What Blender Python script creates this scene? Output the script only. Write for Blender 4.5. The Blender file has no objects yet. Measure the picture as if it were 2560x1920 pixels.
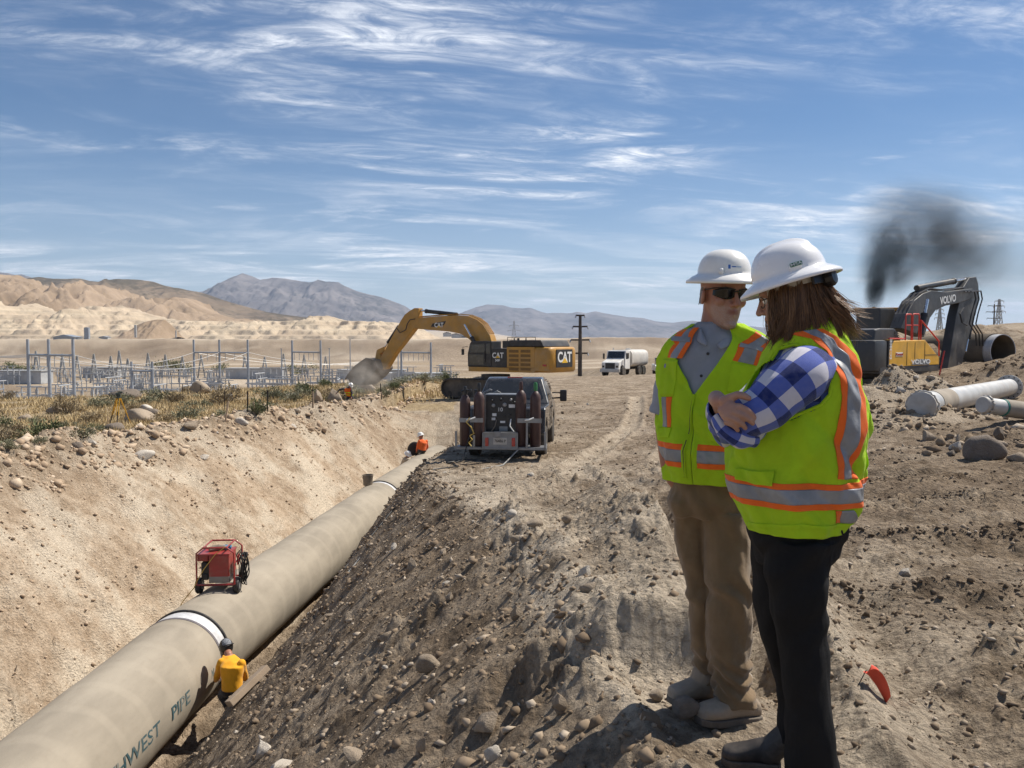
import bpy, bmesh, math, random
import numpy as np
from mathutils import Vector, Matrix, Euler
R = math.radians
scene = bpy.context.scene
COL = scene.collection

# ---------------------------------------------------------------- camera
CAM = Vector((0, 0, 1.6)); PITCH = R(3.0); LENS = 29.0; FPX = 2560 * LENS / 36.0
cam_data = bpy.data.cameras.new('camera'); cam_data.lens = LENS; cam_data.sensor_width = 36
cam_data.clip_start = 0.05; cam_data.clip_end = 60000
cam = bpy.data.objects.new('camera', cam_data); COL.objects.link(cam)
cam.location = CAM; cam.rotation_euler = (R(90) - PITCH, 0, 0)
scene.camera = cam

# ---------------------------------------------------------------- sky and sun
SUN_AZ = R(27); SUN_EL = R(53)              # azimuth from +X towards +Y
SUNV = Vector((math.cos(SUN_EL) * math.cos(SUN_AZ), math.cos(SUN_EL) * math.sin(SUN_AZ), math.sin(SUN_EL)))
sun_data = bpy.data.lights.new('sun', 'SUN'); sun_data.energy = 5.0; sun_data.angle = R(0.53); sun_data.color = (1, 0.93, 0.82)
sun = bpy.data.objects.new('sun', sun_data); COL.objects.link(sun)
sun.rotation_euler = SUNV.to_track_quat('Z', 'Y').to_euler(); sun.location = (20, 15, 30)

world = bpy.data.worlds.new('World'); scene.world = world; world.use_nodes = True
WN = world.node_tree.nodes; WL = world.node_tree.links; WN.clear()
def wn(t, **k):
    n = WN.new(t)
    for a, b in k.items(): setattr(n, a, b)
    return n
def wmath(op, a, b=None, c=None, clamp=False):
    n = wn('ShaderNodeMath', operation=op, use_clamp=clamp)
    for i, v in enumerate((a, b, c)):
        if v is None: continue
        if isinstance(v, (int, float)): n.inputs[i].default_value = v
        else: WL.new(v, n.inputs[i])
    return n.outputs[0]
sky = wn('ShaderNodeTexSky', sky_type='NISHITA', sun_disc=False)
sky.sun_elevation = SUN_EL; sky.sun_rotation = R(90) - SUN_AZ
sky.altitude = 1400; sky.air_density = 1.0; sky.dust_density = 0.35; sky.ozone_density = 3.0
tc = wn('ShaderNodeTexCoord')
sep = wn('ShaderNodeSeparateXYZ'); WL.new(tc.outputs['Generated'], sep.inputs[0])
zz = wmath('MAXIMUM', sep.outputs[2], 0.0)
den = wmath('ADD', zz, 0.10)
u = wmath('DIVIDE', sep.outputs[0], den); v = wmath('DIVIDE', sep.outputs[1], den)
def wcomb(sx, sy, ox, oy, shear=0.0):
    c = wn('ShaderNodeCombineXYZ')
    WL.new(wmath('ADD', wmath('ADD', wmath('MULTIPLY', u, sx), wmath('MULTIPLY', v, shear)), ox), c.inputs[0])
    WL.new(wmath('ADD', wmath('MULTIPLY', v, sy), ox + oy), c.inputs[1]); return c.outputs[0]
def wnoise(vec, scale, detail, rough, dist=0.0, lac=2.0):
    n = wn('ShaderNodeTexNoise'); n.inputs['Scale'].default_value = scale; n.inputs['Detail'].default_value = detail
    n.inputs['Roughness'].default_value = rough; n.inputs['Distortion'].default_value = dist; n.inputs['Lacunarity'].default_value = lac
    WL.new(vec, n.inputs['Vector']); return n.outputs['Fac']
def wramp(x, lo, hi, mode='SMOOTHSTEP'):
    n = wn('ShaderNodeMapRange', interpolation_type=mode); n.inputs[1].default_value = lo; n.inputs[2].default_value = hi
    WL.new(x, n.inputs[0]); return n.outputs[0]
# high thin cirrus: broad patches, drawn out into streaks, with a fine fibrous edge
cover = wramp(wnoise(wcomb(0.50, 0.85, 3.1, 1.7, -0.12), 0.95, 3, 0.5), 0.45, 0.66)
streak = wramp(wnoise(wcomb(0.60, 1.25, 7.7, 0.3, -0.42), 1.5, 10, 0.62, 1.1), 0.42, 0.70)
fibre = wramp(wnoise(wcomb(1.0, 1.9, 1.3, 8.2, -0.75), 3.8, 10, 0.68, 1.6), 0.34, 0.72)
puff = wramp(wnoise(wcomb(0.9, 1.25, 21.3, 5.2, 0.2), 2.1, 10, 0.62, 0.6), 0.56, 0.80)
veil = wramp(wnoise(wcomb(0.35, 0.9, 12.3, 4.0, -0.1), 0.8, 6, 0.58, 0.4), 0.40, 0.78)
cl = wmath('MULTIPLY', cover, wmath('MULTIPLY', streak, wmath('ADD', wmath('MULTIPLY', fibre, 1.0), 0.15)))
cl = wmath('ADD', wmath('MULTIPLY', cl, 1.35), wmath('MULTIPLY', veil, wmath('ADD', wmath('MULTIPLY', wmath('MULTIPLY', streak, fibre), 0.42), 0.05)))
cl = wmath('ADD', cl, wmath('MULTIPLY', puff, wmath('ADD', wmath('MULTIPLY', fibre, 0.55), 0.05)))
low = wramp(zz, 0.26, 0.0)                       # near the horizon the layer is seen edge-on
cl = wmath('ADD', cl, wmath('MULTIPLY', low, wmath('ADD', wmath('MULTIPLY', streak, 0.45), 0.22)))
cl = wmath('MULTIPLY', cl, 0.85, clamp=True)
mixc = wn('ShaderNodeMix', data_type='RGBA'); WL.new(cl, mixc.inputs[0])
hs = wn('ShaderNodeHueSaturation'); hs.inputs['Saturation'].default_value = 1.18; WL.new(sky.outputs[0], hs.inputs['Color']); WL.new(hs.outputs[0], mixc.inputs[6]); mixc.inputs[7].default_value = (11.5, 11.9, 12.6, 1)
bg = wn('ShaderNodeBackground'); WL.new(mixc.outputs[2], bg.inputs[0]); bg.inputs[1].default_value = 0.070
wo = wn('ShaderNodeOutputWorld'); WL.new(bg.outputs[0], wo.inputs[0])

scene.view_settings.view_transform = 'Standard'; scene.view_settings.look = 'None'
scene.view_settings.exposure = 0.42; scene.view_settings.gamma = 1.0; scene.view_settings.use_curve_mapping = False
scene.cycles.volume_bounces = 0; scene.cycles.max_bounces = 6; scene.cycles.transparent_max_bounces = 12
scene.cycles.use_denoising = True
scene.cycles.volume_step_rate = 2.0; scene.cycles.volume_max_steps = 96

# ---------------------------------------------------------------- helpers
def P(px, py, Y):
    """world point seen at photograph pixel (px,py), at forward distance Y"""
    a = (px - 1280) / FPX; b = (960 - py) / FPX
    c, s = math.cos(PITCH), math.sin(PITCH)
    d = Vector((a, c + b * s, -s + b * c))
    return CAM + d * (Y / d.y)

def tag(o, label=None, cat=None, group=None, kind=None):
    if label: o['label'] = label
    if cat: o['category'] = cat
    if group: o['group'] = group
    if kind: o['kind'] = kind
    return o
def empty(name, loc=(0, 0, 0), rz=0.0, label=None, cat=None, group=None):
    o = bpy.data.objects.new(name, None); COL.objects.link(o); o.location = loc; o.rotation_euler = (0, 0, rz)
    o.empty_display_size = 0.2
    return tag(o, label, cat, group)
def mesh_obj(name, verts, faces, mat=None, parent=None, smooth=False):
    me = bpy.data.meshes.new(name); me.from_pydata([tuple(v) for v in verts], [], [tuple(f) for f in faces]); me.update()
    return link_mesh(name, me, mat, parent, smooth)
def link_mesh(name, me, mat=None, parent=None, smooth=False):
    if mat is not None and not me.materials:
        for m in (mat if isinstance(mat, (list, tuple)) else [mat]): me.materials.append(m)
    if smooth: me.shade_smooth()
    o = bpy.data.objects.new(name, me); COL.objects.link(o)
    if parent is not None: o.parent = parent
    return o
def np_mesh(name, V, F, mat=None, parent=None, smooth=False):
    """V (n,3) and F (m,3|4) arrays"""
    V = np.asarray(V, np.float32); F = np.asarray(F, np.int32); k = F.shape[1]
    me = bpy.data.meshes.new(name)
    me.vertices.add(len(V)); me.vertices.foreach_set('co', V.ravel())
    me.loops.add(F.size); me.loops.foreach_set('vertex_index', F.ravel())
    me.polygons.add(len(F)); me.polygons.foreach_set('loop_start', np.arange(0, F.size, k, dtype=np.int32))
    me.update(calc_edges=True); me.validate()
    return link_mesh(name, me, mat, parent, smooth)

class MB:
    """collects shapes into one mesh"""
    def __init__(s): s.v = []; s.f = []; s.m = []; s.mi = 0; s.X = None
    def add(s, V, F):
        b = len(s.v)
        for p in V:
            p = Vector(p); s.v.append(s.X @ p if s.X is not None else p)
        for f in F: s.f.append([i + b for i in f]); s.m.append(s.mi)
        return s
    def box(s, c, size, rot=None, bev=0.0):
        hx, hy, hz = size[0] / 2, size[1] / 2, size[2] / 2
        if bev > 0:
            bm = bmesh.new(); bmesh.ops.create_cube(bm, size=1)
            for q in bm.verts: q.co = Vector((q.co.x * 2 * hx, q.co.y * 2 * hy, q.co.z * 2 * hz))
            bmesh.ops.bevel(bm, geom=bm.edges[:], offset=min(bev, .49 * min(size)), segments=2, profile=.6, affect='EDGES', clamp_overlap=True)
            bm.verts.index_update()
            V = [q.co.copy() for q in bm.verts]; F = [[q.index for q in f.verts] for f in bm.faces]; bm.free()
        else:
            V = [Vector((x * hx, y * hy, z * hz)) for x in (-1, 1) for y in (-1, 1) for z in (-1, 1)]
            F = [(0, 1, 3, 2), (4, 6, 7, 5), (0, 4, 5, 1), (2, 3, 7, 6), (0, 2, 6, 4), (1, 5, 7, 3)]
        if rot is not None:
            M = Euler(rot).to_matrix() if not isinstance(rot, Matrix) else rot
            V = [M @ p for p in V]
        c = Vector(c)
        return s.add([p + c for p in V], F)
    def tube(s, pts, r, n=8, cap=True, closed=False):
        pts = [Vector(p) for p in pts]; k = len(pts)
        rs = r if isinstance(r, (list, tuple)) else [r] * k
        T = []
        for i in range(k):
            if closed: t = pts[(i + 1) % k] - pts[i - 1]
            else: t = pts[min(i + 1, k - 1)] - pts[max(i - 1, 0)]
            T.append(t.normalized() if t.length > 1e-9 else Vector((0, 0, 1)))
        up = Vector((0, 0, 1)) if abs(T[0].z) < .9 else Vector((1, 0, 0))
        a = T[0].cross(up).normalized(); V = []
        for i in range(k):
            a = (a - T[i] * a.dot(T[i])).normalized(); b = T[i].cross(a)
            for j in range(n):
                an = 2 * math.pi * j / n
                V.append(pts[i] + (a * math.cos(an) + b * math.sin(an)) * rs[i])
        F = []
        for i in range(k if closed else k - 1):
            i2 = (i + 1) % k
            for j in range(n):
                j2 = (j + 1) % n; F.append((i * n + j, i2 * n + j, i2 * n + j2, i * n + j2)[::-1])
        if cap and not closed:
            F.append(list(range(n))); F.append([(k - 1) * n + j for j in range(n)][::-1])
        return s.add(V, F)
    def bar(s, a, b, w, h=None, up=(0, 0, 1)):
        """rectangular bar from a to b"""
        a, b = Vector(a), Vector(b); h = h or w; t = (b - a).normalized(); upv = Vector(up)
        if abs(t.dot(upv)) > .98: upv = Vector((0, 1, 0))
        x = t.cross(upv).normalized() * w / 2; y = x.cross(t).normalized() * h / 2
        V = [p + sx * x + sy * y for p in (a, b) for sx, sy in ((-1, -1), (1, -1), (1, 1), (-1, 1))]
        return s.add(V, [(3, 2, 1, 0), (4, 5, 6, 7), (0, 1, 5, 4), (1, 2, 6, 5), (2, 3, 7, 6), (3, 0, 4, 7)])
    def lathe(s, prof, c=(0, 0, 0), axis=(0, 0, 1), n=24, cap=True):
        """profile [(r, h)...] turned round an axis"""
        q = Vector((0, 0, 1)).rotation_difference(Vector(axis).normalized()).to_matrix(); c = Vector(c)
        V = [c + q @ Vector((r * math.cos(2 * math.pi * j / n), r * math.sin(2 * math.pi * j / n), h)) for r, h in prof for j in range(n)]
        F = []
        for i in range(len(prof) - 1):
            for j in range(n):
                j2 = (j + 1) % n; F.append((i * n + j, i * n + j2, (i + 1) * n + j2, (i + 1) * n + j))
        if cap:
            if prof[0][0] > 1e-6: F.append(list(range(n))[::-1])
            if prof[-1][0] > 1e-6: F.append([(len(prof) - 1) * n + j for j in range(n)])
        return s.add(V, F)
    def prism(s, poly, w0, w1, fr=None):
        """polygon in (x,z) given thickness along y from w0 to w1"""
        n = len(poly); V = [Vector((x, w0, z)) for x, z in poly] + [Vector((x, w1, z)) for x, z in poly]
        area = sum(poly[i][0] * poly[(i + 1) % n][1] - poly[(i + 1) % n][0] * poly[i][1] for i in range(n))
        fw = list(range(n)); F = [fw, [i + n for i in fw][::-1]] + [((i + 1) % n, i, i + n, (i + 1) % n + n) for i in range(n)]
        if area < 0: F = [f[::-1] for f in F]
        if fr is not None: V = [fr @ p for p in V]
        return s.add(V, F)
    def build(s, name, mat, parent=None, smooth=False, bevel=0.0, angle=None):
        me = bpy.data.meshes.new(name); me.from_pydata([tuple(p) for p in s.v], [], s.f); me.update()
        mats = mat if isinstance(mat, (list, tuple)) else [mat]
        for m in mats: me.materials.append(m)
        if len(mats) > 1: me.polygons.foreach_set('material_index', s.m)
        if bevel > 0:
            bm = bmesh.new(); bm.from_mesh(me)
            ed = [e for e in bm.edges if len(e.link_faces) == 2 and e.calc_face_angle(0) > R(25)]
            bmesh.ops.bevel(bm, geom=ed, offset=bevel, segments=2, profile=.5, affect='EDGES', clamp_overlap=True)
            bm.to_mesh(me); bm.free()
        if smooth or angle is not None:
            me.shade_smooth()
            if angle is not None: me.set_sharp_from_angle(angle=R(angle))
        return link_mesh(name, me, None, parent)

def text_obj(name, body, size, mat, parent=None, M=None, depth=0.004, font_sx=1.0, bold=0.0, align='CENTER'):
    cu = bpy.data.curves.new(name, 'FONT'); cu.body = body; cu.size = size; cu.align_x = align; cu.align_y = 'CENTER'
    cu.extrude = depth; cu.offset = bold; cu.resolution_u = 3
    t = bpy.data.objects.new('_t', cu); COL.objects.link(t)
    dg = bpy.context.evaluated_depsgraph_get(); me = bpy.data.meshes.new_from_object(t.evaluated_get(dg))
    bpy.data.objects.remove(t); bpy.data.curves.remove(cu)
    me.transform(Matrix.Diagonal((font_sx, 1, 1, 1)))
    if M is not None: me.transform(M)
    me.name = name
    return link_mesh(name, me, mat, parent)

# numpy noise ------------------------------------------------------
def _hash(ix, iy, seed):
    h = (ix.astype(np.int64) * 374761393 + iy.astype(np.int64) * 668265263 + seed * 982451653) & 0xffffffff
    h = ((h ^ (h >> 13)) * 1274126177) & 0xffffffff
    h = ((h ^ (h >> 16)) * 2246822519) & 0xffffffff
    return ((h ^ (h >> 15)) & 0xffffff) / float(0x1000000)
def perlin(x, y, seed=0):
    ix = np.floor(x); iy = np.floor(y); fx = x - ix; fy = y - iy
    ux = fx * fx * fx * (fx * (fx * 6 - 15) + 10); uy = fy * fy * fy * (fy * (fy * 6 - 15) + 10)
    def g(ax, ay):
        a = _hash(ix + ax, iy + ay, seed) * 2 * np.pi
        return np.cos(a) * (fx - ax) + np.sin(a) * (fy - ay)
    n0 = g(0, 0) * (1 - ux) + g(1, 0) * ux; n1 = g(0, 1) * (1 - ux) + g(1, 1) * ux
    return (n0 * (1 - uy) + n1 * uy) * 1.5
def fbm(x, y, seed=0, octaves=4, gain=0.5, lac=2.03):
    s = np.zeros_like(x, dtype=float); a = 1.0; t = 0
    for o in range(octaves):
        s += a * perlin(x, y, seed + 17 * o); t += a; a *= gain; x = x * lac + 3.7; y = y * lac - 1.9
    return s / t
def ridged(x, y, seed=0, octaves=4, gain=0.5, lac=2.05):
    s = np.zeros_like(x, dtype=float); a = 1.0; t = 0
    for o in range(octaves):
        s += a * (1 - 2 * np.abs(perlin(x, y, seed + 31 * o))); t += a; a *= gain; x = x * lac + 1.3; y = y * lac + 5.1
    return s / t
def cells(x, y, seed=0):
    """distance to nearest jittered point and that cell's random"""
    ix = np.floor(x); iy = np.floor(y); best = np.full(x.shape, 9.0); rnd = np.zeros(x.shape)
    for ax in (-1, 0, 1):
        for ay in (-1, 0, 1):
            cx, cy = ix + ax, iy + ay
            dx = cx + _hash(cx, cy, seed) - x; dy = cy + _hash(cx, cy, seed + 5) - y
            d = np.hypot(dx, dy); m = d < best; best = np.where(m, d, best); rnd = np.where(m, _hash(cx, cy, seed + 9), rnd)
    return best, rnd
def sstep(a, b, x):
    t = np.clip((x - a) / (b - a), 0, 1); return t * t * (3 - 2 * t)

# materials --------------------------------------------------------
class NT:
    def __init__(s, name):
        s.m = bpy.data.materials.new(name); s.m.use_nodes = True; s.t = s.m.node_tree; s.t.nodes.clear()
        s.out = s.t.nodes.new('ShaderNodeOutputMaterial'); s.b = s.t.nodes.new('ShaderNodeBsdfPrincipled')
        s.t.links.new(s.b.outputs[0], s.out.inputs[0])
    def n(s, t, **k):
        q = s.t.nodes.new(t)
        for a, b in k.items(): setattr(q, a, b)
        return q
    def l(s, a, b): s.t.links.new(a, b)
    def set(s, **k):
        for a, v in k.items():
            i = s.b.inputs[a.replace('_', ' ')]
            if hasattr(v, 'is_output'): s.l(v, i)
            else: i.default_value = v if not isinstance(v, tuple) or len(v) != 3 else (*v, 1)
        return s
    def coord(s, kind='Object', scale=(1, 1, 1), rot=(0, 0, 0), loc=(0, 0, 0)):
        c = s.n('ShaderNodeTexCoord'); m = s.n('ShaderNodeMapping'); s.l(c.outputs[kind], m.inputs[0])
        m.inputs['Scale'].default_value = scale; m.inputs['Rotation'].default_value = rot; m.inputs['Location'].default_value = loc
        return m.outputs[0]
    def noise(s, scale, detail=4, rough=.55, vec=None, dist=0.0, out='Fac'):
        q = s.n('ShaderNodeTexNoise'); q.inputs['Scale'].default_value = scale; q.inputs['Detail'].default_value = detail
        q.inputs['Roughness'].default_value = rough; q.inputs['Distortion'].default_value = dist
        s.l(vec if vec is not None else s.coord(), q.inputs['Vector']); return q.outputs[out]
    def vor(s, scale, vec=None, feature='F1', out='Distance'):
        q = s.n('ShaderNodeTexVoronoi', feature=feature); q.inputs['Scale'].default_value = scale
        s.l(vec if vec is not None else s.coord(), q.inputs['Vector']); return q.outputs[out]
    def ramp(s, x, lo, hi, a=0.0, b=1.0):
        q = s.n('ShaderNodeMapRange', interpolation_type='SMOOTHSTEP')
        for i, v in zip((1, 2, 3, 4), (lo, hi, a, b)): q.inputs[i].default_value = v
        s.l(x, q.inputs[0]); return q.outputs[0]
    def mix(s, f, a, b, blend='MIX'):
        q = s.n('ShaderNodeMix', data_type='RGBA', blend_type=blend)
        for i, v in ((0, f), (6, a), (7, b)):
            if hasattr(v, 'is_output'): s.l(v, q.inputs[i])
            elif i == 0: q.inputs[0].default_value = v
            else: q.inputs[i].default_value = (*v, 1) if len(v) == 3 else v
        return q.outputs[2]
    def math(s, op, a, b=0.0, clamp=False):
        q = s.n('ShaderNodeMath', operation=op, use_clamp=clamp)
        for i, v in enumerate((a, b)):
            if hasattr(v, 'is_output'): s.l(v, q.inputs[i])
            else: q.inputs[i].default_value = v
        return q.outputs[0]
    def attr(s, name, out='Fac'):
        q = s.n('ShaderNodeAttribute'); q.attribute_name = name; return q.outputs[out]
    def bump(s, h, strength=.3, dist=.02):
        q = s.n('ShaderNodeBump'); q.inputs['Strength'].default_value = strength; q.inputs['Distance'].default_value = dist
        s.l(h, q.inputs['Height']); s.l(q.outputs[0], s.b.inputs['Normal']); return s

MATS = {}
def mat(name, col, rough=.6, metal=0.0, dirt=0.0, dirt_col=(.30, .24, .18), scale=6.0, bump=0.0, var=.12, spec=.5, bscale=None, coat=0.0):
    """painted or plain surface: slight tone variation, optional dust and fine relief"""
    if name in MATS: return MATS[name]
    t = NT(name); vec = t.coord()
    n1 = t.noise(scale, 5, .6, vec); c = t.mix(t.ramp(n1, .3, .7), tuple(x * (1 - var) for x in col), tuple(min(1, x * (1 + var)) for x in col))
    if dirt > 0:
        n2 = t.noise(scale * .45, 8, .7, t.coord(loc=(5, 3, 1)))
        c = t.mix(t.math('MULTIPLY', t.ramp(n2, .5 - dirt * .35, .85 - dirt * .3), min(1, .35 + dirt)), c, dirt_col)
    t.set(Base_Color=c, Metallic=metal, Roughness=t.ramp(t.noise(scale * 2, 3, .6, vec), .2, .8, max(.05, rough - .1), min(1, rough + .12)))
    t.b.inputs['Specular IOR Level'].default_value = spec
    if coat: t.b.inputs['Coat Weight'].default_value = coat
    if bump > 0: t.bump(t.noise(bscale or scale * 6, 6, .65, vec), bump, .01)
    MATS[name] = t.m; return t.m

# ================================================================ terrain
def interp(y, pts):
    a = np.array(pts, float); return np.interp(y, a[:, 0], a[:, 1])
def smooth_interp(y, pts):
    """piecewise curve through the points with softened corners"""
    y = np.asarray(y, float); w = 0.9
    return (interp(y - w, pts) + 2 * interp(y, pts) + interp(y + w, pts)) / 4
PIPE_X = [(-6, -5.90), (13.8, -5.52), (20, -5.02), (26.8, -4.30), (33.5, -3.50), (45, -2.3)]
PIPE_Z, PIPE_R = -3.72, 0.75
def pipe_x(y): return interp(y, PIPE_X)
CREST_R = [(-6, .6), (1, .75), (2.6, .62), (3.3, .50), (3.7, .32), (4.0, .17), (4.8, .11), (6.2, .12), (8.5, -.12), (11.1, -.55), (14, -1.1), (16.7, -1.75), (19.5, -2.15), (22, -1.95), (25, -1.72), (29, -1.35), (33, -.9), (42, -.2), (60, 0.5)]
CREST_L = [(-6, -10.8), (5, -10.6), (12, -10.4), (16.8, -10.2), (25.4, -9.5), (29.6, -8.5), (34, -7.4), (40, -6.6), (50, -6.4), (70, -6.2)]
CREST_LZ = [(-6, -.3), (5, -.35), (12, -.5), (16.8, -.62), (21, -.85), (25.4, -1.0), (29.6, -.92), (34, -1.2), (40, -1.3), (50, -1.35), (70, -1.6)]
CTRL = np.array([  # natural surface before the trench was cut (x, y, z)
    (0, -6, .2), (1, 0, .12), (.75, 3.3, .08), (1.6, 3.0, .06), (.2, 5, -.05), (1.2, 6, -.1), (3, 6, -.05), (6, 6, .05), (10, 6, .3),
    (4, 12, -.4), (7.5, 12, -.22), (12, 12, .1), (16, 14, .5), (.5, 11, -.62), (-1.5, 19.5, -1.25), (2.5, 19.5, -1.18), (7, 19, -.55), (10, 18, -.12), (14, 20, .1),
    (13, 30, -.75), (18, 30, -.3), (18, 35, .45), (24, 36, .7), (30, 50, 1.2), (0, 30, -1.6), (5, 30, -1.35), (0, 48, -1.6), (6, 48, -1.7), (15, 60, -1.4), (5, 70, -1.9), (13, 98, -2.25), (22, 98, -2.2), (45, 90, 1.6), (60, 120, 2.6), (35, 130, -1.0),
    (-10, 10, -1.3), (-14, 20, -2.15), (-18, 10, -2.0), (-20, 43, -2.75), (-12, 30, -2.1), (-11, 45, -2.3), (-6, 60, -2.1), (-35, 40, -3.0), (-30, 20, -2.6), (-25, 62, -3.0), (-45, 60, -3.3), (-12, 80, -2.6), (0, 100, -2.6), (-10, -6, -.8), (10, -6, .6)], float)
def _tps_fit(C):
    n = len(C); d = np.hypot(C[:, None, 0] - C[None, :, 0], C[:, None, 1] - C[None, :, 1])
    K = d * d * np.log(d + 1e-9); Pm = np.c_[np.ones(n), C[:, :2]]
    A = np.zeros((n + 3, n + 3)); A[:n, :n] = K + np.eye(n) * 1.5; A[:n, n:] = Pm; A[n:, :n] = Pm.T
    return np.linalg.solve(A, np.r_[C[:, 2], np.zeros(3)])
_TW = _tps_fit(CTRL)
def base_z(x, y):
    xs = np.clip(x, -70, 70); ys = np.clip(y, -10, 140)
    z = _TW[-3] + _TW[-2] * xs + _TW[-1] * ys
    for (cx, cy, cz), w in zip(CTRL, _TW[:-3]):
        d = np.hypot(xs - cx, ys - cy); z = z + w * d * d * np.log(d + 1e-9)
    z = np.clip(z, -4.2, 4.0)
    # the plateau on the left breaks off to the valley floor with the switchyard; beyond it a terrace rises
    edge = 64 + 0.30 * (x + 60) + 5 * perlin(x * .03, y * .03, 3)
    vall = -13.6 - 6 * sstep(350, 900, y) + 4 * sstep(0, 1, (x + 10) / 260) * 1.0
    k = sstep(0, 1, (y - np.clip(edge, 55, 400)) / 55) * sstep(25, -12, x - .06 * np.maximum(y - 60, 0))
    kfar = sstep(150, 320, y)
    k = np.maximum(k, kfar)
    z = z * (1 - k) + vall * k
    side = sstep(60, 200, np.abs(x)) * (1 - kfar) * sstep(0, -1, x / 60)
    z = z - side * 6
    rise = sstep(850, 1010, y + 60 * perlin(x * .004, y * .004, 8) + 25 * perlin(x * .02, y * .02, 9))
    z = z + rise * (21.0 + 0.004 * np.maximum(y - 1000, 0)) * sstep(500, 100, x) + .010 * np.maximum(y - 1500, 0) * sstep(300, -800, x)
    return z
def seg_dist(x, y, pts):
    """distance to a polyline, and which side (sign), and the y of the nearest point"""
    best = np.full(np.shape(x), 1e9); side = np.zeros(np.shape(x))
    for (ax, ay), (bx, by) in zip(pts[:-1], pts[1:]):
        dx, dy = bx - ax, by - ay; L2 = dx * dx + dy * dy
        t = np.clip(((x - ax) * dx + (y - ay) * dy) / L2, 0, 1)
        d = np.hypot(x - ax - t * dx, y - ay - t * dy); m = d < best
        best = np.where(m, d, best); side = np.where(m, np.sign((x - ax) * dy - (y - ay) * dx), side)
    return best, side
RIDGE2 = [(1.55, 11.5), (1.23, 8.7), (1.10, 6.4), (.98, 5.0), (.86, 4.1), (.85, 3.5)]
RIDGE3 = [(2.3, 6.2), (1.75, 4.8), (1.50, 3.6), (1.36, 2.9), (1.3, 1.6)]
RUTS = [[(2.0, 5.2), (3.2, 5.0), (5.0, 4.2), (7.5, 3.0)], [(2.6, 7.0), (4.2, 6.6), (6.5, 5.6), (10, 4)], [(3.0, 9.2), (6, 8.6), (10, 7.4), (14, 6)], [(2.5, 11.0), (6, 10.6), (12, 9.6)]]
TRACK = [(7.6, 44), (6.4, 36), (5.0, 28), (3.3, 21.5), (2.2, 17.2), (2.2, 14.5), (3.2, 12.2), (5.2, 10.4), (9, 9)]
PILES = [(8.9, 18.6, 2.3, 1.5, .45), (12.3, 25.6, 2.5, 2.0, 1.35), (9.6, 24.6, 2.8, 2.0, .85), (20.5, 24.5, 3.0, 2.2, .5), (12.8, 14.6, 3.2, 1.3, .42), (8.6, 14.0, 3.0, 1.0, .25), (17, 17, 3, 3, .6),
         (19.5, 31.0, 4.0, 2.5, 1.0), (24, 33, 5, 4, 1.6), (17.5, 40, 6, 3, 1.6), (26, 48, 8, 5, 1.6), (-1.2, 11.6, .8, 1.1, .28)]
PADS = [(.68, 3.34, .055, .62), (1.02, 2.74, .045, .50)]
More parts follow.
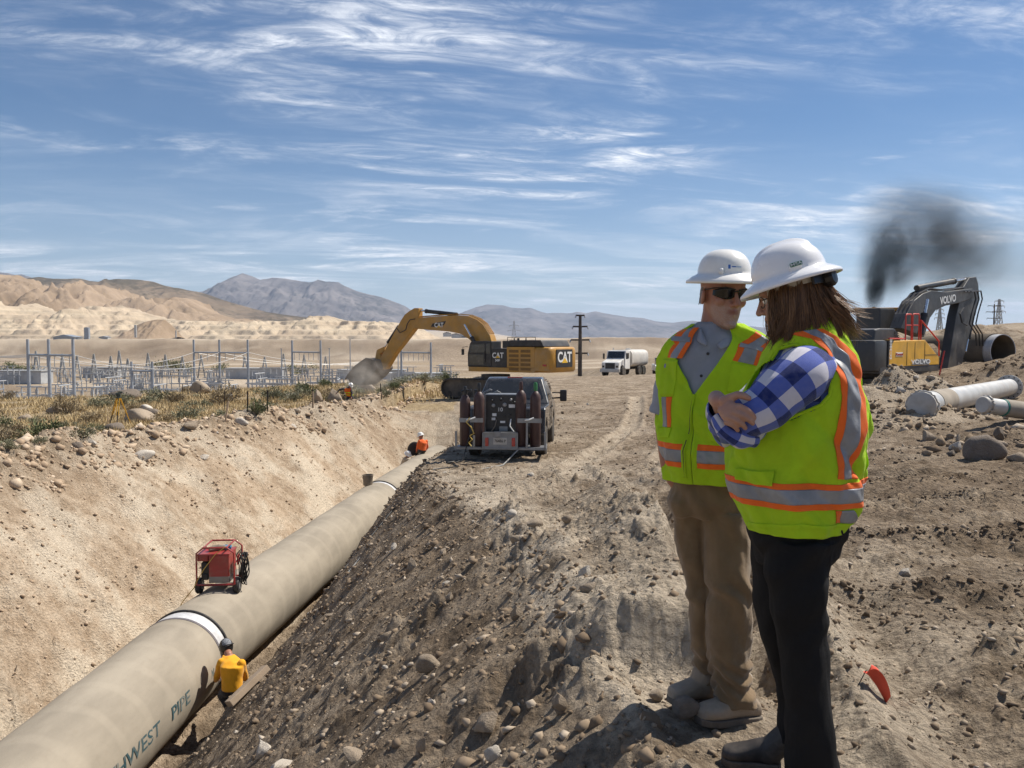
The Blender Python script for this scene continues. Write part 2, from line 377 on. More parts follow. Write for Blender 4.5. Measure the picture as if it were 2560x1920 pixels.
def H(x, y, detail=True):
    x = np.asarray(x, float); y = np.asarray(y, float)
    b = base_z(x, y)
    near = sstep(140, 60, y)
    # near ridges thrown up by machines, and the trough between them
    cr = smooth_interp(y, CREST_R) + .10 * perlin(y * 1.1, y * 0 + .3, 41) + .05 * perlin(y * 3.1, y * 0 + .7, 42)
    d2, s2 = seg_dist(x, y, RIDGE2); d3, s3 = seg_dist(x, y, RIDGE3)
    wob = 1 + .5 * perlin(x * 1.3, y * 1.3, 12)
    nz = b + .0
    f2 = sstep(13, 10, y) * sstep(1.5, 3.2, y)
    nz += f2 * wob * (.36 * np.exp(-(d2 / np.where(s2 < 0, .15, .55)) ** 2) - .30 * np.exp(-((d2 - .42) / .26) ** 2) * (s2 < 0))
    nz += sstep(8, 6, y) * wob * (.15 * np.exp(-(d3 / np.where(s3 < 0, .10, .30)) ** 2) - .10 * np.exp(-((d3 - .3) / .2) ** 2) * (s3 < 0))
    nz += .26 * np.exp(-((x - cr - .14) / .20) ** 2) * sstep(12, 8, y) * wob
    for i, r in enumerate(RUTS):
        d, s = seg_dist(x, y, r); lump = .6 + .9 * np.maximum(0, perlin(x * 2.2, y * 2.2, 60 + i))
        nz += lump * (.085 * np.exp(-((d - .18) / .09) ** 2) - .05 * np.exp(-(d / .13) ** 2))
    dt, st = seg_dist(x, y, TRACK)
    for off in (-.95, .95):
        q = dt * st - off
        nz += near * (-.08 * np.exp(-(q / .28) ** 4) + .045 * np.exp(-((np.abs(q) - .38) / .10) ** 2))
    for (px, py, rx, ry, h) in PILES:
        e = np.hypot((x - px) / rx, (y - py) / ry)
        nz += h * np.clip(1.05 - e, 0, 1) ** 1.15 * (1 + .35 * perlin(x * .9, y * .9, 77))
    # trench
    zc = nz
    cx = pipe_x(y); zb = PIPE_Z - PIPE_R - .06
    toeR = cx + .80 + .30 * np.exp(-((y - 12.5) / .8) ** 2) + .12 * perlin(y * .6, y * 0, 5)
    toeL = cx - .85 + .15 * perlin(y * .5, y * 0, 6)
    clx = smooth_interp(y, CREST_L) + .35 * perlin(y * .35, y * 0 + 2, 7) + .15 * perlin(y * 1.3, y * 0 + 4, 7)
    clz = smooth_interp(y, CREST_LZ) + .22 * perlin(y * .4, y * 0 + 9, 71)
    tR = np.clip((x - toeR) / (cr - toeR), 0, 1)
    crz = base_z(cr, y) + .05
    tU = np.clip((x - toeR) / (cr - toeR), 0, 1.6)
    zs = zb + (crz - zb) * (tU + .10 * np.sin(np.minimum(tU, 1) * np.pi) * tU)
    hk = np.clip(.5 + .5 * (nz - zs) / .16, 0, 1); prR = nz * (1 - hk) + zs * hk - .16 * hk * (1 - hk)     # soft meeting of bank and surface
    tL = np.clip((toeL - x) / (toeL - clx), 0, 1)
    prL = zb + (clz - zb) * (1.18 * tL - .18 * tL ** 2.2) + .18 * np.sin(tL * np.pi) * perlin(x * .5, y * .45, 19)
    inR = (x > cx) & (x < cr + .9); inL = (x <= cx) & (x > clx)
    tz = np.where(inR, prR, np.where(inL, prL, nz))
    back = np.clip((clx - x) / (2.6 + .8 * perlin(y * .3, y * 0 + 1, 23)), 0, 1)
    berm = clz * (1 - sstep(0, 1, back)) + nz * sstep(0, 1, back) + .18 * np.exp(-((clx - x - .5) / .5) ** 2)
    tz = np.where(x <= clx, berm, tz)
    e = sstep(36, 43, y + .25 * (x + 3))
    eL = sstep(60, 75, y)
    out = np.where(x <= clx, tz * (1 - eL) + nz * eL, tz * (1 - e) + (np.minimum(nz, clz + .2 * (x - clx)) if False else nz) * e)
    out += .42 * np.exp(-(((x - (cx + 1.62)) / .42) ** 2 + ((y - 11.75) / .5) ** 2)) * (x > cx + .6)
    # the welder's bell hole
    out -= .15 * np.exp(-(((x - (cx + 1.15)) / .45) ** 2 + ((y - 12.6) / .7) ** 2)) * (x > cx + .3)
    for fx, fy, fz, fr in PADS:                     # trodden footing
        w = sstep(1.0, .55, np.hypot(x - fx, y - fy) / fr) * sstep(-.02, .16, x - cr); out = out * (1 - w) + (fz + .3 * (out - fz) * 0) * w
    if detail:
        slopeR = (inR & (x < cr)) * (1 - e) * sstep(0, .25, cr - x); slopeL = inL * (1 - e); bermm = ((x <= clx) & (x > clx - 2.2)) * (1 - eL)
        left = ((x < clx - 2.2) | ((y > 60) & (x < -3))) * 1.0
        amp = near * (1 - left * .6)
        for fx, fy, fz, fr in PADS: amp = amp * (1 - .8 * sstep(1.0, .4, np.hypot(x - fx, y - fy) / fr))
        out = out + amp * (.09 * fbm(x * .7, y * .7, 101, 3) + .032 * fbm(x * 2.6, y * 2.6, 102, 3) * (1 + .3 * slopeR + 1.0 * bermm))
        rough = (.35 + .85 * sstep(-.25, .35, fbm(x * .5, y * .5, 120, 2))) * (1 - .40 * slopeR) + .5 * bermm + .05 * slopeL
        road = sstep(2.2, 4, x) * sstep(2, 5, y) * sstep(40, 12, y)
        rough = rough * (1 - .25 * road)
        c1, r1 = cells(x * 4.3 + .3 * perlin(x * 5, y * 5, 1), y * 4.3, 130); c2, r2 = cells(x * 10.5, y * 10.5, 131); c3, r3 = cells(x * 23, y * 23, 133)
        lump1 = np.clip(.52 - c1, 0, 1) * (r1 > .58) * (.4 + r1); lump2 = np.clip(.5 - c2, 0, 1) * (r2 > .45); lump3 = np.clip(.5 - c3, 0, 1) * (r3 > .4)
        fade = sstep(30, 14, y)
        out = out + amp * rough * (.115 * lump1 * sstep(60, 25, y) + .060 * lump2 * fade + .026 * lump3 * sstep(14, 6, y))
        bil = np.abs(fbm(x * 5.2, y * 5.2, 160, 3)); bil2 = np.abs(perlin(x * 17, y * 17, 161))
        out = out + amp * rough * (.085 * np.maximum(bil - .10, 0) * sstep(45, 18, y) + .020 * bil2 * sstep(18, 8, y))
        out = out + slopeR * amp * (.07 * np.maximum(np.abs(fbm(x * 2.4, y * 2.4, 163, 3)) - .06, 0) + .05 * np.maximum(r1 - .7, 0) * (c1 < .35))
        rb_ = sstep(1.8, 3.2, x - .0 * y) * sstep(3.0, 4.5, y) * sstep(22, 12, y)
        al, ac = x * .96 - y * .28, x * .28 + y * .96
        out = out + rb_ * (.050 * fbm(al * .45, ac * 2.6, 170, 3) + .030 * np.maximum(ridged(al * .8, ac * 4.5, 171, 3) - .25, 0) * sstep(-.1, .3, fbm(al * .5, ac * .9, 172, 2)))
        # raked streaks down the cut face and down the near bank
        out = out + slopeL * (.30 * fbm(y * .8 + .12 * x, x * .30, 140, 4) + .09 * fbm(y * 4, x * 2.0, 141, 4))
        out = out + slopeR * (.10 * fbm(y * .9 - .3 * x, x * .8, 142, 3))
        out = out + sstep(90, 150, y) * sstep(1600, 400, y) * (.6 * fbm(x * .02, y * .02, 150, 4)) + sstep(840, 950, y) * sstep(1500, 1000, y) * 3.5 * ridged(x * .012, y * .004, 151, 4)
    return out
def Hs(x, y): return float(H(np.array([x]), np.array([y]))[0])
def Hn(x, y, e=.25):
    a = H(np.array([x - e, x + e, x, x]), np.array([y, y, y - e, y + e]), True)
    return Vector((-(a[1] - a[0]) / (2 * e), -(a[3] - a[2]) / (2 * e), 1)).normalized()

# soil material ----------------------------------------------------
def soil_material():
    t = NT('soil'); vec = t.coord()
    pale, pink, dark, dry = t.attr('pale'), t.attr('pink'), t.attr('dark'), t.attr('dry')
    n1 = t.noise(.55, 6, .62, vec); n2 = t.noise(3.2, 8, .68, vec, .3); n3 = t.noise(22, 6, .7, vec); n4 = t.noise(90, 4, .7, vec)
    c = t.mix(t.ramp(n2, .32, .68), (.172, .128, .086), (.350, .272, .192))
    c = t.mix(t.ramp(t.math('ADD', t.math('MULTIPLY', n1, .55), t.math('MULTIPLY', n2, .5)), .46, .62), c, (.45, .370, .280))
    c = t.mix(t.math('MULTIPLY', pale, t.ramp(n2, .25, .7, .45, 1.0)), c, (.64, .545, .425))
    pk = t.mix(t.ramp(n2, .3, .7), (.46, .335, .225), (.70, .555, .405)); pk = t.mix(t.ramp(n1, .42, .60, 0, .85), pk, (.80, .69, .54))
    c = t.mix(pink, c, pk)
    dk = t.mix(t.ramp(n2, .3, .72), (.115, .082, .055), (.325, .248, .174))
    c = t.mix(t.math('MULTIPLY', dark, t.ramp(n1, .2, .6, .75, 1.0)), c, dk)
    dr = t.mix(t.ramp(n2, .35, .65), (.30, .225, .125), (.50, .385, .23)); c = t.mix(dry, c, dr)
    c = t.mix(t.ramp(n3, .30, .66, .45, 0), c, (.080, .056, .037))
    c = t.mix(t.ramp(n4, .58, .78, 0, .38), c, (.62, .56, .48))
    t.set(Base_Color=c, Roughness=.95); t.b.inputs['Specular IOR Level'].default_value = .12
    h = t.math('ADD', t.math('MULTIPLY', n3, 1.0), t.math('MULTIPLY', n4, .35)); h = t.math('ADD', h, t.math('MULTIPLY', n2, 1.6)); h = t.math('ADD', h, t.math('MULTIPLY', t.vor(26, vec), -.5))
    t.bump(h, 1.0, .05)
    return t.m
SOIL = soil_material()

def build_ground():
    # rings grow with distance from where the photographer stands, so the mesh is fine nearby and still reaches the horizon
    fine = np.arange(-40, 40.001, .095); coarse = np.arange(40, 320, 4.0)[1:]
    ang = np.radians(np.r_[fine, coarse]); na = len(ang)
    rad = [.5]
    while rad[-1] < 62: rad.append(rad[-1] * (1.012 if rad[-1] < 2.2 else 1.0078))
    while rad[-1] < 1600: rad.append(rad[-1] * 1.022)
    while rad[-1] < 17500: rad.append(rad[-1] * 1.12)
    rad = np.array(rad); nr = len(rad)
    A, Rr = np.meshgrid(ang, rad); x = Rr * np.sin(A); y = Rr * np.cos(A)
    z = H(x, y)
    far = sstep(900, 2500, np.hypot(x, y)) * (1 - sstep(0, 500, y)); z = z * (1 - far) - 15 * far
    V = np.stack([x, y, z], -1).reshape(-1, 3)
    i = np.arange(nr - 1)[:, None] * na; j = np.arange(na)[None, :]; j2 = (j + 1) % na
    F = np.stack([i + j, i + j2, i + na + j2, i + na + j], -1).reshape(-1, 4)[:, ::-1]
    c = len(V); V = np.r_[V, [[0, 0, Hs(0, 0)]]]
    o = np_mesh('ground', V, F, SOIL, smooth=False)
    o['kind'] = 'structure'
    xf, yf = V[:, 0], V[:, 1]
    cx = pipe_x(yf); cr = smooth_interp(yf, CREST_R); clx = smooth_interp(yf, CREST_L)
    n = fbm(xf * .35, yf * .35, 200, 4); n_b = fbm(xf * 1.1, yf * 1.1, 201, 4)
    inT = sstep(46, 38, yf)
    pink = inT * ((xf > clx - 1.8) & (xf < cx + .5)) * sstep(clx - 1.6, clx + 1.2, xf) * (.80 + .5 * n)
    tl = np.clip((cx - .85 - xf) / np.maximum(cx - .85 - clx, .1), 0, 1)
    pink = pink * (1 - .42 * sstep(.62, 1.0, tl + .35 * n))
    endw = sstep(27, 38, yf) * inT * (xf > clx) * (xf < cr)
    pink = np.maximum(pink, endw * .45)
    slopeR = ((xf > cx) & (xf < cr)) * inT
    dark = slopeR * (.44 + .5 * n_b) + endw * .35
    rd = sstep(2.5, 4.5, xf) * sstep(4, 7, yf) * sstep(60, 14, yf)
    dark = np.maximum(dark, rd * (.32 + .55 * sstep(-.10, .40, n + .5 * n_b + .12)))
    al, ac = xf * .96 - yf * .28, xf * .28 + yf * .96
    band = sstep(-.10, .30, fbm(al * .35, ac * 1.5, 220, 4) + .14) * sstep(1.6, 3.0, xf) * sstep(3.2, 5, yf) * sstep(30, 14, yf); dark = np.maximum(dark, band * .85)
    moist = np.exp(-(((xf - 7) / 5) ** 2 + ((yf - 33) / 8) ** 2)); dark = np.maximum(dark, moist * .7 * sstep(-.3, .3, n_b + .2))
    d3, _ = seg_dist(xf, yf, RIDGE3); d2, s2 = seg_dist(xf, yf, RIDGE2)
    pale = np.exp(-(np.maximum(xf - cr, 0) / .9) ** 2) * (xf > cr - .12) * sstep(22, 12, yf) * sstep(-.45, .10, n_b) * 1.15
    pale = np.maximum(pale, np.exp(-(d2 / .6) ** 2) * sstep(-.3, .2, n_b) * .9 * sstep(10, 7, yf))
    pale = np.maximum(pale, np.exp(-(d3 / .45) ** 2) * .85 * sstep(-.4, .1, n_b))
    pale = np.maximum(pale, sstep(.05, .45, n) * .55 * (xf > cr) * (1 - rd * .7) * sstep(50, 20, yf))
    dt, st = seg_dist(xf, yf, TRACK)
    trk = np.maximum(np.exp(-((dt * st - .95) / .45) ** 4), np.exp(-((dt * st + .95) / .45) ** 4)) * sstep(11, 15, yf)
    pale = np.maximum(pale, trk * .55); dark = dark * (1 - .8 * trk)
    for (px, py, rx, ry, h) in PILES[:4]:
        e = np.hypot((xf - px) / rx, (yf - py) / ry); pale = np.maximum(pale, sstep(1.05, .7, e) * .5); dark *= 1 - .8 * sstep(1.1, .8, e)
    far = sstep(60, 110, yf)
    pale = np.maximum(pale, far * sstep(-.05, .35, fbm(xf * .006, yf * .012, 210, 5)) * .75)
    pale = np.maximum(pale, sstep(960, 1040, yf) * .8)
    vfar = sstep(100, 160, yf); sc_ = sstep(.02, .30, fbm(xf * .011, yf * .02, 230, 5)); dark = np.maximum(dark, vfar * sc_ * .8 * sstep(1050, 900, yf)); dark = np.maximum(dark, sstep(850, 930, yf) * sstep(1010, 960, yf) * (.35 + .5 * sstep(-.2, .3, fbm(xf * .02, yf * .05, 231, 4))))
    for i, r in enumerate(RUTS):
        d, _s = seg_dist(xf, yf, r); dark = np.maximum(dark, np.exp(-((d - .16) / .16) ** 2) * .9 * sstep(-.3, .2, n_b))
    bm = (xf < clx - 1.2) * sstep(105, 60, yf) * 1.0; bm = np.maximum(bm, (yf > 42) * (xf < -3) * sstep(120, 70, yf))
    dry = bm * np.clip(.75 + .9 * n, 0, 1)
    dry = np.maximum(dry, sstep(110, 150, yf) * sstep(880, 700, yf) * sstep(-.1, .4, -fbm(xf * .006, yf * .012, 210, 5)) * .35)
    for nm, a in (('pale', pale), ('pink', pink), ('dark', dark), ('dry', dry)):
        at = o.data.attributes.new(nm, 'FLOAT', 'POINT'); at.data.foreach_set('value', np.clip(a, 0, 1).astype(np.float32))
    return o
GROUND = build_ground()

# ================================================================ far hills and mountains
def hill_material(name, lo, hi, scrub, pale=None, scale=.004, scrub_amt=.5):
    t = NT(name); vec = t.coord()
    n1 = t.noise(scale, 8, .65, vec); n2 = t.noise(scale * 6, 8, .7, vec); n3 = t.noise(scale * .5, 4, .6, t.coord(loc=(700, 90, 0)))
    c = t.mix(t.ramp(n1, .35, .65), lo, hi)
    c = t.mix(t.math('MULTIPLY', t.ramp(t.math('ADD', t.math('MULTIPLY', n3, .6), t.math('MULTIPLY', n2, .4)), .58 - .2 * scrub_amt, .68 - .2 * scrub_amt), .8), c, scrub)
    if pale is not None:
        w = t.noise(scale * 2, 6, .6, t.coord(scale=(.15, .15, 9)))
        pc = t.mix(t.ramp(w, .35, .7), tuple(.72 * q for q in pale), pale)
        c = t.mix(t.attr('cut'), c, pc)
    t.set(Base_Color=c, Roughness=.95); t.b.inputs['Specular IOR Level'].default_value = .05
    t.bump(t.math('ADD', n2, n1), .6, 12 if scale < .003 else 4)
    return t.m
def make_range(name, pts, D, front, back, toe, m, rough=.25, seed=1, nx=240, nt=70, spur=90., sharp=1.2, cut=None, terr=0.0):
    xs = np.array([P(px, py, D).x for px, py in pts]); zs = np.array([P(px, py, D).z for px, py in pts])
    S = np.linspace(xs[0], xs[-1], nx); Zr = np.interp(S, xs, zs); h = np.maximum(Zr - toe, 0)
    T = np.concatenate([np.linspace(-1, 0, nt)[:-1], np.linspace(0, 1, nt // 3)])
    s, t = np.meshgrid(S, T); hh = np.interp(s, S, h)
    off = np.where(t < 0, t * front, t * back)
    at = np.abs(t)
    rel = (1 - at) ** sharp
    wx = s + .35 * spur * perlin(s / spur * .7, off / spur * .7, seed + 3)
    n = ridged(wx / spur, off / (spur * 2.6), seed, 5, .55)
    bulge = at * (1 - at) * 4
    z = toe + hh * np.clip(rel + rough * bulge * n * .9, 0, 1.3) + hh * .035 * fbm(s / spur * 5, off / spur * 5, seed + 9, 3) * (.3 + bulge) - 8 * (at > .999)
    if terr:
        zt = z + 2.5 * fbm(s * .01, off * .01, seed + 40, 3); k = np.floor(zt / terr); f = zt / terr - k; z = np.where(t < 0, z * .25 + .75 * terr * (k + sstep(.62, 1.0, f)), z)
    V = np.stack([s, D + off, z], -1).reshape(-1, 3); ncol = nx
    i = np.arange(len(T) - 1)[:, None] * ncol; j = np.arange(ncol - 1)[None, :]
    F = np.stack([i + j, i + j + 1, i + ncol + j + 1, i + ncol + j], -1).reshape(-1, 4)
    o = np_mesh(name, V, F, m, smooth=True); o['kind'] = 'structure'
    if cut is not None:
        a = o.data.attributes.new('cut', 'FLOAT', 'POINT')
        c = cut(s, t, z, hh).reshape(-1); a.data.foreach_set('value', np.clip(c, 0, 1).astype(np.float32))
    return o
def c5(*q): return [(x * .3617, 640 + y * .3617) for x, y in q]
def c8(*q): return [(700 + x * .2712, 640 + y * .2712) for x, y in q]
def c3(*q): return [(880 + x * .3617, 740 + y * .3617) for x, y in q]
M_ROCK = hill_material('mountain rock', (.115, .105, .105), (.23, .205, .195), (.06, .06, .055), scale=.0016, scrub_amt=.35)
M_TAN = hill_material('tan hillside', (.25, .185, .125), (.37, .28, .20), (.15, .12, .08), (.56, .46, .335), scale=.006, scrub_amt=.12)
M_SCRUB = hill_material('scrub hillside', (.17, .13, .09), (.26, .20, .14), (.07, .062, .042), scale=.004, scrub_amt=.62)
M_QUARRY = hill_material('quarry ground', (.36, .28, .205), (.50, .405, .30), (.26, .205, .15), (.56, .465, .345), scale=.010, scrub_amt=.15)
make_range('mountain_range', c5((1250, 420), (1400, 245), (1500, 215), (1600, 150), (1680, 118), (1740, 140), (1800, 165), (1880, 150), (1960, 155), (2050, 170), (2140, 182), (2190, 172)) +
           c8((0, 210), (100, 220), (250, 238), (320, 245), (350, 218), (420, 235), (540, 240), (570, 265), (700, 320), (800, 350), (920, 375), (1050, 420), (1150, 460), (1220, 505), (1320, 570), (1500, 700), (1700, 800)),
           12500, 3200, 2500, -40, M_ROCK, .22, 5, 300, 80, 620)
make_range('far_range', c3((200, 330), (500, 230), (700, 140), (770, 110), (850, 80), (930, 58), (1050, 65), (1100, 80), (1180, 85), (1230, 80), (1310, 110), (1350, 120), (1430, 115), (1500, 120), (1560, 108), (1620, 120), (1680, 105), (1750, 120), (1900, 145), (2000, 150), (2100, 175), (2212, 185), (2350, 170), (2500, 185), (2650, 200), (3000, 230), (3400, 250), (4000, 240), (4800, 215), (5600, 250)),
           17000, 3500, 2500, -40, M_ROCK, .22, 11, 360, 70, 900)
make_range('far_left_range', c5((-900, 60), (-300, 90), (0, 112), (60, 120), (110, 132), (150, 126), (220, 150), (400, 260)), 11000, 2500, 2000, -40, M_ROCK, .2, 17, 120, 50, 600)
make_range('scrub_ridge', c5((-1500, 40), (-600, 90), (0, 150), (120, 165), (220, 150), (280, 147), (400, 160), (550, 155), (620, 172), (700, 180), (770, 175), (850, 163), (920, 160), (1050, 175), (1150, 208), (1300, 235), (1420, 260), (1560, 310), (1700, 350), (1850, 388), (2000, 410), (2150, 428), (2300, 470), (2700, 560)),
           4600, 1500, 900, -10, M_SCRUB, .32, 23, 300, 80, 260)
make_range('tan_hill', c5((-1200, 30), (-600, 80), (-200, 120), (0, 130), (130, 160), (250, 200), (330, 213), (450, 245), (530, 218), (620, 214), (690, 202), (720, 206), (780, 242), (850, 300), (910, 350), (1000, 392), (1060, 366), (1110, 330), (1200, 288), (1250, 290), (1300, 302), (1400, 352), (1500, 400), (1600, 432), (1750, 450), (1950, 460), (2200, 520)),
           2700, 700, 500, -5, M_TAN, .55, 31, 360, 110, 110, cut=lambda s, t, z, h: sstep(.34, .26, (z + 5) / np.maximum(h, 1) + .16 * fbm(s * .006, z * .01, 61, 3)) + sstep(.25, .5, fbm(s * .004 + 3, z * .012, 62, 4)) * sstep(.9, .4, (z + 5) / np.maximum(h, 1)))
make_range('quarry_bench', c5((-1200, 330), (-500, 380), (0, 440), (60, 432), (190, 330), (300, 372), (430, 402), (600, 402), (750, 358), (830, 342), (1050, 415), (1150, 440), (1400, 450), (1500, 456), (2000, 450), (2212, 445)) +
           c8((170, 585), (300, 575), (430, 548), (560, 590), (650, 602), (1050, 612), (1200, 640), (1300, 672), (1400, 720), (1510, 800), (1650, 830)),
           1900, 430, 300, -4, M_QUARRY, .42, 43, 420, 120, 70, .9, terr=11.0, cut=lambda s, t, z, h: .35 + .8 * sstep(-.2, .3, fbm(s * .01, z * .05, 65, 4)))
make_range('spoil_hill', c5((820, 570), (870, 548), (900, 520), (960, 472), (1030, 448), (1090, 438), (1140, 440), (1170, 480), (1195, 530), (1230, 560)), 1480, 90, 80, -3, M_TAN, .2, 51, 80, 30, 30, .9, cut=lambda s, t, z, h: .1 * h * 0)
make_range('right_hill', [(2300, 900), (2420, 848), (2480, 832), (2560, 815), (2700, 790), (3000, 770), (3600, 800)], 190, 80, 80, -4, M_SCRUB, .1, 57, 80, 30, 40, .8)

# ---------------------------------------------------------------- haze in the valley air
hz = MB(); hz.box((0, 6000, 549), (52000, 52000, 1202)); 
t = NT('valley haze'); t.t.nodes.remove(t.b); pv = t.n('ShaderNodeVolumePrincipled')
pv.inputs['Color'].default_value = (.62, .76, 1.0, 1); pv.inputs['Density'].default_value = 4.0e-5; pv.inputs['Anisotropy'].default_value = .15
t.l(pv.outputs[0], t.out.inputs['Volume'])
haze = hz.build('haze', t.m); haze['kind'] = 'stuff'

# ================================================================ the pipeline in the trench
def concrete_material(name, col, dark=.82, stain=(.33, .27, .20)):
    t = NT(name); vec = t.coord(scale=(1, .35, 1)); v2 = t.coord()
    n1 = t.noise(1.3, 7, .6, vec); n2 = t.noise(5, 6, .65, v2, .4); n3 = t.noise(40, 5, .7, v2)
    c = t.mix(t.ramp(n1, .33, .68), tuple(q * dark for q in col), tuple(min(1, q * 1.1) for q in col))
    c = t.mix(t.ramp(n2, .55, .8, 0, .45), c, stain)
    wv = t.n('ShaderNodeTexWave', wave_type='BANDS', bands_direction='Y'); wv.inputs['Scale'].default_value = .42; wv.inputs['Distortion'].default_value = 3.5; wv.inputs['Detail'].default_value = 4
    t.l(v2, wv.inputs[0]); c = t.mix(t.ramp(wv.outputs['Fac'], .75, 1.0, 0, .22), c, tuple(min(1, q * 1.25) for q in col))
    c = t.mix(t.ramp(n3, .62, .8, 0, .25), c, tuple(q * .6 for q in col))
    t.set(Base_Color=c, Roughness=.9); t.b.inputs['Specular IOR Level'].default_value = .2
    t.bump(t.math('ADD', t.math('MULTIPLY', n3, .4), n2), .25, .015)
    return t.m
M_MORTAR = concrete_material('cement mortar coating', (.325, .285, .228), .78, (.25, .205, .155))
M_MORTAR_DK = concrete_material('weathered mortar coating', (.20, .165, .125), .7, (.12, .09, .07))
M_STEELBAND = mat('bare steel joint band', (.60, .60, .61), .5, .2, .15, dirt_col=(.35, .33, .32), scale=9)
M_BLACK = mat('black rubber', (.018, .018, .02), .6, 0, .15, scale=10)
M_STENCIL = mat('teal stencil paint', (.03, .075, .09), .8, 0, .25, dirt_col=(.40, .35, .28), scale=9)
def pipe_section(y0, y1, label, grp=None):
    a = Vector((float(pipe_x(y0)), y0, PIPE_Z)); b = Vector((float(pipe_x(y1)), y1, PIPE_Z))
    L = (b - a).length; e = empty('pipe_section', a, 0, label, 'pipe', grp)
    ang = math.atan2(b.x - a.x, b.y - a.y); e.rotation_euler = (0, 0, -ang)
    m = MB(); prof = [(PIPE_R - .06, .03), (PIPE_R - .012, .03), (PIPE_R, .05)]
    k = int(L / .5)
    for i in range(1, k): prof.append((PIPE_R + .004 * math.sin(i * 1.7) + .003 * math.sin(i * 3.1), .05 + (L - .1) * i / k))
    prof += [(PIPE_R, L - .05), (PIPE_R - .012, L - .03), (PIPE_R - .06, L - .03)]
    m.lathe(prof, (0, 0, 0), (0, 1, 0), 72, True); m.build('barrel', M_MORTAR, e, angle=40)
    return e, L
def joint_ring(parent, y, w=.36):
    m = MB(); r = PIPE_R - .018
    m.lathe([(r - .05, -w / 2), (r, -w / 2), (r + .004, -w / 2 + .02), (r + .006, 0), (r, w / 2), (r - .05, w / 2)], (0, y, 0), (0, 1, 0), 72, False); m.build('steel_band', M_STEELBAND, parent, angle=40)
    m = MB(); m.lathe([(PIPE_R - .02, -.02), (PIPE_R + .012, -.02), (PIPE_R + .014, .01), (PIPE_R - .02, .012)], (0, y + w / 2 + .03, 0), (0, 1, 0), 72, False); m.build('mastic_edge', M_BLACK, parent, angle=40)
JOINTS = [-3.0, 13.55, 26.6, 39.5]
pA, LA = pipe_section(-3.0, 13.40, 'large tan mortar-coated pipe with blue-green stencilled lettering on its side')
pB, LB = pipe_section(13.72, 26.5, 'large tan mortar-coated pipe carrying the red welding machine')
pC, LC = pipe_section(26.72, 36.0, 'large tan mortar-coated pipe that ends beside the seated orange-shirted worker')
joint_ring(pB, -.16, .36); joint_ring(pC, -.1, .16)
# lettering bent round the barrel: angle measured from the top towards the trench bank
def pipe_text(parent, body, size, ymid, theta, m, sx=1.0):
    o = text_obj('lettering', body, size, m, parent, None, .0, sx, .003)
    me = o.data; bm = bmesh.new(); bm.from_mesh(me)
    bmesh.ops.triangulate(bm, faces=bm.faces[:]); bmesh.ops.subdivide_edges(bm, edges=[e for e in bm.edges if e.calc_length() > .12], cuts=2)
    for v in bm.verts:
        th = theta - v.co.y / PIPE_R; r = PIPE_R + .006
        v.co = Vector((math.sin(th) * r, ymid + v.co.x, math.cos(th) * r))
    bm.to_mesh(me); bm.free(); me.update(); return o
pipe_text(pA, 'NORTHWEST', .27, 12.95, R(88), M_STENCIL, 1.35); pipe_text(pA, 'PIPE', .27, 14.75, R(88), M_STENCIL, 1.35)
pipe_text(pA, 'M', .20, 15.95, R(90), M_STENCIL, .8); pipe_text(pA, 'K', .20, 16.12, R(90), M_STENCIL, .8)
m = MB(); m.lathe([(PIPE_R - .02, -.03), (PIPE_R + .006, -.03), (PIPE_R + .007, .03), (PIPE_R - .02, .03)], (0, LA - .03, 0), (0, 1, 0), 72, False); m.build('grout_edge', mat('dark grout', (.12, .11, .12), .8, 0, .2), pA, angle=40)

# ================================================================ rocks, rubble, scrub
RNG = np.random.default_rng(7)
def hit(px, py, lo=1.5, hi=400.0):
    """first point of the ground along the ray through a photograph pixel"""
    ys = np.geomspace(lo, hi, 1400); p0 = P(px, py, 1.0); d = p0 - CAM
    k = ys / d.y; x = CAM.x + d.x * k; z = CAM.z + d.z * k
    h = H(x, ys, False); m = np.nonzero(z <= h)[0]
    i = m[0] if len(m) else len(ys) - 1
    return Vector((float(x[i]), float(ys[i]), float(h[i])))
def ico(sub):
    bm = bmesh.new(); bmesh.ops.create_icosphere(bm, subdivisions=sub, radius=1); bm.verts.ensure_lookup_table()
    V = np.array([v.co[:] for v in bm.verts]); F = np.array([[v.index for v in f.verts] for f in bm.faces]); bm.free(); return V, F
def rock_shape(seed, sub=2, cuts=7, rough=.10):
    V, F = ico(sub); r = np.random.default_rng(seed); V = V.copy()
    for c in range(cuts):                                      # flats knocked off a rounded stone
        n = r.normal(size=3); n /= np.linalg.norm(n); d = r.uniform(.38, .72) if cuts > 10 else r.uniform(.55, .88)
        s = V @ n; V -= np.outer(np.maximum(s - d, 0) * .92, n)
    nse = perlin(V[:, 0] * 1.7 + seed, V[:, 1] * 1.7 + V[:, 2] * 1.1, seed) + .5 * perlin(V[:, 0] * 4 + seed, V[:, 2] * 4 + V[:, 1] * 2, seed + 1)
    V *= (1 + rough * nse)[:, None]; return V, F
def rock_material(name, lo, hi, spk):
    t = NT(name); vec = t.coord(); inf = t.n('ShaderNodeObjectInfo')
    n1 = t.noise(1.6, 7, .65, vec); n2 = t.noise(9, 6, .7, vec)
    c = t.mix(t.ramp(n1, .3, .7), lo, hi); c = t.mix(t.ramp(n2, .5, .75, 0, .5), c, spk)
    c = t.mix(.55, c, t.mix(inf.outputs['Random'], tuple(q * .70 for q in c_mid(lo, hi)), tuple(q * 1.25 for q in c_mid(lo, hi))))
    t.set(Base_Color=c, Roughness=.92); t.b.inputs['Specular IOR Level'].default_value = .2; t.bump(t.math('ADD', n1, n2), .6, .05)
    return t.m
def c_mid(a, b): return tuple((p + q) / 2 for p, q in zip(a, b))
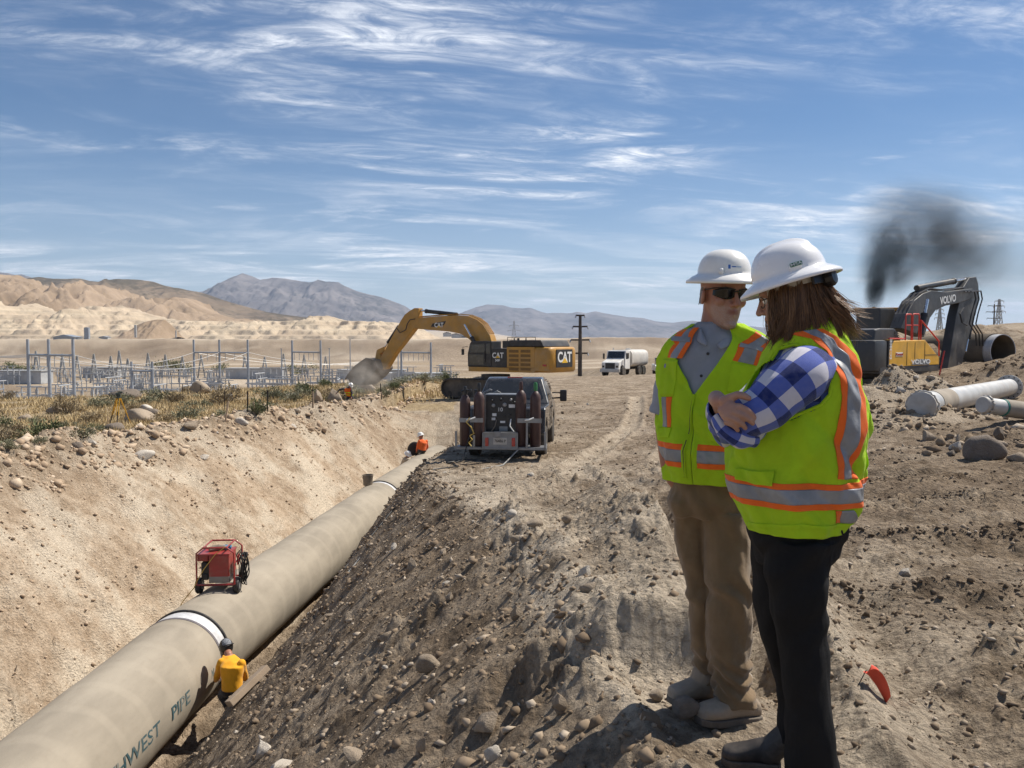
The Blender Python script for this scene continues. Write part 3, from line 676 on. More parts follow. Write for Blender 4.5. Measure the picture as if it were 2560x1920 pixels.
M_STONE = [rock_material('pale stone', (.42, .375, .32), (.62, .565, .49), (.33, .28, .23)), rock_material('tan stone', (.26, .205, .15), (.42, .345, .265), (.18, .14, .10)), rock_material('grey-brown stone', (.14, .115, .095), (.26, .215, .175), (.34, .29, .24))]
ROCKS = []
for k in range(6):
    V, F = rock_shape(300 + k, 3, 16 if k not in (0, 2) else 6, .10 if k % 2 else .06)
    ROCKS.append([])
    for mi in range(3):
        me = bpy.data.meshes.new('rock'); me.from_pydata(V.tolist(), [], F.tolist()); me.update(); me.materials.append(M_STONE[mi])
        if k in (0, 2): me.shade_smooth()
        else: me.shade_smooth(); me.set_sharp_from_angle(angle=R(22))
        ROCKS[-1].append(me)
def rock(name, pos, size, shape, tone, label, group=None, sink=.32, rz=None, tilt=.25, rnd=random.Random(3)):
    o = bpy.data.objects.new(name, ROCKS[shape][tone]); COL.objects.link(o)
    o.scale = size; o.rotation_euler = (rnd.uniform(-tilt, tilt), rnd.uniform(-tilt, tilt), rnd.uniform(0, 6.28) if rz is None else rz)
    o.location = (pos[0], pos[1], pos[2] + size[2] * (1 - 2 * sink))
    return tag(o, label, 'rock', group)
# boulders one can point to: pixel of the foot, width and height in photograph pixels
BOULDERS = [
    (2461, 1160, 96, 64, 0, 2, 'large dark rounded boulder at the edge of the graded road'),
    (2540, 1160, 40, 28, 2, 1, 'smaller rounded boulder right beside the large dark one'),
    (2390, 1130, 36, 24, 4, 0, 'pale squarish stone in front of the capped white pipes'),
    (2320, 1105, 44, 30, 1, 1, 'long slanting slab of stone below the capped white pipe'),
    (2378, 1148, 32, 22, 3, 2, 'low brown stone on the dirt bank near the large dark boulder'),
    (2250, 985, 34, 20, 1, 0, 'flat pale stone on the side of the dirt pile'),
    (2290, 955, 24, 14, 3, 0, 'pale stone near the top of the dirt pile'),
    (2498, 1105, 36, 34, 5, 2, 'upright brown stone behind the large dark boulder'),
    (1752, 1768, 76, 62, 0, 2, 'round grey stone between the boots of the man in tan trousers'),
    (1640, 1752, 34, 28, 2, 1, 'fist-sized tan stone left of the dark work boot'),
    (660, 1895, 66, 44, 1, 0, 'white blocky stone low on the near trench bank'),
    (1372, 1695, 50, 44, 3, 1, 'tan wedge of rock sticking out of the bank crest'),
    (1402, 1780, 60, 48, 5, 1, 'tan angular rock just under the bank crest'),
    (1232, 1905, 44, 40, 2, 0, 'white lump of rock near the foot of the picture bank'),
    (1054, 1884, 38, 40, 4, 1, 'upright tan rock on the near trench bank'),
    (1036, 1632, 30, 28, 5, 1, 'small upright tan rock on the bank below the joint'),
    (1070, 1680, 62, 40, 0, 1, 'long tan rounded rock half buried in the bank'),
    (967, 1612, 36, 32, 2, 1, 'smooth tan cobble on the bank'),
    (1030, 1440, 48, 48, 1, 1, 'tall flat tan slab leaning on the bank'),
    (1108, 1395, 32, 22, 3, 1, 'dull tan rock on the upper bank'),
    (1463, 1446, 40, 32, 4, 0, 'pale rounded stone in the trough between two dirt ridges'),
    (1474, 1486, 50, 30, 2, 1, 'tan rounded stone below the pale one in the trough'),
    (1296, 1560, 54, 46, 5, 1, 'blocky tan rock on the bank crest'),
    (1418, 1310, 28, 22, 2, 1, 'smooth brown cobble on the dirt ridge'),
    (1175, 1448, 30, 24, 0, 1, 'round tan cobble on the upper bank'),
    (1326, 1195, 17, 13, 2, 0, 'small white stone lying on the road behind the pickup'),
    (1358, 1205, 20, 13, 0, 1, 'small smooth tan cobble on the road behind the pickup'),
    (836, 1014, 58, 44, 1, 1, 'big pale broken boulder beside the orange-vested worker'),
    (796, 1010, 32, 36, 5, 1, 'upright tan boulder left of the big broken one'),
    (917, 982, 44, 24, 0, 1, 'rounded tan boulder in front of the excavator bucket'),
    (727, 996, 46, 15, 3, 0, 'flat pale slab of rock among the sagebrush'),
    (500, 988, 46, 32, 0, 1, 'rounded boulder behind the T-post fence'),
    (313, 1000, 72, 26, 2, 2, 'long dark boulder behind the survey tripod'),
    (364, 1030, 34, 17, 0, 0, 'smooth pale boulder next to a dark one by the tripod'),
    (381, 1042, 36, 20, 2, 2, 'dark boulder next to the smooth pale one by the tripod'),
    (350, 1062, 76, 36, 0, 1, 'broad tan boulder on the berm right of the tripod'),
    (285, 1085, 50, 26, 2, 2, 'dark rounded boulder on the berm at the tripod feet'),
    (145, 1035, 54, 16, 0, 1, 'long low boulder in the dry grass before the steel poles'),
    (62, 1056, 32, 18, 2, 1, 'brown boulder in the dry grass beside the big shrub'),
    (228, 1122, 40, 24, 1, 0, 'pale angular boulder on the berm crest'),
    (192, 1132, 34, 24, 2, 2, 'dark round boulder below the pale one on the berm'),
    (478, 1078, 60, 26, 3, 1, 'wide tan rock on the berm crest above the trench'),
    (602, 1066, 34, 20, 0, 0, 'smooth pale rock on the berm by the leaning stake'),
    (575, 1006, 26, 24, 4, 0, 'upright pale rock behind the T-posts'),
    (726, 1000, 40, 12, 1, 0, 'thin pale slab lying below the T-posts'),
]
rb = random.Random(11)
for (px, py, w, h, sh, tone, lab) in BOULDERS:
    if px == 1752: continue
    p = hit(px, py - h * .12); s = p.y / FPX
    rock('boulder' if w * s > .5 else 'rock', p, (w * s * .56, w * s * .5 * rb.uniform(.75, 1.0), h * s * .66), sh, tone, lab, None, .22, rb.uniform(-.5, .5), .12)
rock('rock', P(1716, 1792, 3.25), (.060, .055, .050), 0, 2, BOULDERS[8][6], None, .12, .4, .1)
# loose stones one could pick up: about 240 largest as objects, by zone
ZONES = [('bank', 120, 'loose stone on the near trench bank', 'loose stones on the near trench bank'),
         ('road', 36, 'loose stone lying on the bare dirt road', 'loose stones on the dirt road'),
         ('berm', 80, 'rough stone on the rubble berm across the trench', 'stones on the rubble berm'),
         ('pile', 40, 'stone on the dirt pile below the dark excavator', 'stones on the dirt pile')]
def zone_points(zone, n, rng):
    u = rng.random(n); w = rng.random(n)
    if zone == 'bank':
        y = 2.6 * (34 / 2.6) ** u; cx = pipe_x(y) + .9; cr = smooth_interp(y, CREST_R); x = cx + (cr + .15 - cx) * w ** .8
    elif zone == 'road':
        y = 3.0 * (40 / 3.0) ** u; cr = smooth_interp(y, CREST_R); x = cr + .1 + (y * .62 + .6 - cr) * w
    elif zone == 'berm':
        y = 12 * (62 / 12) ** u; x = smooth_interp(y, CREST_L) + .9 - 3.0 * w
    elif zone == 'wall':
        y = 8 * (42 / 8) ** u; cl = smooth_interp(y, CREST_L); x = pipe_x(y) - 1.0 + (cl - pipe_x(y) + 1.0) * w ** .6
    elif zone == 'pile':
        k = rng.integers(0, 8, n); q = np.array([PILES[i] for i in k]); a = rng.random(n) * 6.28; r = np.sqrt(rng.random(n)) * 1.05
        x = q[:, 0] + q[:, 2] * r * np.cos(a); y = q[:, 1] + q[:, 3] * r * np.sin(a)
    elif zone == 'rut':
        k = rng.integers(0, len(RUTS), n); x = np.zeros(n); y = np.zeros(n)
        for i in range(n):
            r = (RUTS + [RIDGE2])[k[i]]; j = int(rng.integers(0, len(r) - 1)); f = rng.random(); a, b = r[j], r[j + 1]; L = math.hypot(b[0] - a[0], b[1] - a[1]); q = rng.normal(.12, .14) * (1 if rng.random() < .6 else -1); x[i] = a[0] + (b[0] - a[0]) * f - (b[1] - a[1]) / L * q; y[i] = a[1] + (b[1] - a[1]) * f + (b[0] - a[0]) / L * q
    return x, y
for zone, n, lab, grp in ZONES:
    x, y = zone_points(zone, n, RNG); z = H(x, y, True)
    for i in range(n):
        s = {'bank': .021, 'road': .013, 'berm': .062, 'pile': .065}[zone] * (1 + 3.0 * RNG.random() ** 4) * (1 + .035 * y[i] if zone in ('bank', 'road') else 1)
        rock('stone', (x[i], y[i], z[i]), (s * RNG.uniform(.9, 1.4), s * RNG.uniform(.7, 1.1), s * RNG.uniform(.6, .95)), int(RNG.choice([1, 3, 4, 5, 1, 3, 4, 5, 0, 2])), int(RNG.choice([0, 1, 1, 1, 2] if zone == 'pile' else [0, 0, 1, 1, 1])), lab, grp, .36, None, .6)
# all smaller rubble: real chips of stone, too many to count
def rubble(name, specs, m):
    Vs, Fs, base = [], [], 0; protos = [rock_shape(900 + k, 1 if k < 3 else 1, 4, .18) for k in range(6)]
    ic = [rock_shape(950 + k, 1, 3, .2) for k in range(4)]
    V0, F0 = ico(1); bm = bmesh.new(); bmesh.ops.create_icosphere(bm, subdivisions=1, radius=1); bm.free()
    I12 = np.array([[0, 0, 1], [.89, 0, .3], [.28, .85, .35], [-.72, .53, .3], [-.72, -.53, .35], [.28, -.85, .3], [.5, .4, -.6], [-.6, 0, -.6], [.4, -.6, -.6]])
    F12 = np.array([[0, 1, 2], [0, 2, 3], [0, 3, 4], [0, 4, 5], [0, 5, 1], [1, 6, 2], [2, 6, 3], [3, 6, 7], [3, 7, 4], [4, 7, 8], [4, 8, 5], [5, 8, 1], [1, 8, 6], [6, 8, 7]])
    for zone, n, s0, grow, yg in specs:
        x, y = zone_points(zone, n, RNG); keep = fbm(x * .8, y * .8, 333, 3) + RNG.uniform(-.5, .55, n) > 0; x, y = x[keep], y[keep]; n = len(x)
        z = H(x, y, True); s = s0 * (1 + grow * RNG.random(n) ** 5) * (1 + yg * y)
        if n == 0: continue
        sc = np.stack([s * RNG.uniform(.7, 1.4, n), s * RNG.uniform(.7, 1.3, n), s * RNG.uniform(.5, 1.0, n)], -1)
        a = RNG.random(n) * 6.28; b = RNG.normal(0, .5, n); ca, sa, cb, sb = np.cos(a), np.sin(a), np.cos(b), np.sin(b)
        Rm = np.zeros((n, 3, 3)); Rm[:, 0, 0] = ca; Rm[:, 0, 1] = -sa * cb; Rm[:, 0, 2] = sa * sb; Rm[:, 1, 0] = sa; Rm[:, 1, 1] = ca * cb; Rm[:, 1, 2] = -ca * sb; Rm[:, 2, 1] = sb; Rm[:, 2, 2] = cb
        jit = RNG.uniform(.5, 1.35, (n, len(I12), 1))
        V = np.einsum('nij,nkj->nki', Rm, I12[None] * jit * sc[:, None, :]) + np.stack([x, y, z + sc[:, 2] * .02], -1)[:, None, :]
        F = F12[None] + (np.arange(n) * len(I12))[:, None, None] + base
        Vs.append(V.reshape(-1, 3)); Fs.append(F.reshape(-1, 3)); base += n * len(I12)
    o = np_mesh(name, np.concatenate(Vs), np.concatenate(Fs), m); o['kind'] = 'stuff'; return o
def rubble_material(name, ramp):
    t = NT(name); g = t.n('ShaderNodeNewGeometry')
    r = g.outputs['Random Per Island']
    cr = t.n('ShaderNodeValToRGB'); t.l(r, cr.inputs[0]); e = cr.color_ramp.elements
    e[0].position = 0; e[0].color = (*ramp[0], 1); e[1].position = 1; e[1].color = (*ramp[-1], 1)
    for k, c in enumerate(ramp[1:-1]): q = e.new((.4, .72, .9)[k]); q.color = (*c, 1)
    t.set(Base_Color=t.mix(t.noise(30, 3), cr.outputs[0], ramp[1]), Roughness=.95); t.b.inputs['Specular IOR Level'].default_value = .1
    return t.m
M_RUBBLE = rubble_material('brown bank rubble', ((.12, .086, .058), (.20, .15, .105), (.32, .25, .18), (.48, .40, .31), (.68, .60, .50)))
M_RUBBLE2 = rubble_material('cream wall rubble', ((.30, .215, .145), (.42, .315, .22), (.52, .40, .29), (.60, .49, .37), (.70, .60, .48)))
rubble('bank_rubble', [('bank', 15000, .0050, 4, .10), ('bank', 6500, .010, 3.0, .06)], M_RUBBLE)
rubble('road_rubble', [('road', 22000, .0033, 5, .085)], M_RUBBLE)
M_CLOD = rubble_material('dark moist clods', ((.09, .066, .045), (.14, .104, .072), (.20, .15, .105), (.27, .21, .15), (.34, .27, .20)))
rubble('rut_clods', [('rut', 16000, .0045, 4.5, .03)], M_CLOD)
rubble('berm_rubble', [('berm', 9000, .028, 4, .012), ('wall', 8000, .013, 3.2, .008)], M_RUBBLE2)
rubble('pile_rubble', [('pile', 7000, .028, 3.5, .006)], M_RUBBLE)

# ---------------------------------------------------------------- scrub and dry grass on the left plateau
def leaf_material(name, a, b):
    t = NT(name); g = t.n('ShaderNodeNewGeometry'); inf = t.n('ShaderNodeObjectInfo')
    c = t.mix(g.outputs['Random Per Island'], a, b); c = t.mix(t.math('MULTIPLY', inf.outputs['Random'], .5), c, tuple(q * .6 for q in a))
    t.set(Base_Color=c, Roughness=.85); t.b.inputs['Specular IOR Level'].default_value = .15
    return t.m
M_SAGE = [leaf_material('sagebrush leaves', (.17, .17, .105), (.34, .33, .225)), leaf_material('dry brush twigs', (.22, .175, .11), (.38, .30, .19)), leaf_material('green brush leaves', (.10, .115, .055), (.22, .235, .125))]
M_GRASS = leaf_material('dry grass blades', (.42, .31, .155), (.68, .54, .32))
M_TWIG = mat('brush stems', (.12, .095, .07), .9)
def brush_mesh(seed, n, m, stringy=.5):
    r = np.random.default_rng(seed); k = 16
    c = r.normal(size=(k, 3)) * [.42, .42, .22] + [0, 0, .52]; c[:, 2] = np.clip(c[:, 2], .2, .9)
    i = r.integers(0, k, n); p = c[i] + r.normal(size=(n, 3)) * [.16, .16, .13]; p[:, 2] = np.abs(p[:, 2])
    d = p - [0, 0, -.25]; d /= np.linalg.norm(d, axis=1)[:, None]; d = d + r.normal(size=(n, 3)) * .45; d /= np.linalg.norm(d, axis=1)[:, None]
    s = np.cross(d, r.normal(size=(n, 3))); s /= np.linalg.norm(s, axis=1)[:, None] + 1e-9
    L = r.uniform(.07, .16, n)[:, None]; W = r.uniform(.018, .045, n)[:, None]
    V = np.stack([p - s * W, p + s * W, p + d * L + s * W * .3, p + d * L - s * W * .3], 1).reshape(-1, 3); F = np.arange(n * 4).reshape(n, 4)
    me = bpy.data.meshes.new('foliage'); me.from_pydata(V.tolist(), [], F.tolist()); me.update(); me.materials.append(m)
    st = MB()
    for j in range(k): st.tube([(0, 0, -.05), tuple(c[j] * .5 + [0, 0, .05]), tuple(c[j])], [.03, .02, .008], 4)
    ms = bpy.data.meshes.new('stem'); ms.from_pydata([tuple(v) for v in st.v], [], st.f); ms.update(); ms.materials.append(M_TWIG)
    return me, ms
BRUSH = [brush_mesh(40 + k, 900, M_SAGE[k % 3]) for k in range(6)]
def shrub(x, y, w, h, k, label, group, rz=0.0):
    e = empty('shrub', (x, y, Hs(x, y) - .03), rz, label, 'shrub', group); e.scale = (w, w, h)
    for nm, me in zip(('foliage', 'stem'), BRUSH[k]):
        o = bpy.data.objects.new(nm, me); COL.objects.link(o); o.parent = e
    return e
SHRUB_LAB = {0: ('grey-green sagebrush bush in the dry grass', 'sagebrush on the plateau'), 1: ('leafless straw-brown brush in the dry grass', 'dry brush on the plateau'), 2: ('dark green low bush in the dry grass', 'green bushes on the plateau')}
for (px, py, w, h, k) in [(18, 1085, 46, 46, 2), (170, 1035, 60, 40, 1), (250, 1020, 60, 30, 0), (300, 1015, 60, 34, 3), (555, 1012, 70, 46, 1), (512, 1020, 44, 22, 0), (640, 1040, 50, 40, 5), (680, 1000, 60, 34, 0), (760, 990, 50, 36, 2), (740, 1005, 60, 36, 3), (790, 1005, 40, 26, 5),
                          (210, 1098, 60, 34, 0), (160, 1075, 44, 24, 3), (240, 1085, 50, 26, 5), (400, 1000, 60, 30, 3), (440, 1010, 50, 26, 4), (1010, 962, 60, 22, 3), (1060, 960, 60, 24, 0), (1110, 955, 50, 26, 5), (960, 990, 36, 26, 0), (985, 975, 36, 20, 2), (900, 990, 50, 22, 3), (330, 1030, 40, 22, 1), (20, 1125, 40, 24, 3), (100, 1110, 36, 18, 0)]:
    p = hit(px, py); s = p.y / FPX
    shrub(p.x, p.y, w * s * .62, h * s * 1.0, k, *SHRUB_LAB[k % 3], rz=rb.uniform(0, 6))
for i in range(46):
    y = RNG.uniform(24, 78); x = smooth_interp(np.array([y]), CREST_L)[0] - 3.4 - RNG.random() * (y * .62 - 6)
    if y > 46 and RNG.random() < .3: x = RNG.uniform(-14, -4)
    k = int(RNG.choice([0, 3, 0, 1, 2, 4])); w = RNG.uniform(.45, 1.0)
    shrub(x, y, w, w * RNG.uniform(.55, .95), k, *SHRUB_LAB[k % 3], rz=RNG.uniform(0, 6))
def grass():
    n = 52000; y = RNG.uniform(16, 92, n); cl = smooth_interp(y, CREST_L)
    x = cl - 1.7 - RNG.random(n) ** .8 * (y * .66 + 6 + cl); far = (y > 46) & (RNG.random(n) < .35); x = np.where(far, RNG.uniform(-26, -3.4, n), x)
    m = (fbm(x * .22, y * .22, 401, 3) > -.18); x, y = x[m], y[m]; n = len(x)
    z = H(x, y, True) - .02; h = RNG.uniform(.16, .42, n) * (1 + .3 * fbm(x * .3, y * .3, 402, 2)); a = RNG.random(n) * 3.14
    lean = RNG.normal(0, .10, (n, 2)); w = .010 + .0005 * y
    dx, dy = np.cos(a) * w, np.sin(a) * w
    b = np.stack([x, y, z], -1); d = np.stack([dx, dy, 0 * dx], -1); tip = b + np.stack([lean[:, 0], lean[:, 1], h], -1)
    off = np.stack([dy * 3, -dx * 3, 0 * dx], -1); tip2 = b + np.stack([-lean[:, 1] * 1.3, lean[:, 0], h * .8], -1)
    V = np.stack([b - d, b + d, tip, b - off * .3, b + off * .3, tip2], 1).reshape(-1, 3); F = np.arange(n * 6).reshape(-1, 3)
    o = np_mesh('dry_grass', V, F, M_GRASS); o['kind'] = 'stuff'
grass()

# ================================================================ switchyard, poles, towers, fences
M_STEELGREY = mat('galvanised steel', (.33, .36, .40), .5, .35, .08, scale=.6)
M_LATTICE = mat('grey lattice steel', (.42, .42, .41), .6, .3, scale=.3)
M_WHITE = mat('grey porcelain and aluminium', (.40, .41, .42), .45, .1, scale=.4)
M_WOOD = mat('weathered dark pole', (.060, .048, .040), .85, 0, .1, scale=1.5)
M_WIRE = mat('aluminium conductor', (.55, .55, .54), .45, .5)
def solve_ground(px, Y):
    x = P(px, 852, Y).x; return Vector((x, Y, Hs(x, Y)))
def h_frame(poles, top, beam, Y, label):
    g = [solve_ground(px, Y) for px in poles]; e = empty('switchyard_structure', g[0], 0, label, 'steel frame', 'tubular steel dead-end frames of the switchyard')
    zt = P(0, top, Y).z; zb = P(0, beam, Y).z
    for q in g:
        m = MB(); l = q - g[0]; m.tube([(l.x, l.y, l.z - .5), (l.x, l.y, zt - g[0].z)], [.40, .30], 14); m.build('pole', M_STEELGREY, e, angle=40)
    m = MB(); m.tube([(0, 0, zb - g[0].z), (g[-1].x - g[0].x, 0, zb - g[0].z - .15)], .26, 10); m.build('crossbeam', M_STEELGREY, e, angle=40)
    n = 6
    for i in range(n):
        x = (g[-1].x - g[0].x) * (i + .5) / n; m = MB(); m.tube([(x, 0, zb - g[0].z - .3), (x, 0, zb - g[0].z - 2.6)], .09, 6); m.build('insulator', M_WHITE, e)
    return e, g, zb
F1 = h_frame((69, 121, 182), 848, 887, 180, 'three-pole steel frame with the thickest grey poles, standing behind the tripod')
F2 = h_frame((484, 548, 619), 849, 881, 262, 'three-pole steel frame behind the T-post fence')
F3 = h_frame((730, 801), 851, 880, 262, 'two-pole steel frame behind the orange-vested worker')
F4 = h_frame((1003, 1077), 856, 881, 262, 'two-pole steel frame behind the excavator stick')
F5 = h_frame((327, 379), 904, 927, 215, 'short two-pole steel frame between the taller ones')
for px, top, Y, lab in ((875, 849, 262, 'slim single steel mast behind the dust cloud'), (823, 871, 262, 'short thin mast beside the two-pole frame'), (703, 872, 262, 'short thin mast left of the two-pole frame'), (995, 872, 240, 'pale white pole beside the steel frame behind the excavator')):
    g = solve_ground(px, Y); m = MB(); h = P(0, top, Y).z - g.z
    e = empty('mast', g, 0, lab, 'mast'); m.tube([(0, 0, -.5), (0, 0, h)], [.24, .12], 8); m.build('pole', M_WHITE if px == 995 else M_STEELGREY, e)
    m = MB(); m.box((0, 0, h), (.7, .3, .12)); m.build('cap', M_STEELGREY, e)
def lattice_bar(m, a, b, s, n, r=.05):
    """square lattice girder from a to b"""
    a, b = Vector(a), Vector(b); t = (b - a).normalized(); up = Vector((0, 0, 1)) if abs(t.z) < .9 else Vector((0, 1, 0)); x = t.cross(up).normalized() * s / 2; y = x.cross(t).normalized() * s / 2
    cs = [-x - y, x - y, x + y, -x + y]
    for c in cs: m.bar(a + c, b + c, r * 1.4)
    for i in range(n):
        p, q = a.lerp(b, i / n), a.lerp(b, (i + 1) / n)
        for k in range(4):
            c1, c2 = (cs[k], cs[(k + 1) % 4]) if i % 2 else (cs[(k + 1) % 4], cs[k]); m.bar(p + c1, q + c2, r)
def gantry(x0, y0, x1, y1, legs, Y, label, zt=886):
    """lattice beam with pointed A-frame legs; pixels of crop 5"""
    q0, q1 = c5((x0, y0))[0], c5((x1, y1))[0]; A = P(q0[0], q0[1], Y); B = P(q1[0], q1[1], Y + 12)
    gz = Hs(A.x, Y); e = empty('switchyard_gantry', (A.x, A.y, gz), 0, label, 'gantry', 'lattice gantries of the switchyard')
    o = Vector((A.x, A.y, gz)); m = MB(); lattice_bar(m, A - o, B - o, 1.5, 16, .13); m.build('lattice_beam', M_LATTICE, e)
    for lx in legs:
        t = (lx - x0) / (x1 - x0); b = A.lerp(B, t) - o; m = MB(); top = b + Vector((0, 0, 6.2))
        for sx in (-1.5, 1.5): lattice_bar(m, (b.x + sx, b.y, -.3), top, .34, 9, .10)
        for k in range(1, 6):
            zz_ = top.z * k / 6; w = 1.5 * (1 - k / 6); m.bar((b.x - w, b.y, zz_), (b.x + w, b.y, zz_), .10)
        m.build('a_frame_leg', M_LATTICE, e)
    n = int(abs(B.x - A.x) / 2.6)
    for i in range(n):
        p = A.lerp(B, (i + .5) / n) - o; m = MB(); m.tube([(p.x, p.y, p.z - .7), (p.x, p.y, p.z - 2.4)], .12, 5); m.build('insulator', M_WHITE, e)
gantry(225, 770, 540, 800, (250, 430, 535), 300, 'lattice gantry seen between the thick grey poles of the first frame')
gantry(635, 792, 890, 822, (650, 765, 885), 300, 'lattice gantry left of the short two-pole frame')
gantry(820, 760, 1330, 800, (825, 1020, 1140, 1260), 330, 'longest lattice gantry behind the short two-pole frame')
gantry(1330, 790, 1840, 800, (1390, 1690, 1830), 330, 'lattice gantry crossing behind the second three-pole frame')
gantry(1940, 780, 2300, 800, (1960, 2100, 2250), 330, 'lattice gantry behind the two-pole frame near the worker')
# rows of bus supports and breakers
bay = MB(); bus = MB()
INS = []
for x in (-2.2, 0, 2.2): bay.tube([(x, 0, -.4), (x, 0, 2.6)], .12, 6); ins = MB(); ins.tube([(x, 0, 2.6), (x, 0, 4.3)], [.22, .15], 6); INS.append(ins)
bay.box((0, 0, 2.6), (5.2, .25, .22)); bus.tube([(-3.6, 0, 4.4), (3.6, 0, 4.4)], .13, 6); bus.box((0, 0, 3.4), (.6, .5, 1.0))
BAY = [('stand', bay, M_STEELGREY)] + [('insulator', q, M_WHITE) for q in INS] + [('busbar', bus, M_WHITE)]
first = None
rs = random.Random(5)
for k in range(150):
    Y = rs.choice([182, 196, 214, 236, 262, 292, 326]); px = rs.uniform(-20, 960) if k < 128 else rs.uniform(940, 1160)
    g = solve_ground(px, Y); e = empty('bus_support', g, rs.uniform(-.15, .15) + (1.57 if rs.random() < .3 else 0), 'white busbar support in the crowded switchyard yard', 'switchgear', 'busbar supports of the switchyard')
    s = rs.uniform(.7, 1.35); e.scale = (1, 1, s)
    if first is None: first = [(nm, b.build(nm, mm, e)) for nm, b, mm in BAY]
    else:
        for nm, src in first: o = src.copy(); COL.objects.link(o); o.parent = e
for k, (px, Y, w, h) in enumerate([(60, 300, 16, 4.5), (640, 330, 22, 4), (260, 340, 14, 4), (930, 330, 26, 3.5), (1040, 300, 20, 3.4)]):
    g = solve_ground(px, Y); e = empty('control_building', g, 0, ['long white control building at the left edge of the yard', 'white flat-roofed building behind the second frame', 'small white building behind the lattice gantries', 'long low white building behind the dust', 'low white shed behind the excavator stick'][k], 'building')
    m = MB(); m.box((0, 0, h / 2), (w, 8, h)); m.build('wall', M_WHITE, e); m = MB(); m.box((0, 0, h + .15), (w + .8, 8.8, .3)); m.build('roof', M_LATTICE, e)
    for i in range(3): m = MB(); m.box((w * (i - 1) * .28, -4.03, h * .45), (1.6, .1, 1.8)); m.build('door', M_STEELGREY, e)
# overhead conductors
def wire(a, b, sag, r, label):
    a, b = Vector(a), Vector(b); pts = [a.lerp(b, i / 14) - Vector((0, 0, sag * 4 * (i / 14) * (1 - i / 14))) for i in range(15)]
    m = MB(); m.tube([p - a for p in pts], r, 5); o = m.build('power_line', M_WIRE); o.location = a; tag(o, label, 'power line', 'overhead lines of the switchyard')
for i in range(3):
    a = F1[1][i] * 1; a.z = F1[2]; b = F2[1][i] * 1; b.z = F2[2]; wire(a, b, 3.2 + .5 * i, .07, 'pale sagging conductor between the three-pole frames')
    c = a + Vector((-60, 20, 1.0)); wire(a, c, 1.2, .07, 'pale conductor running off from the first three-pole frame')
    q = P(900 + 30 * i, 905, 330); wire(b, q, 2.2, .06, 'pale conductor running from the second three-pole frame to the gantry')
def tower(px, top, base, Y, label, arms, w=.17):
    """lattice transmission tower"""
    b = P(px, base, Y); h = P(px, top, Y).z - b.z; g = Hs(b.x, Y); e = empty('lattice_tower', (b.x, Y, b.z), 0, label, 'transmission tower', 'lattice towers on the horizon')
    m = MB(); W = h * w; r = max(.10, h * .006)
    def cor(f): k = W * (1 - f) ** 1.25 / 2 + h * .018; return [Vector((sx * k, sy * k, f * h)) for sx, sy in ((-1, -1), (1, -1), (1, 1), (-1, 1))]
    fs = [0, .16, .31, .44, .56, .66, .75, .83, .90, .96, 1.0]
    for f0, f1 in zip(fs[:-1], fs[1:]):
        a, c = cor(f0), cor(f1)
        for k in range(4): m.bar(a[k], c[k], r * 1.6); m.bar(a[k], c[(k + 1) % 4], r); m.bar(a[(k + 1) % 4], c[k], r); m.bar(c[k], c[(k + 1) % 4], r)
    m.build('lattice_body', M_LATTICE, e)
    for f, L in arms:
        m = MB(); z = f * h; k = h * .03
        for s in (-1, 1):
            for dy in (-k, k): m.bar((s * k, dy, z), (s * L * h, 0, z + .01 * h), r); m.bar((s * k, dy, z + .045 * h), (s * L * h, 0, z + .01 * h), r)
            m.tube([(s * L * h, 0, z + .01 * h), (s * L * h, 0, z - .05 * h)], r * .9, 4)
        m.build('crossarm', M_LATTICE, e)
tower(1285, 803, 862, 420, 'lattice transmission tower behind the yellow excavator', ((.60, .26), (.80, .20)), .22)
tower(2348, 770, 845, 260, 'faint lattice tower seen through the dark excavator boom', ((.66, .17), (.80, .15), (.93, .12)))
tower(2496, 748, 830, 300, 'lattice tower standing behind the wooden pole on the right', ((.62, .20), (.78, .17), (.93, .14)))
def utility_pole(px, top, base, Y, label, arms, r):
    b = P(px, base, Y); h = P(px, top, Y).z - b.z; e = empty('utility_pole', b, 0, label, 'utility pole')
    m = MB(); m.tube([(0, 0, -1), (0, 0, h * .5), (0, 0, h)], [r, r * .82, r * .6], 12); m.build('pole', M_WOOD, e, angle=40)
    for f, L, up in arms:
        m = MB(); z = f * h
        m.bar((-L, 0, z + up), (0, 0, z), r * .7); m.bar((0, 0, z), (L, 0, z + up), r * .7); m.build('crossarm', M_WOOD, e)
        for s in (-1, 1):
            m = MB(); m.tube([(s * L, 0, z + up), (s * L * 1.1, -.1, z + up - h * .045)], r * .3, 6); m.build('insulator', M_STEELGREY, e)
utility_pole(1450, 788, 924, 120, 'tall dark utility pole with four crossarms between the excavator and the white truck', ((.995, .62, .02), (.79, 1.05, .02), (.545, 1.35, .02), (.30, 1.1, .02)), .33)
utility_pole(2484, 760, 832, 130, 'thin wooden pole with three crossarms on the right-hand hill', ((.93, 1.0, .05), (.72, 1.25, .05), (.50, 1.1, .05)), .13)
for i in range(4):
    b = P(1450, 788 + 136 * (.21 + .22 * i), 120)
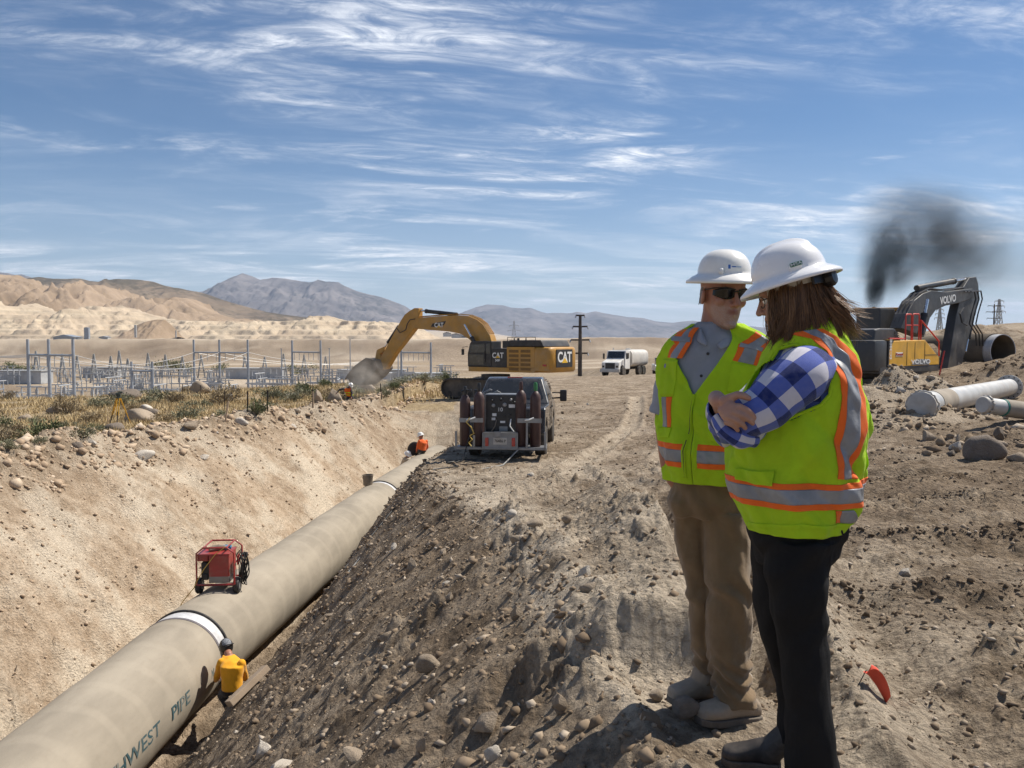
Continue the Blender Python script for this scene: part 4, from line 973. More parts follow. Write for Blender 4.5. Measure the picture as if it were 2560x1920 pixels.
# far trees between the yard and the terrace
def far_tree(px, Y, w, h, seed, lab):
    g = solve_ground(px, Y); e = empty('tree', g, 0, lab, 'tree', 'dark trees beyond the switchyard'); r = np.random.default_rng(seed)
    m = MB(); m.tube([(0, 0, -.3), (0, 0, h * .6)], [.25, .1], 6)
    for k in range(4): a = r.random() * 6.28; m.tube([(0, 0, h * .35), (math.cos(a) * w * .3, math.sin(a) * w * .3, h * .7)], [.1, .04], 4)
    m.build('trunk', M_WOOD, e)
    n = 420; c = r.normal(size=(9, 3)) * [w * .27, w * .27, h * .18] + [0, 0, h * .58]; p = c[r.integers(0, 9, n)] + r.normal(size=(n, 3)) * [w * .12, w * .12, h * .09]
    d = r.normal(size=(n, 3)); d /= np.linalg.norm(d, axis=1)[:, None]; s = np.cross(d, r.normal(size=(n, 3))); s /= np.linalg.norm(s, axis=1)[:, None]; L = .45
    V = np.stack([p - s * L * .5, p + s * L * .5, p + d * L], 1).reshape(-1, 3)
    np_mesh('crown', V, np.arange(n * 3).reshape(-1, 3), M_SAGE[2], e)
for k, (px, Y, w, h) in enumerate([(8, 345, 9, 7), (30, 350, 10, 6.5), (52, 345, 8, 6), (72, 352, 9, 5), (400, 350, 9, 8), (425, 352, 8, 9), (445, 348, 9, 7), (465, 352, 7, 6), (540, 355, 8, 6), (725, 355, 8, 6), (760, 352, 9, 5.5), (900, 350, 9, 5)]):
    far_tree(px, Y, w, h, 70 + k, 'dark bushy tree beyond the switchyard gantries')
# quarry plant and houses
for k, (px, py, Y, w, h) in enumerate([(218, 846, 1010, 5.5, 13), (339, 838, 1400, 3.5, 17), (440, 838, 1400, 2, 8), (262, 849, 1010, 11, 3), (170, 849, 1010, 26, 3), (1165, 849, 2300, 30, 7), (1190, 845, 2300, 26, 7), (1140, 842, 2300, 24, 7), (1118, 838, 2300, 22, 6), (1160, 838, 2300, 20, 6)]):
    b = P(px, py, Y); e = empty('quarry_building' if k < 5 else 'hillside_house', (b.x, Y, b.z), 0, ['dark square hopper tower on the quarry terrace', 'slim pale silo by the spoil hill', 'short post-like silo on the quarry floor', 'low pale conveyor shed beside the hopper tower', 'long low plant building on the terrace edge'][k] if k < 5 else 'small house on the slope behind the excavator boom', 'building', None if k < 5 else 'houses on the far slope')
    m = MB(); m.box((0, 0, h / 2 - 2), (w, w * .7, h + 4)); m.build('wall', M_LATTICE if k != 0 else M_STEELGREY, e)
    m = MB(); m.prism([(-w * .55, h), (w * .55, h), (0, h + w * .12)], -w * .38, w * .38); m.build('roof', M_WOOD if k >= 5 else M_STEELGREY, e)
# T-posts and wooden stakes along the berm
M_TPOST = mat('rusty dark T-post', (.055, .042, .036), .8, .2)
M_STAKE = mat('pine survey stake', (.52, .38, .25), .85)
M_WIREMESH = mat('dull fence wire', (.13, .12, .11), .7, .3)
for k, (x, y0, y1) in enumerate([(1263, 885, 1020), (1385, 893, 998), (1552, 930, 1075), (1710, 935, 1080), (1848, 930, 1080), (1160, 925, 985), (2160, 940, 1045)]):
    q0, q1 = c5((x, y0))[0], c5((x, y1))[0]; g = hit(q1[0], q1[1]); s = g.y / FPX; h = max(.7, (q1[1] - q0[1]) * s)
    m = MB(); m.bar((0, 0, -.3), (.02, 0, h), .05, .012); m.bar((0, .02, -.3), (.02, .02, h), .012, .045)
    for j in range(6): m.box((.01, -.012, h * (j + 1) / 7), (.02, .02, .02))
    o = m.build('fence_post', M_TPOST); o.location = g; tag(o, 'dark steel T-post standing among the sagebrush', 'fence post', 'T-posts on the plateau')
def stake(px, top, base, lab, lean=0.0, m_=None):
    g = hit(px, base); h = max(.4, (base - top) * g.y / FPX); m = MB(); m.bar((0, 0, -.15), (lean * h, 0, h), .05, .022)
    m.add([Vector((lean * h - .025, -.011, h)), Vector((lean * h + .025, -.011, h)), Vector((lean * h + .025, .011, h)), Vector((lean * h - .025, .011, h)), Vector((lean * h, 0, h + .06))], [(0, 1, 4), (1, 2, 4), (2, 3, 4), (3, 0, 4)])
    o = m.build('survey_stake', m_ or M_STAKE); o.location = g; tag(o, lab, 'stake')
stake(562, 1012, 1060, 'leaning pale survey stake on the berm crest', .2)
stake(635, 1014, 1042, 'short survey stake in the brush behind the berm')
stake(783, 980, 1018, 'survey stake on the berm near the boulders')
stake(1063, 945, 967, 'short survey stake in the grass below the excavator bucket')
stake(954, 966, 997, 'dark leaning post at the edge of the dust', -.08, M_TPOST)
stake(270, 1042, 1062, 'short pale stake left of the survey tripod')
stake(1433, 898, 924, 'thin survey stake on the far side of the haul road')

# survey tripod ----------------------------------------------------
g = hit(298, 1066); g.z = Hs(g.x, g.y)
M_TRIP = mat('yellow fibreglass', (.62, .33, .03), .5); M_DKGREEN = mat('instrument body', (.05, .06, .05), .5)
e = empty('survey_tripod', g, .3, 'yellow survey tripod with a dark instrument on the rubble berm', 'tripod')
for k in range(3):
    a = 2.09 * k + .5; f = Vector((math.cos(a) * .62, math.sin(a) * .62, -.05)); tp = Vector((math.cos(a) * .08, math.sin(a) * .08, 1.42))
    m = MB(); s = Vector((-math.sin(a), math.cos(a), 0)) * .06
    m.bar(tp + s, tp.lerp(f, .58) + s * .6, .045, .03); m.bar(tp - s, tp.lerp(f, .58) - s * .6, .045, .03); l = m.build('leg', M_TRIP, e)
    m = MB(); m.bar(tp.lerp(f, .45), f, .05, .035); m.lathe([(.035, .0), (.004, -.1)], f, (0, 0, 1), 6); m.build('leg_extension', M_TPOST if k else M_TRIP, l)
m = MB(); m.lathe([(.10, 1.40), (.12, 1.43), (.12, 1.46), (.06, 1.48)], n=12); m.build('head', M_DKGREEN, e)
m = MB(); m.box((0, 0, 1.58), (.2, .18, .18), bev=.03); m.tube([(-.12, 0, 1.62), (.18, 0, 1.72)], [.06, .05], 10); m.bar((0, -.1, 1.5), (0, -.1, 1.78), .04); m.build('instrument', M_DKGREEN, e, angle=40)

# white pipes and big spare pipe on the right ------------------------------
M_WPIPE = mat('white primed steel pipe', (.46, .46, .45), .45, .1, .18, dirt_col=(.40, .33, .26), scale=2.5)
M_CAP = mat('grey plastic wrap cap', (.46, .44, .41), .6, 0, .2, scale=3, bump=.3)
M_GREENBAND = mat('teal tape band', (.02, .18, .15), .5)
M_CEMGREY = concrete_material('grey mortar coating', (.33, .29, .24))
def spare_pipe(label, a, b, r, bands, cap=None, flange=None, open_=False):
    """bands: list of (start, end, radius, material) in metres from a"""
    a, b = Vector(a), Vector(b); ax = (b - a).normalized(); e = empty('steel_pipe', a, 0, label, 'pipe')
    for s, t_, rr, mm in bands:
        m = MB(); m.lathe([(rr - .03, s), (rr, s), (rr, t_), (rr - .03, t_)], (0, 0, 0), ax, 40, not open_); m.build('pipe_wall', mm, e, angle=40)
    if cap:
        m = MB(); m.lathe([(r * .3, -.035), (r * .93, -.03), (r * 1.03, -.01), (r * 1.04, .05)], (0, 0, 0), ax, 40, True); m.build('end_cap', M_CAP, e, angle=40)
        m = MB(); rr = random.Random(4); n = 44; pts = []
        q = Vector((0, 0, 1)).rotation_difference(ax).to_matrix()
        for i in range(n): w = r * (1.05 + .10 * rr.random()); pts.append(q @ Vector((w * math.cos(6.2832 * i / n), w * math.sin(6.2832 * i / n), .05 + .05 * rr.random())))
        m.tube(pts, .022, 5, closed=True); m.build('ragged_wrap', M_CAP, e)
    if flange is not None:
        m = MB(); s = flange; m.lathe([(r * .9, s), (r * 1.45, s), (r * 1.45, s + .05), (r * .9, s + .05)], (0, 0, 0), ax, 40, False); fl = m.build('flange', M_WPIPE, e, angle=40)
        q = Vector((0, 0, 1)).rotation_difference(ax).to_matrix()
        for i in range(14):
            m = MB(); c = q @ Vector((r * 1.22 * math.cos(i * .4488), r * 1.22 * math.sin(i * .4488), s - .02)); m.lathe([(.022, 0), (.022, .09)], c, ax, 6); m.build('bolt', M_TPOST, fl)
    return e
spare_pipe('long white pipe with a grey capped end and a bolted flange', P(2304, 1014, 18.0), P(2530, 966, 29.0), .29, [(.02, .95, .285, M_WPIPE), (.94, 2.6, .297, M_CEMGREY), (2.59, 13.6, .285, M_WPIPE)], cap=True, flange=13.2)
spare_pipe('short white pipe stub with a ragged capped end and teal band', P(2458, 1012, 16.4), P(2700, 1046, 17.4), .165, [(.02, .52, .160, M_WPIPE), (.51, .56, .172, M_GREENBAND), (.55, 3.0, .178, M_CEMGREY)], cap=True)
a = P(2300, 880, 41.0); b = P(2508, 878, 36.6)
big = spare_pipe('large dark mortar-coated pipe with a bright steel end behind the dark excavator', b, a + (a - b) * .6, .75, [(.0, .42, .755, M_STEELBAND), (.40, 9, .80, M_MORTAR_DK)], open_=True)
m = MB(); ax = (a - b).normalized(); m.lathe([(.72, .02), (.72, 8.5), (.0, 8.5)], (0, 0, 0), ax, 40, False); m.build('inner_lining', M_MORTAR_DK, big, angle=40)
for o in big.children:
    pass

# timber on the bank, survey flag, bucket ---------------------------------
M_TIMBER = mat('dusty timber', (.34, .26, .185), .9, 0, .3, scale=4, bump=.3)
g = hit(625, 1722); m = MB(); m.box((0, 0, 0), (.16, .72, .09), bev=.008); o = m.build('timber_block', M_TIMBER); n = Hn(g.x, g.y)
o.rotation_euler = (Vector((0, 0, 1)).rotation_difference(n).to_matrix() @ Euler((0, 0, R(-38))).to_matrix()).to_euler(); o.location = g + n * .05
tag(o, 'short tan timber lying on the bank beside the yellow-shirted welder', 'timber')
M_FLAG = mat('red-orange plastic flag', (.72, .10, .055), .45, spec=.4)
g = hit(2128, 1752)
e = empty('marker_flag', g, 0, 'small bent orange-red marker flag on a wire stuck in the dirt', 'flag')
tip = Vector((.075, .03, .115))
m = MB(); m.tube([(0, 0, -.05), (.02, .01, .03), tip], .0022, 5); m.build('wire_stem', M_TPOST, e)
V = []; F = []; nu, nv = 14, 8
for i in range(nu):
    for j in range(nv):
        s, w = i / (nu - 1), j / (nv - 1)
        V.append(tip + Vector((.010 + .085 * s + .012 * math.sin(w * 4 + s * 3), -.018 + .05 * w + .012 * math.sin(s * 5), .008 - .095 * s * s - .03 * s + .022 * math.sin(w * 5.5 + s * 2.5) - .012 * w)))
for i in range(nu - 1):
    for j in range(nv - 1): k = i * nv + j; F.append((k, k + 1, k + nv + 1, k + nv))
mesh_obj('flag_sheet', V, F, M_FLAG, e, True)
M_BUCKET = mat('grey-brown plastic pail', (.16, .13, .10), .6, 0, .3)
yb = 26.1; g = Vector((float(pipe_x(yb)) - .22, yb, PIPE_Z + PIPE_R - .03)); e = empty('bucket', g, 0, 'dusty brown pail standing on the pipe at the far joint', 'bucket')
m = MB(); m.lathe([(.0, 0), (.145, 0), (.165, .30), (.175, .305), (.175, .34), (.16, .34), (.14, .03), (0, .03)], n=24); m.build('pail', M_BUCKET, e, angle=40)
m = MB(); m.tube([(.17 * math.cos(a), .17 * math.sin(a) * .3 - .1, .31 - .16 * math.sin(a)) for a in np.linspace(0, math.pi, 12)], .006, 5); m.build('handle', M_TPOST, e)

# red welding machine on wheels standing on the pipe ------------------------
M_RED = mat('red enamel', (.30, .025, .022), .4, 0, .18, scale=5, coat=.2); M_GREYPLATE = mat('grey steel plate', (.22, .21, .20), .5, .3, .15); M_CABLE = mat('black cable', (.015, .015, .016), .5)
M_YROPE = mat('yellow cord', (.60, .42, .10), .7); M_BLUE = mat('blue glove', (.06, .22, .38), .7); M_RIM = mat('dull wheel rim', (.30, .30, .30), .5, .4)
yb = 15.15; g = Vector((float(pipe_x(yb)) - .02, yb, PIPE_Z + PIPE_R)); e = empty('welding_machine', g, R(4), 'red wheeled welding generator with coiled cables standing on the pipe', 'welding machine')
for sx in (-1, 1):
    x = sx * .34; zc_ = math.sqrt(PIPE_R ** 2 - .34 ** 2) - PIPE_R + .145
    m = MB(); m.lathe([(.05, -.05), (.13, -.05), (.147, -.03), (.147, .03), (.13, .05), (.05, .05)], (x, -.13, zc_), (1, 0, 0), 20); w = m.build('wheel', M_BLACK, e, angle=40)
    m = MB(); m.lathe([(.02, -.056), (.075, -.056), (.075, .056), (.02, .056)], (x, -.13, zc_), (1, 0, 0), 14); m.build('rim', M_RIM, w)
m = MB(); m.tube([(-.34, -.13, .06), (.34, -.13, .06)], .016, 6); m.build('axle', M_GREYPLATE, e)
m = MB(); m.box((.05, 0, .40), (.36, .52, .50), bev=.015); m.build('body', M_RED, e); m = MB(); m.box((.05, 0, .20), (.366, .526, .12), bev=.01); m.build('base_skirt', M_GREYPLATE, e)
m = MB(); m.box((-.20, 0, .36), (.16, .46, .30), bev=.02); m.box((-.2, -.2, .25), (.10, .1, .12), bev=.02); m.build('engine', M_CABLE, e)
m = MB(); m.box((-.05, 0, .665), (.58, .54, .03), bev=.01); m.box((-.24, 0, .60), (.20, .5, .12), bev=.02); m.build('fuel_tank', M_RED, e)
m = MB()
for sy in (-.29, .29):
    m.tube([(-.34, sy, .12), (-.34, sy, .70), (-.22, sy, .80), (.20, sy, .80), (.33, sy, .70), (.33, sy, .12)], .017, 8)
for p, q in (((-.34, -.29, .12), (-.34, .29, .12)), ((.33, -.29, .12), (.33, .29, .12)), ((-.22, -.29, .80), (-.22, .29, .80)), ((.20, -.29, .80), (.20, .29, .80)), ((.33, -.29, .5), (.33, .29, .5))): m.tube([p, q], .015, 6)
for sy in (-.29, .29): m.tube([(-.34, sy, .12), (.33, sy, .12)], .017, 6)
m.build('roll_cage', M_RED, e, angle=50)
m = MB(); m.box((.345, -.05, .52), (.02, .18, .16), rot=(0, 0, .1)); m.build('panel_plate', mat('bright red plate', (.62, .05, .04), .5), e)
for k in range(7):
    m = MB(); a0 = .2 * k; rr = .20 + .018 * k
    m.tube([(.42 + .022 * (k % 4) + .02 * math.sin(3 * t_ + k), .05 * math.cos(t_) * 2 + .08 * math.sin(k), .50 - .05 * k * .2 + rr * math.sin(t_) - .10) for t_ in np.linspace(0, 6.28, 26)[:-1]], .010, 6, closed=True); m.build('cable_coil', M_CABLE, e)
for k in range(5):
    m = MB(); m.tube([(.36, -.25 + .08 * k, .68), (.40 + .02 * k, -.2 + .06 * k, .45), (.37, -.1 + .05 * k, .2), (.44, -.05 + .06 * k, .1)], .010, 6); m.build('cable', M_CABLE, e)
m = MB(); m.tube([(.18, -.30, .82), (.0, -.31, .68), (-.2, -.30, .42), (-.33, -.31, .2), (-.38, -.32, .08), (-.62, -.2, -.2), (-.9, .1, -.62)], .008, 5); m.build('cord', M_YROPE, e)
m = MB(); m.tube([(-.16, -.1, .72), (-.02, 0, .735), (.10, .05, .72)], [.05, .06, .04], 8); m.box((-.1, .1, .71), (.16, .14, .06), rot=(.1, 0, .4), bev=.02); o = m.build('welding_glove', M_BUCKET); o.parent = None; o.matrix_world = Matrix.Translation(g) @ Matrix.Translation((0, 0, 0)); tag(o, 'dark leather glove lying on top of the red welding machine', 'glove')
m = MB(); m.box((.10, .08, .725), (.18, .14, .06), rot=(0, .05, .3), bev=.025); o = m.build('rag', M_BLUE); o.location = g; tag(o, 'blue rag lying on top of the red welding machine', 'rag')

# ================================================================ machines
class Frame:
    """a machine's own axes: x forward, y to its left, z up"""
    def __init__(s, origin, heading):
        s.o = Vector(origin); s.h = heading; s.x = Vector((math.cos(heading), math.sin(heading), 0)); s.y = Vector((-math.sin(heading), math.cos(heading), 0))
    def at(s, px, py, y0=0.0):
        """local (x, z) where the sight line through a pixel meets the machine's lengthwise plane y = y0"""
        d = P(px, py, 10) - CAM; q = s.o + s.y * y0; k = (q - CAM).dot(s.y) / d.dot(s.y); w = CAM + d * k - s.o
        return (w.dot(s.x), w.z)
M_CATY = mat('excavator yellow paint', (.46, .235, .035), .45, 0, .22, dirt_col=(.34, .26, .17), scale=2.2, coat=.1)
M_CATB = mat('excavator black paint', (.020, .020, .022), .45, 0, .22, dirt_col=(.16, .13, .10), scale=2)
M_DKSTEEL = mat('dusty track steel', (.085, .075, .065), .7, .3, .4, dirt_col=(.24, .19, .14), scale=3)
M_CHROME = mat('chromed cylinder rod', (.65, .65, .66), .18, .9)
M_GLASS = mat('tinted cab glass', (.03, .038, .04), .08, 0, .12, dirt_col=(.25, .23, .20), spec=.8)
M_LETTER = mat('white decal', (.80, .80, .78), .5); M_DECALY = mat('yellow decal', (.75, .45, .03), .5)
M_VOLY = mat('loader yellow paint', (.78, .42, .045), .4, 0, .12, dirt_col=(.40, .30, .19), scale=2.5, coat=.2)
M_VOLG = mat('dark grey machine paint', (.045, .046, .048), .45, 0, .2, dirt_col=(.20, .17, .14), scale=2)
M_REDRAIL = mat('red handrail', (.52, .045, .03), .5)
M_LAMPRED = mat('red lamp lens', (.42, .03, .02), .25, spec=.7)
def tracks(e, length, gauge, z, width=.6, hgt=1.0):
    for s in (-1, 1):
        y = s * gauge / 2; m = MB(); n = 40; r = hgt / 2; L = length / 2 - r
        t_ = empty('track', (0, 0, 0)); t_.parent = e
        pts = [(L + r * math.cos(a), r + r * math.sin(a)) for a in np.linspace(-math.pi / 2, math.pi / 2, 12)] + [(-L + r * math.cos(a), r + r * math.sin(a)) for a in np.linspace(math.pi / 2, 1.5 * math.pi, 12)]
        m = MB(); m.prism([(x, z + q) for x, q in pts], y - width * .25, y + width * .25); m.build('track_frame', M_DKSTEEL, t_)
        per = []; k = len(pts)
        for i in range(k):
            a, b = Vector(pts[i]), Vector(pts[(i + 1) % k]); d = (b - a).length; c = max(1, int(d / .22))
            for j in range(c):
                p = a.lerp(b, (j + .5) / c); per.append((p, math.atan2(b.y - a.y, b.x - a.x)))
        m0 = None
        for p, an in per:
            if m0 is None:
                mm = MB(); mm.box((0, 0, 0), (.19, width, .05)); mm.box((0, 0, -.05), (.03, width, .06)); sh = mm.build('track_shoe', M_DKSTEEL, t_); m0 = sh
            else: sh = m0.copy(); COL.objects.link(sh)
            sh.location = (p.x, y, z + p.y); sh.rotation_euler = (0, -an, 0)
        for i in range(7):
            m = MB(); m.lathe([(.04, -width * .28), (.15, -width * .28), (.15, width * .28), (.04, width * .28)], (-L + 2 * L * i / 6, y, z + .2), (0, 1, 0), 12); m.build('roller', M_CATB, t_)
def cyl(e, name, a, b, r, rod=.5, y=0.0):
    a, b = Vector((a[0], y, a[1])), Vector((b[0], y, b[1])); c = a.lerp(b, rod)
    m = MB(); m.tube([a, c], r, 12); m.lathe([(r * 1.15, -.05), (r * 1.15, .05)], c, (b - a), 12); o = m.build(name, M_CATB, e, angle=40)
    m = MB(); m.tube([c, b], r * .55, 10); m.build('rod', M_CHROME, o, angle=40); return o
def decal(parent, name, body, size, loc, M3, m, sx=1.0, bold=.004):
    T = Matrix.Translation(loc) @ M3.to_4x4(); return text_obj(name, body, size, m, parent, T, .002, sx, bold)
def face_m(xaxis, up): x = Vector(xaxis); y = Vector(up); z = x.cross(y); return Matrix((x, y, z)).transposed()

# ---- yellow excavator, seen from its left side and tail ---------------------
def c3p(x, y): return (880 + x * .3617, 740 + y * .3617)
cat_o = Vector((-.95, 48, Hs(-.95, 48))); CF = Frame(cat_o, R(145)); gz = cat_o.z
cat_e = empty('excavator', cat_o, CF.h, 'yellow tracked excavator with black cab digging beside the trench', 'excavator')
def cl3(x, y, y0=0.0): return CF.at(*c3p(x, y), y0)
tracks(cat_e, 5.4, 2.75, 0, .65, 1.02)
m = MB(); m.box((0, 0, .85), (2.4, 2.2, .5), bev=.08); m.lathe([(.85, 1.05), (.85, 1.32)], n=24); m.build('undercarriage', M_DKSTEEL, cat_e)
zb0 = cl3(1000, 525, 1.5)[1]; zt0 = cl3(1150, 352, 1.5)[1]; xr = cl3(1262, 400, 1.5)[0]; xf = cl3(802, 450, 1.5)[0]; xcabr = cl3(962, 450, 1.5)[0]
m = MB(); m.box(((xr + xf) / 2, 0, zb0 + .13), (xf - xr, 2.96, .26), bev=.04); m.build('deck', M_CATY, cat_e)
xm = cl3(1068, 450, 1.5)[0]
m = MB(); m.box(((xr + xm) / 2, 1.12, (zb0 + .26 + zt0) / 2), (xm - xr - .01, .74, zt0 - zb0 - .26), bev=.03); panel = m.build('engine_panel', M_CATY, cat_e)
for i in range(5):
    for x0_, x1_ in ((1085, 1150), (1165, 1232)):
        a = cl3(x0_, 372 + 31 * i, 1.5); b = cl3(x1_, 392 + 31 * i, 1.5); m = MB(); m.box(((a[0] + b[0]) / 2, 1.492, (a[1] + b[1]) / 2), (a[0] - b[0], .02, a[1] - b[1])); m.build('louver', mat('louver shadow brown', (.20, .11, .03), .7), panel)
m = MB(); m.box(((xr + xm) / 2, -.55, (zb0 + .26 + zt0) / 2), (xm - xr, 1.9, zt0 - zb0 - .28), bev=.03); m.build('engine_housing', M_CATY, cat_e)
zh = cl3(1150, 305, 1.2)[1]; xh = cl3(1072, 330, 1.4)[0]
m = MB(); m.prism([(xr - .55, zt0), (xh, zt0), (xh - .12, zh), (xr - .35, zh)], -1.35, 1.42); m.build('hood', M_CATB, cat_e, bevel=.06)
zs0, zs1 = zb0 + .26, cl3(1010, 362, 1.5)[1]
m = MB(); m.box(((xm + xcabr) / 2, 1.0, (zs0 + zs1) / 2), (xcabr - xm - .01, .96, zs1 - zs0), bev=.03); m.build('side_cabinet', M_CATB, cat_e)
# counterweight: rounded tail
n = 24; poly = []
m = MB(); zt1 = cl3(1400, 352, .2)[1]; prof = []
for i in range(n + 1):
    a = math.pi / 2 + math.pi * i / n; sa, ca = math.sin(a), math.cos(a); pw = .35
    prof.append((xr - 1.0 * abs(ca) ** pw * 1.0 * (1 if ca < 0 else -1) * 1.0, 1.49 * abs(sa) ** pw * (1 if sa >= 0 else -1)))
prof = [(xr, 1.49)] + prof[1:-1] + [(xr, -1.49)]
V = []; F = []; K = len(prof); rows = [(zb0 + .02, .93), (zb0 + .12, 1.0), (zt1 - .22, 1.0), (zt1 - .06, .97), (zt1, .90)]
for z, k in rows:
    for x, y in prof: V.append((xr + (x - xr) * k, y * (k if k < 1 else 1), z))
for r_ in range(len(rows) - 1):
    for i in range(K - 1): q = r_ * K + i; F.append((q, q + 1, q + K + 1, q + K))
F.append(tuple((len(rows) - 1) * K + i for i in range(K))); F.append(tuple(range(K))[::-1])
m.add(V, F); m.add([(xr, 1.49, zb0 + .02), (xr, -1.49, zb0 + .02), (xr, -1.49, zt1), (xr, 1.49, zt1)], [(0, 1, 2, 3)]); cw = m.build('counterweight', M_CATY, cat_e, angle=45)
xt = xr - 1.0
m = MB(); m.box((xt - .004, .05, (zb0 + zt1) / 2 + .08), (.03, 1.7, (zt1 - zb0) * .70), bev=.012); m.build('decal_panel', M_CATB, cw)
rear = face_m((0, -1, 0), (0, 0, 1))
decal(cw, 'lettering', 'CAT', .78, (xt - .024, .05, (zb0 + zt1) / 2 + .12), rear, M_LETTER, .95, .022)
def tri(parent, loc, M3, w, h):
    V = [M3 @ Vector(q) + Vector(loc) for q in ((-w / 2, 0, .004), (w / 2, 0, .004), (0, h, .004))]; mesh_obj('triangle_mark', V, [(0, 1, 2)], M_DECALY, parent)
tri(cw, (xt - .026, .05, (zb0 + zt1) / 2 - .17), rear, .62, .30)
for s in (1, -1):
    m = MB(); m.box((xr - .62, s * 1.46, zb0 + .42), (.22, .08, .10), bev=.01); m.build('reflector', M_LAMPRED, cw)
# cab
xc0, xc1 = xcabr + .02, xf; zc0 = zs0; zc1 = cl3(880, 312, 1.5)[1]
m = MB(); post = .07
prc = [(xc0, zc0), (xc1 + .05, zc0), (xc1 + .06, zc0 + .75), (xc1 - .10, zc1 - .12), (xc1 - .22, zc1), (xc0, zc1)]
m.prism(prc, .50, 1.47); cabin = m.build('cab', M_CATB, cat_e, bevel=.04)
def pane(poly, y, name='window_pane', th=.012):
    m = MB(); m.prism(poly, y, y + th); return m.build(name, M_GLASS, cabin)
L_ = xc1 - xc0
pane([(xc0 + .45, zc0 + .82), (xc1 - .12, zc0 + .82), (xc1 - .22, zc1 - .2), (xc0 + .45, zc1 - .16)], 1.47); pane([(xc0 + .52, zc0 + .12), (xc1 - .08, zc0 + .12), (xc1 - .06, zc0 + .70), (xc0 + .52, zc0 + .70)], 1.47)
pane([(xc0 + .08, zc0 + .75), (xc0 + .34, zc0 + .75), (xc0 + .34, zc1 - .16), (xc0 + .08, zc1 - .16)], 1.47)
m = MB(); m.add([(xc1 + .068, .6, zc0 + .2), (xc1 + .068, 1.38, zc0 + .2), (xc1 + .070, 1.38, zc0 + .74), (xc1 + .070, .6, zc0 + .74)], [(0, 1, 2, 3)]); m.build('windscreen', M_GLASS, cabin)
m = MB(); m.tube([(xc0 + .42, 1.50, zc0 + .3), (xc0 + .42, 1.53, zc0 + .9)], .02, 6); m.build('door_handle', M_CATB, cabin)
m = MB(); m.tube([(xc1 + .05, 1.45, zc1 - .3), (xc1 + .28, 1.62, zc1 - .35), (xc1 + .28, 1.62, zc1 - .7)], .018, 6); m.box((xc1 + .28, 1.62, zc1 - .62), (.05, .2, .34)); m.build('mirror', M_CATB, cat_e)
m = MB(); m.box((xm + .25, .9, zs1 + .22), (.42, .7, .40), bev=.03); m.build('air_box', M_CATB, cat_e)
left = face_m((-1, 0, 0), (0, 0, 1))
decal(cat_e, 'lettering', 'CAT', .42, ((xm + xcabr) / 2 + .08, 1.486, cl3(1000, 412, 1.5)[1]), left, M_LETTER, .95, .010)
tri(cat_e, ((xm + xcabr) / 2 + .08, 1.489, cl3(1000, 428, 1.5)[1]), left, .34, .15)
decal(cat_e, 'model_number', '349F', .19, ((xm + xcabr) / 2 + .1, 1.486, cl3(1000, 446, 1.5)[1]), left, M_LETTER, .9, .004)
m = MB()
for a, b in ((1075, 1120), (1125, 1200), (1205, 1268)):
    p, q = cl3(a, 300, 1.3), cl3(b, 300, 1.3); zz_ = cl3(a, 285, 1.3)[1]; m.tube([(p[0], 1.3, zh - .05), (p[0], 1.3, zz_), (q[0], 1.3, zz_), (q[0], 1.3, zh - .05)], .022, 6)
m.build('handrail', M_CATB, cat_e)
m = MB(); m.tube([(xm + .1, .2, zt0), (xm + .1, .2, zh + .12)], .07, 8); m.build('exhaust', M_CATB, cat_e)
boom_px = [(985, 320), (970, 270), (925, 200), (880, 165), (820, 140), (740, 133), (640, 138), (470, 152), (455, 165), (448, 195), (445, 225), (560, 235), (690, 246), (770, 262), (830, 300), (870, 350), (960, 380)]
boom_l = [cl3(x, y) for x, y in boom_px]
m = MB(); m.prism(boom_l, -.27, .27); boom = m.build('boom', M_CATY, cat_e, bevel=.03)
bf = face_m((-1, 0, 0), (0, 0, 1))
q = cl3(596, 202, .34); m = MB(); qq = [cl3(x, y, .34) for x, y in ((540, 212), (552, 190), (645, 172), (632, 200), (590, 216))]; m.prism(qq, .270, .280); dp = m.build('decal_panel', M_CATB, boom)
decal(boom, 'lettering', 'CAT', .38, (q[0], .284, q[1]), bf, M_LETTER, .95, .009); tri(boom, (q[0], .287, q[1] - .13), bf, .30, .13)
for k in range(4):
    m = MB(); yk = -.18 + .12 * k; m.tube([(x, yk, z + .07) for x, z in boom_l[1:8]], .028, 6); m.build('hydraulic_line', M_CATY, boom)
m = MB(); m.tube([(x - .1, .36, z + .05) for x, z in [cl3(*w) for w in ((455, 165), (420, 170), (400, 200), (390, 240), (350, 260), (330, 230))]], .03, 6); m.build('hose', M_CATB, boom)
stick_l = [cl3(x, y) for x, y in ((475, 84), (445, 84), (405, 108), (378, 130), (352, 170), (205, 440), (210, 490), (228, 508), (248, 503), (310, 400), (445, 226), (460, 190), (474, 150))]
m = MB(); m.prism(stick_l, -.21, .21); stick = m.build('stick', M_CATY, cat_e, bevel=.03)
cyl(cat_e, 'arm_cylinder', cl3(725, 128), cl3(470, 100), .12, .82); c_b = cyl(cat_e, 'bucket_cylinder', cl3(325, 205), cl3(222, 362), .10, .72)
for s in (-.5, .5): cyl(cat_e, 'boom_cylinder', cl3(850, 330, s), cl3(778, 198, s), .12, .30, s)
m = MB(); m.prism([cl3(x, y) for x, y in ((235, 350), (185, 372), (172, 440), (196, 470), (215, 440), (208, 400), (240, 372))], -.2, .2); m.build('linkage', M_CATY, cat_e, bevel=.02)
bk = [cl3(x, y) for x, y in ((215, 440), (150, 425), (105, 455), (60, 490), (20, 545), (40, 600), (110, 615), (180, 560), (232, 500))]
m = MB(); m.prism(bk, -.75, .75); buck = m.build('bucket', M_DKSTEEL, cat_e, bevel=.05)
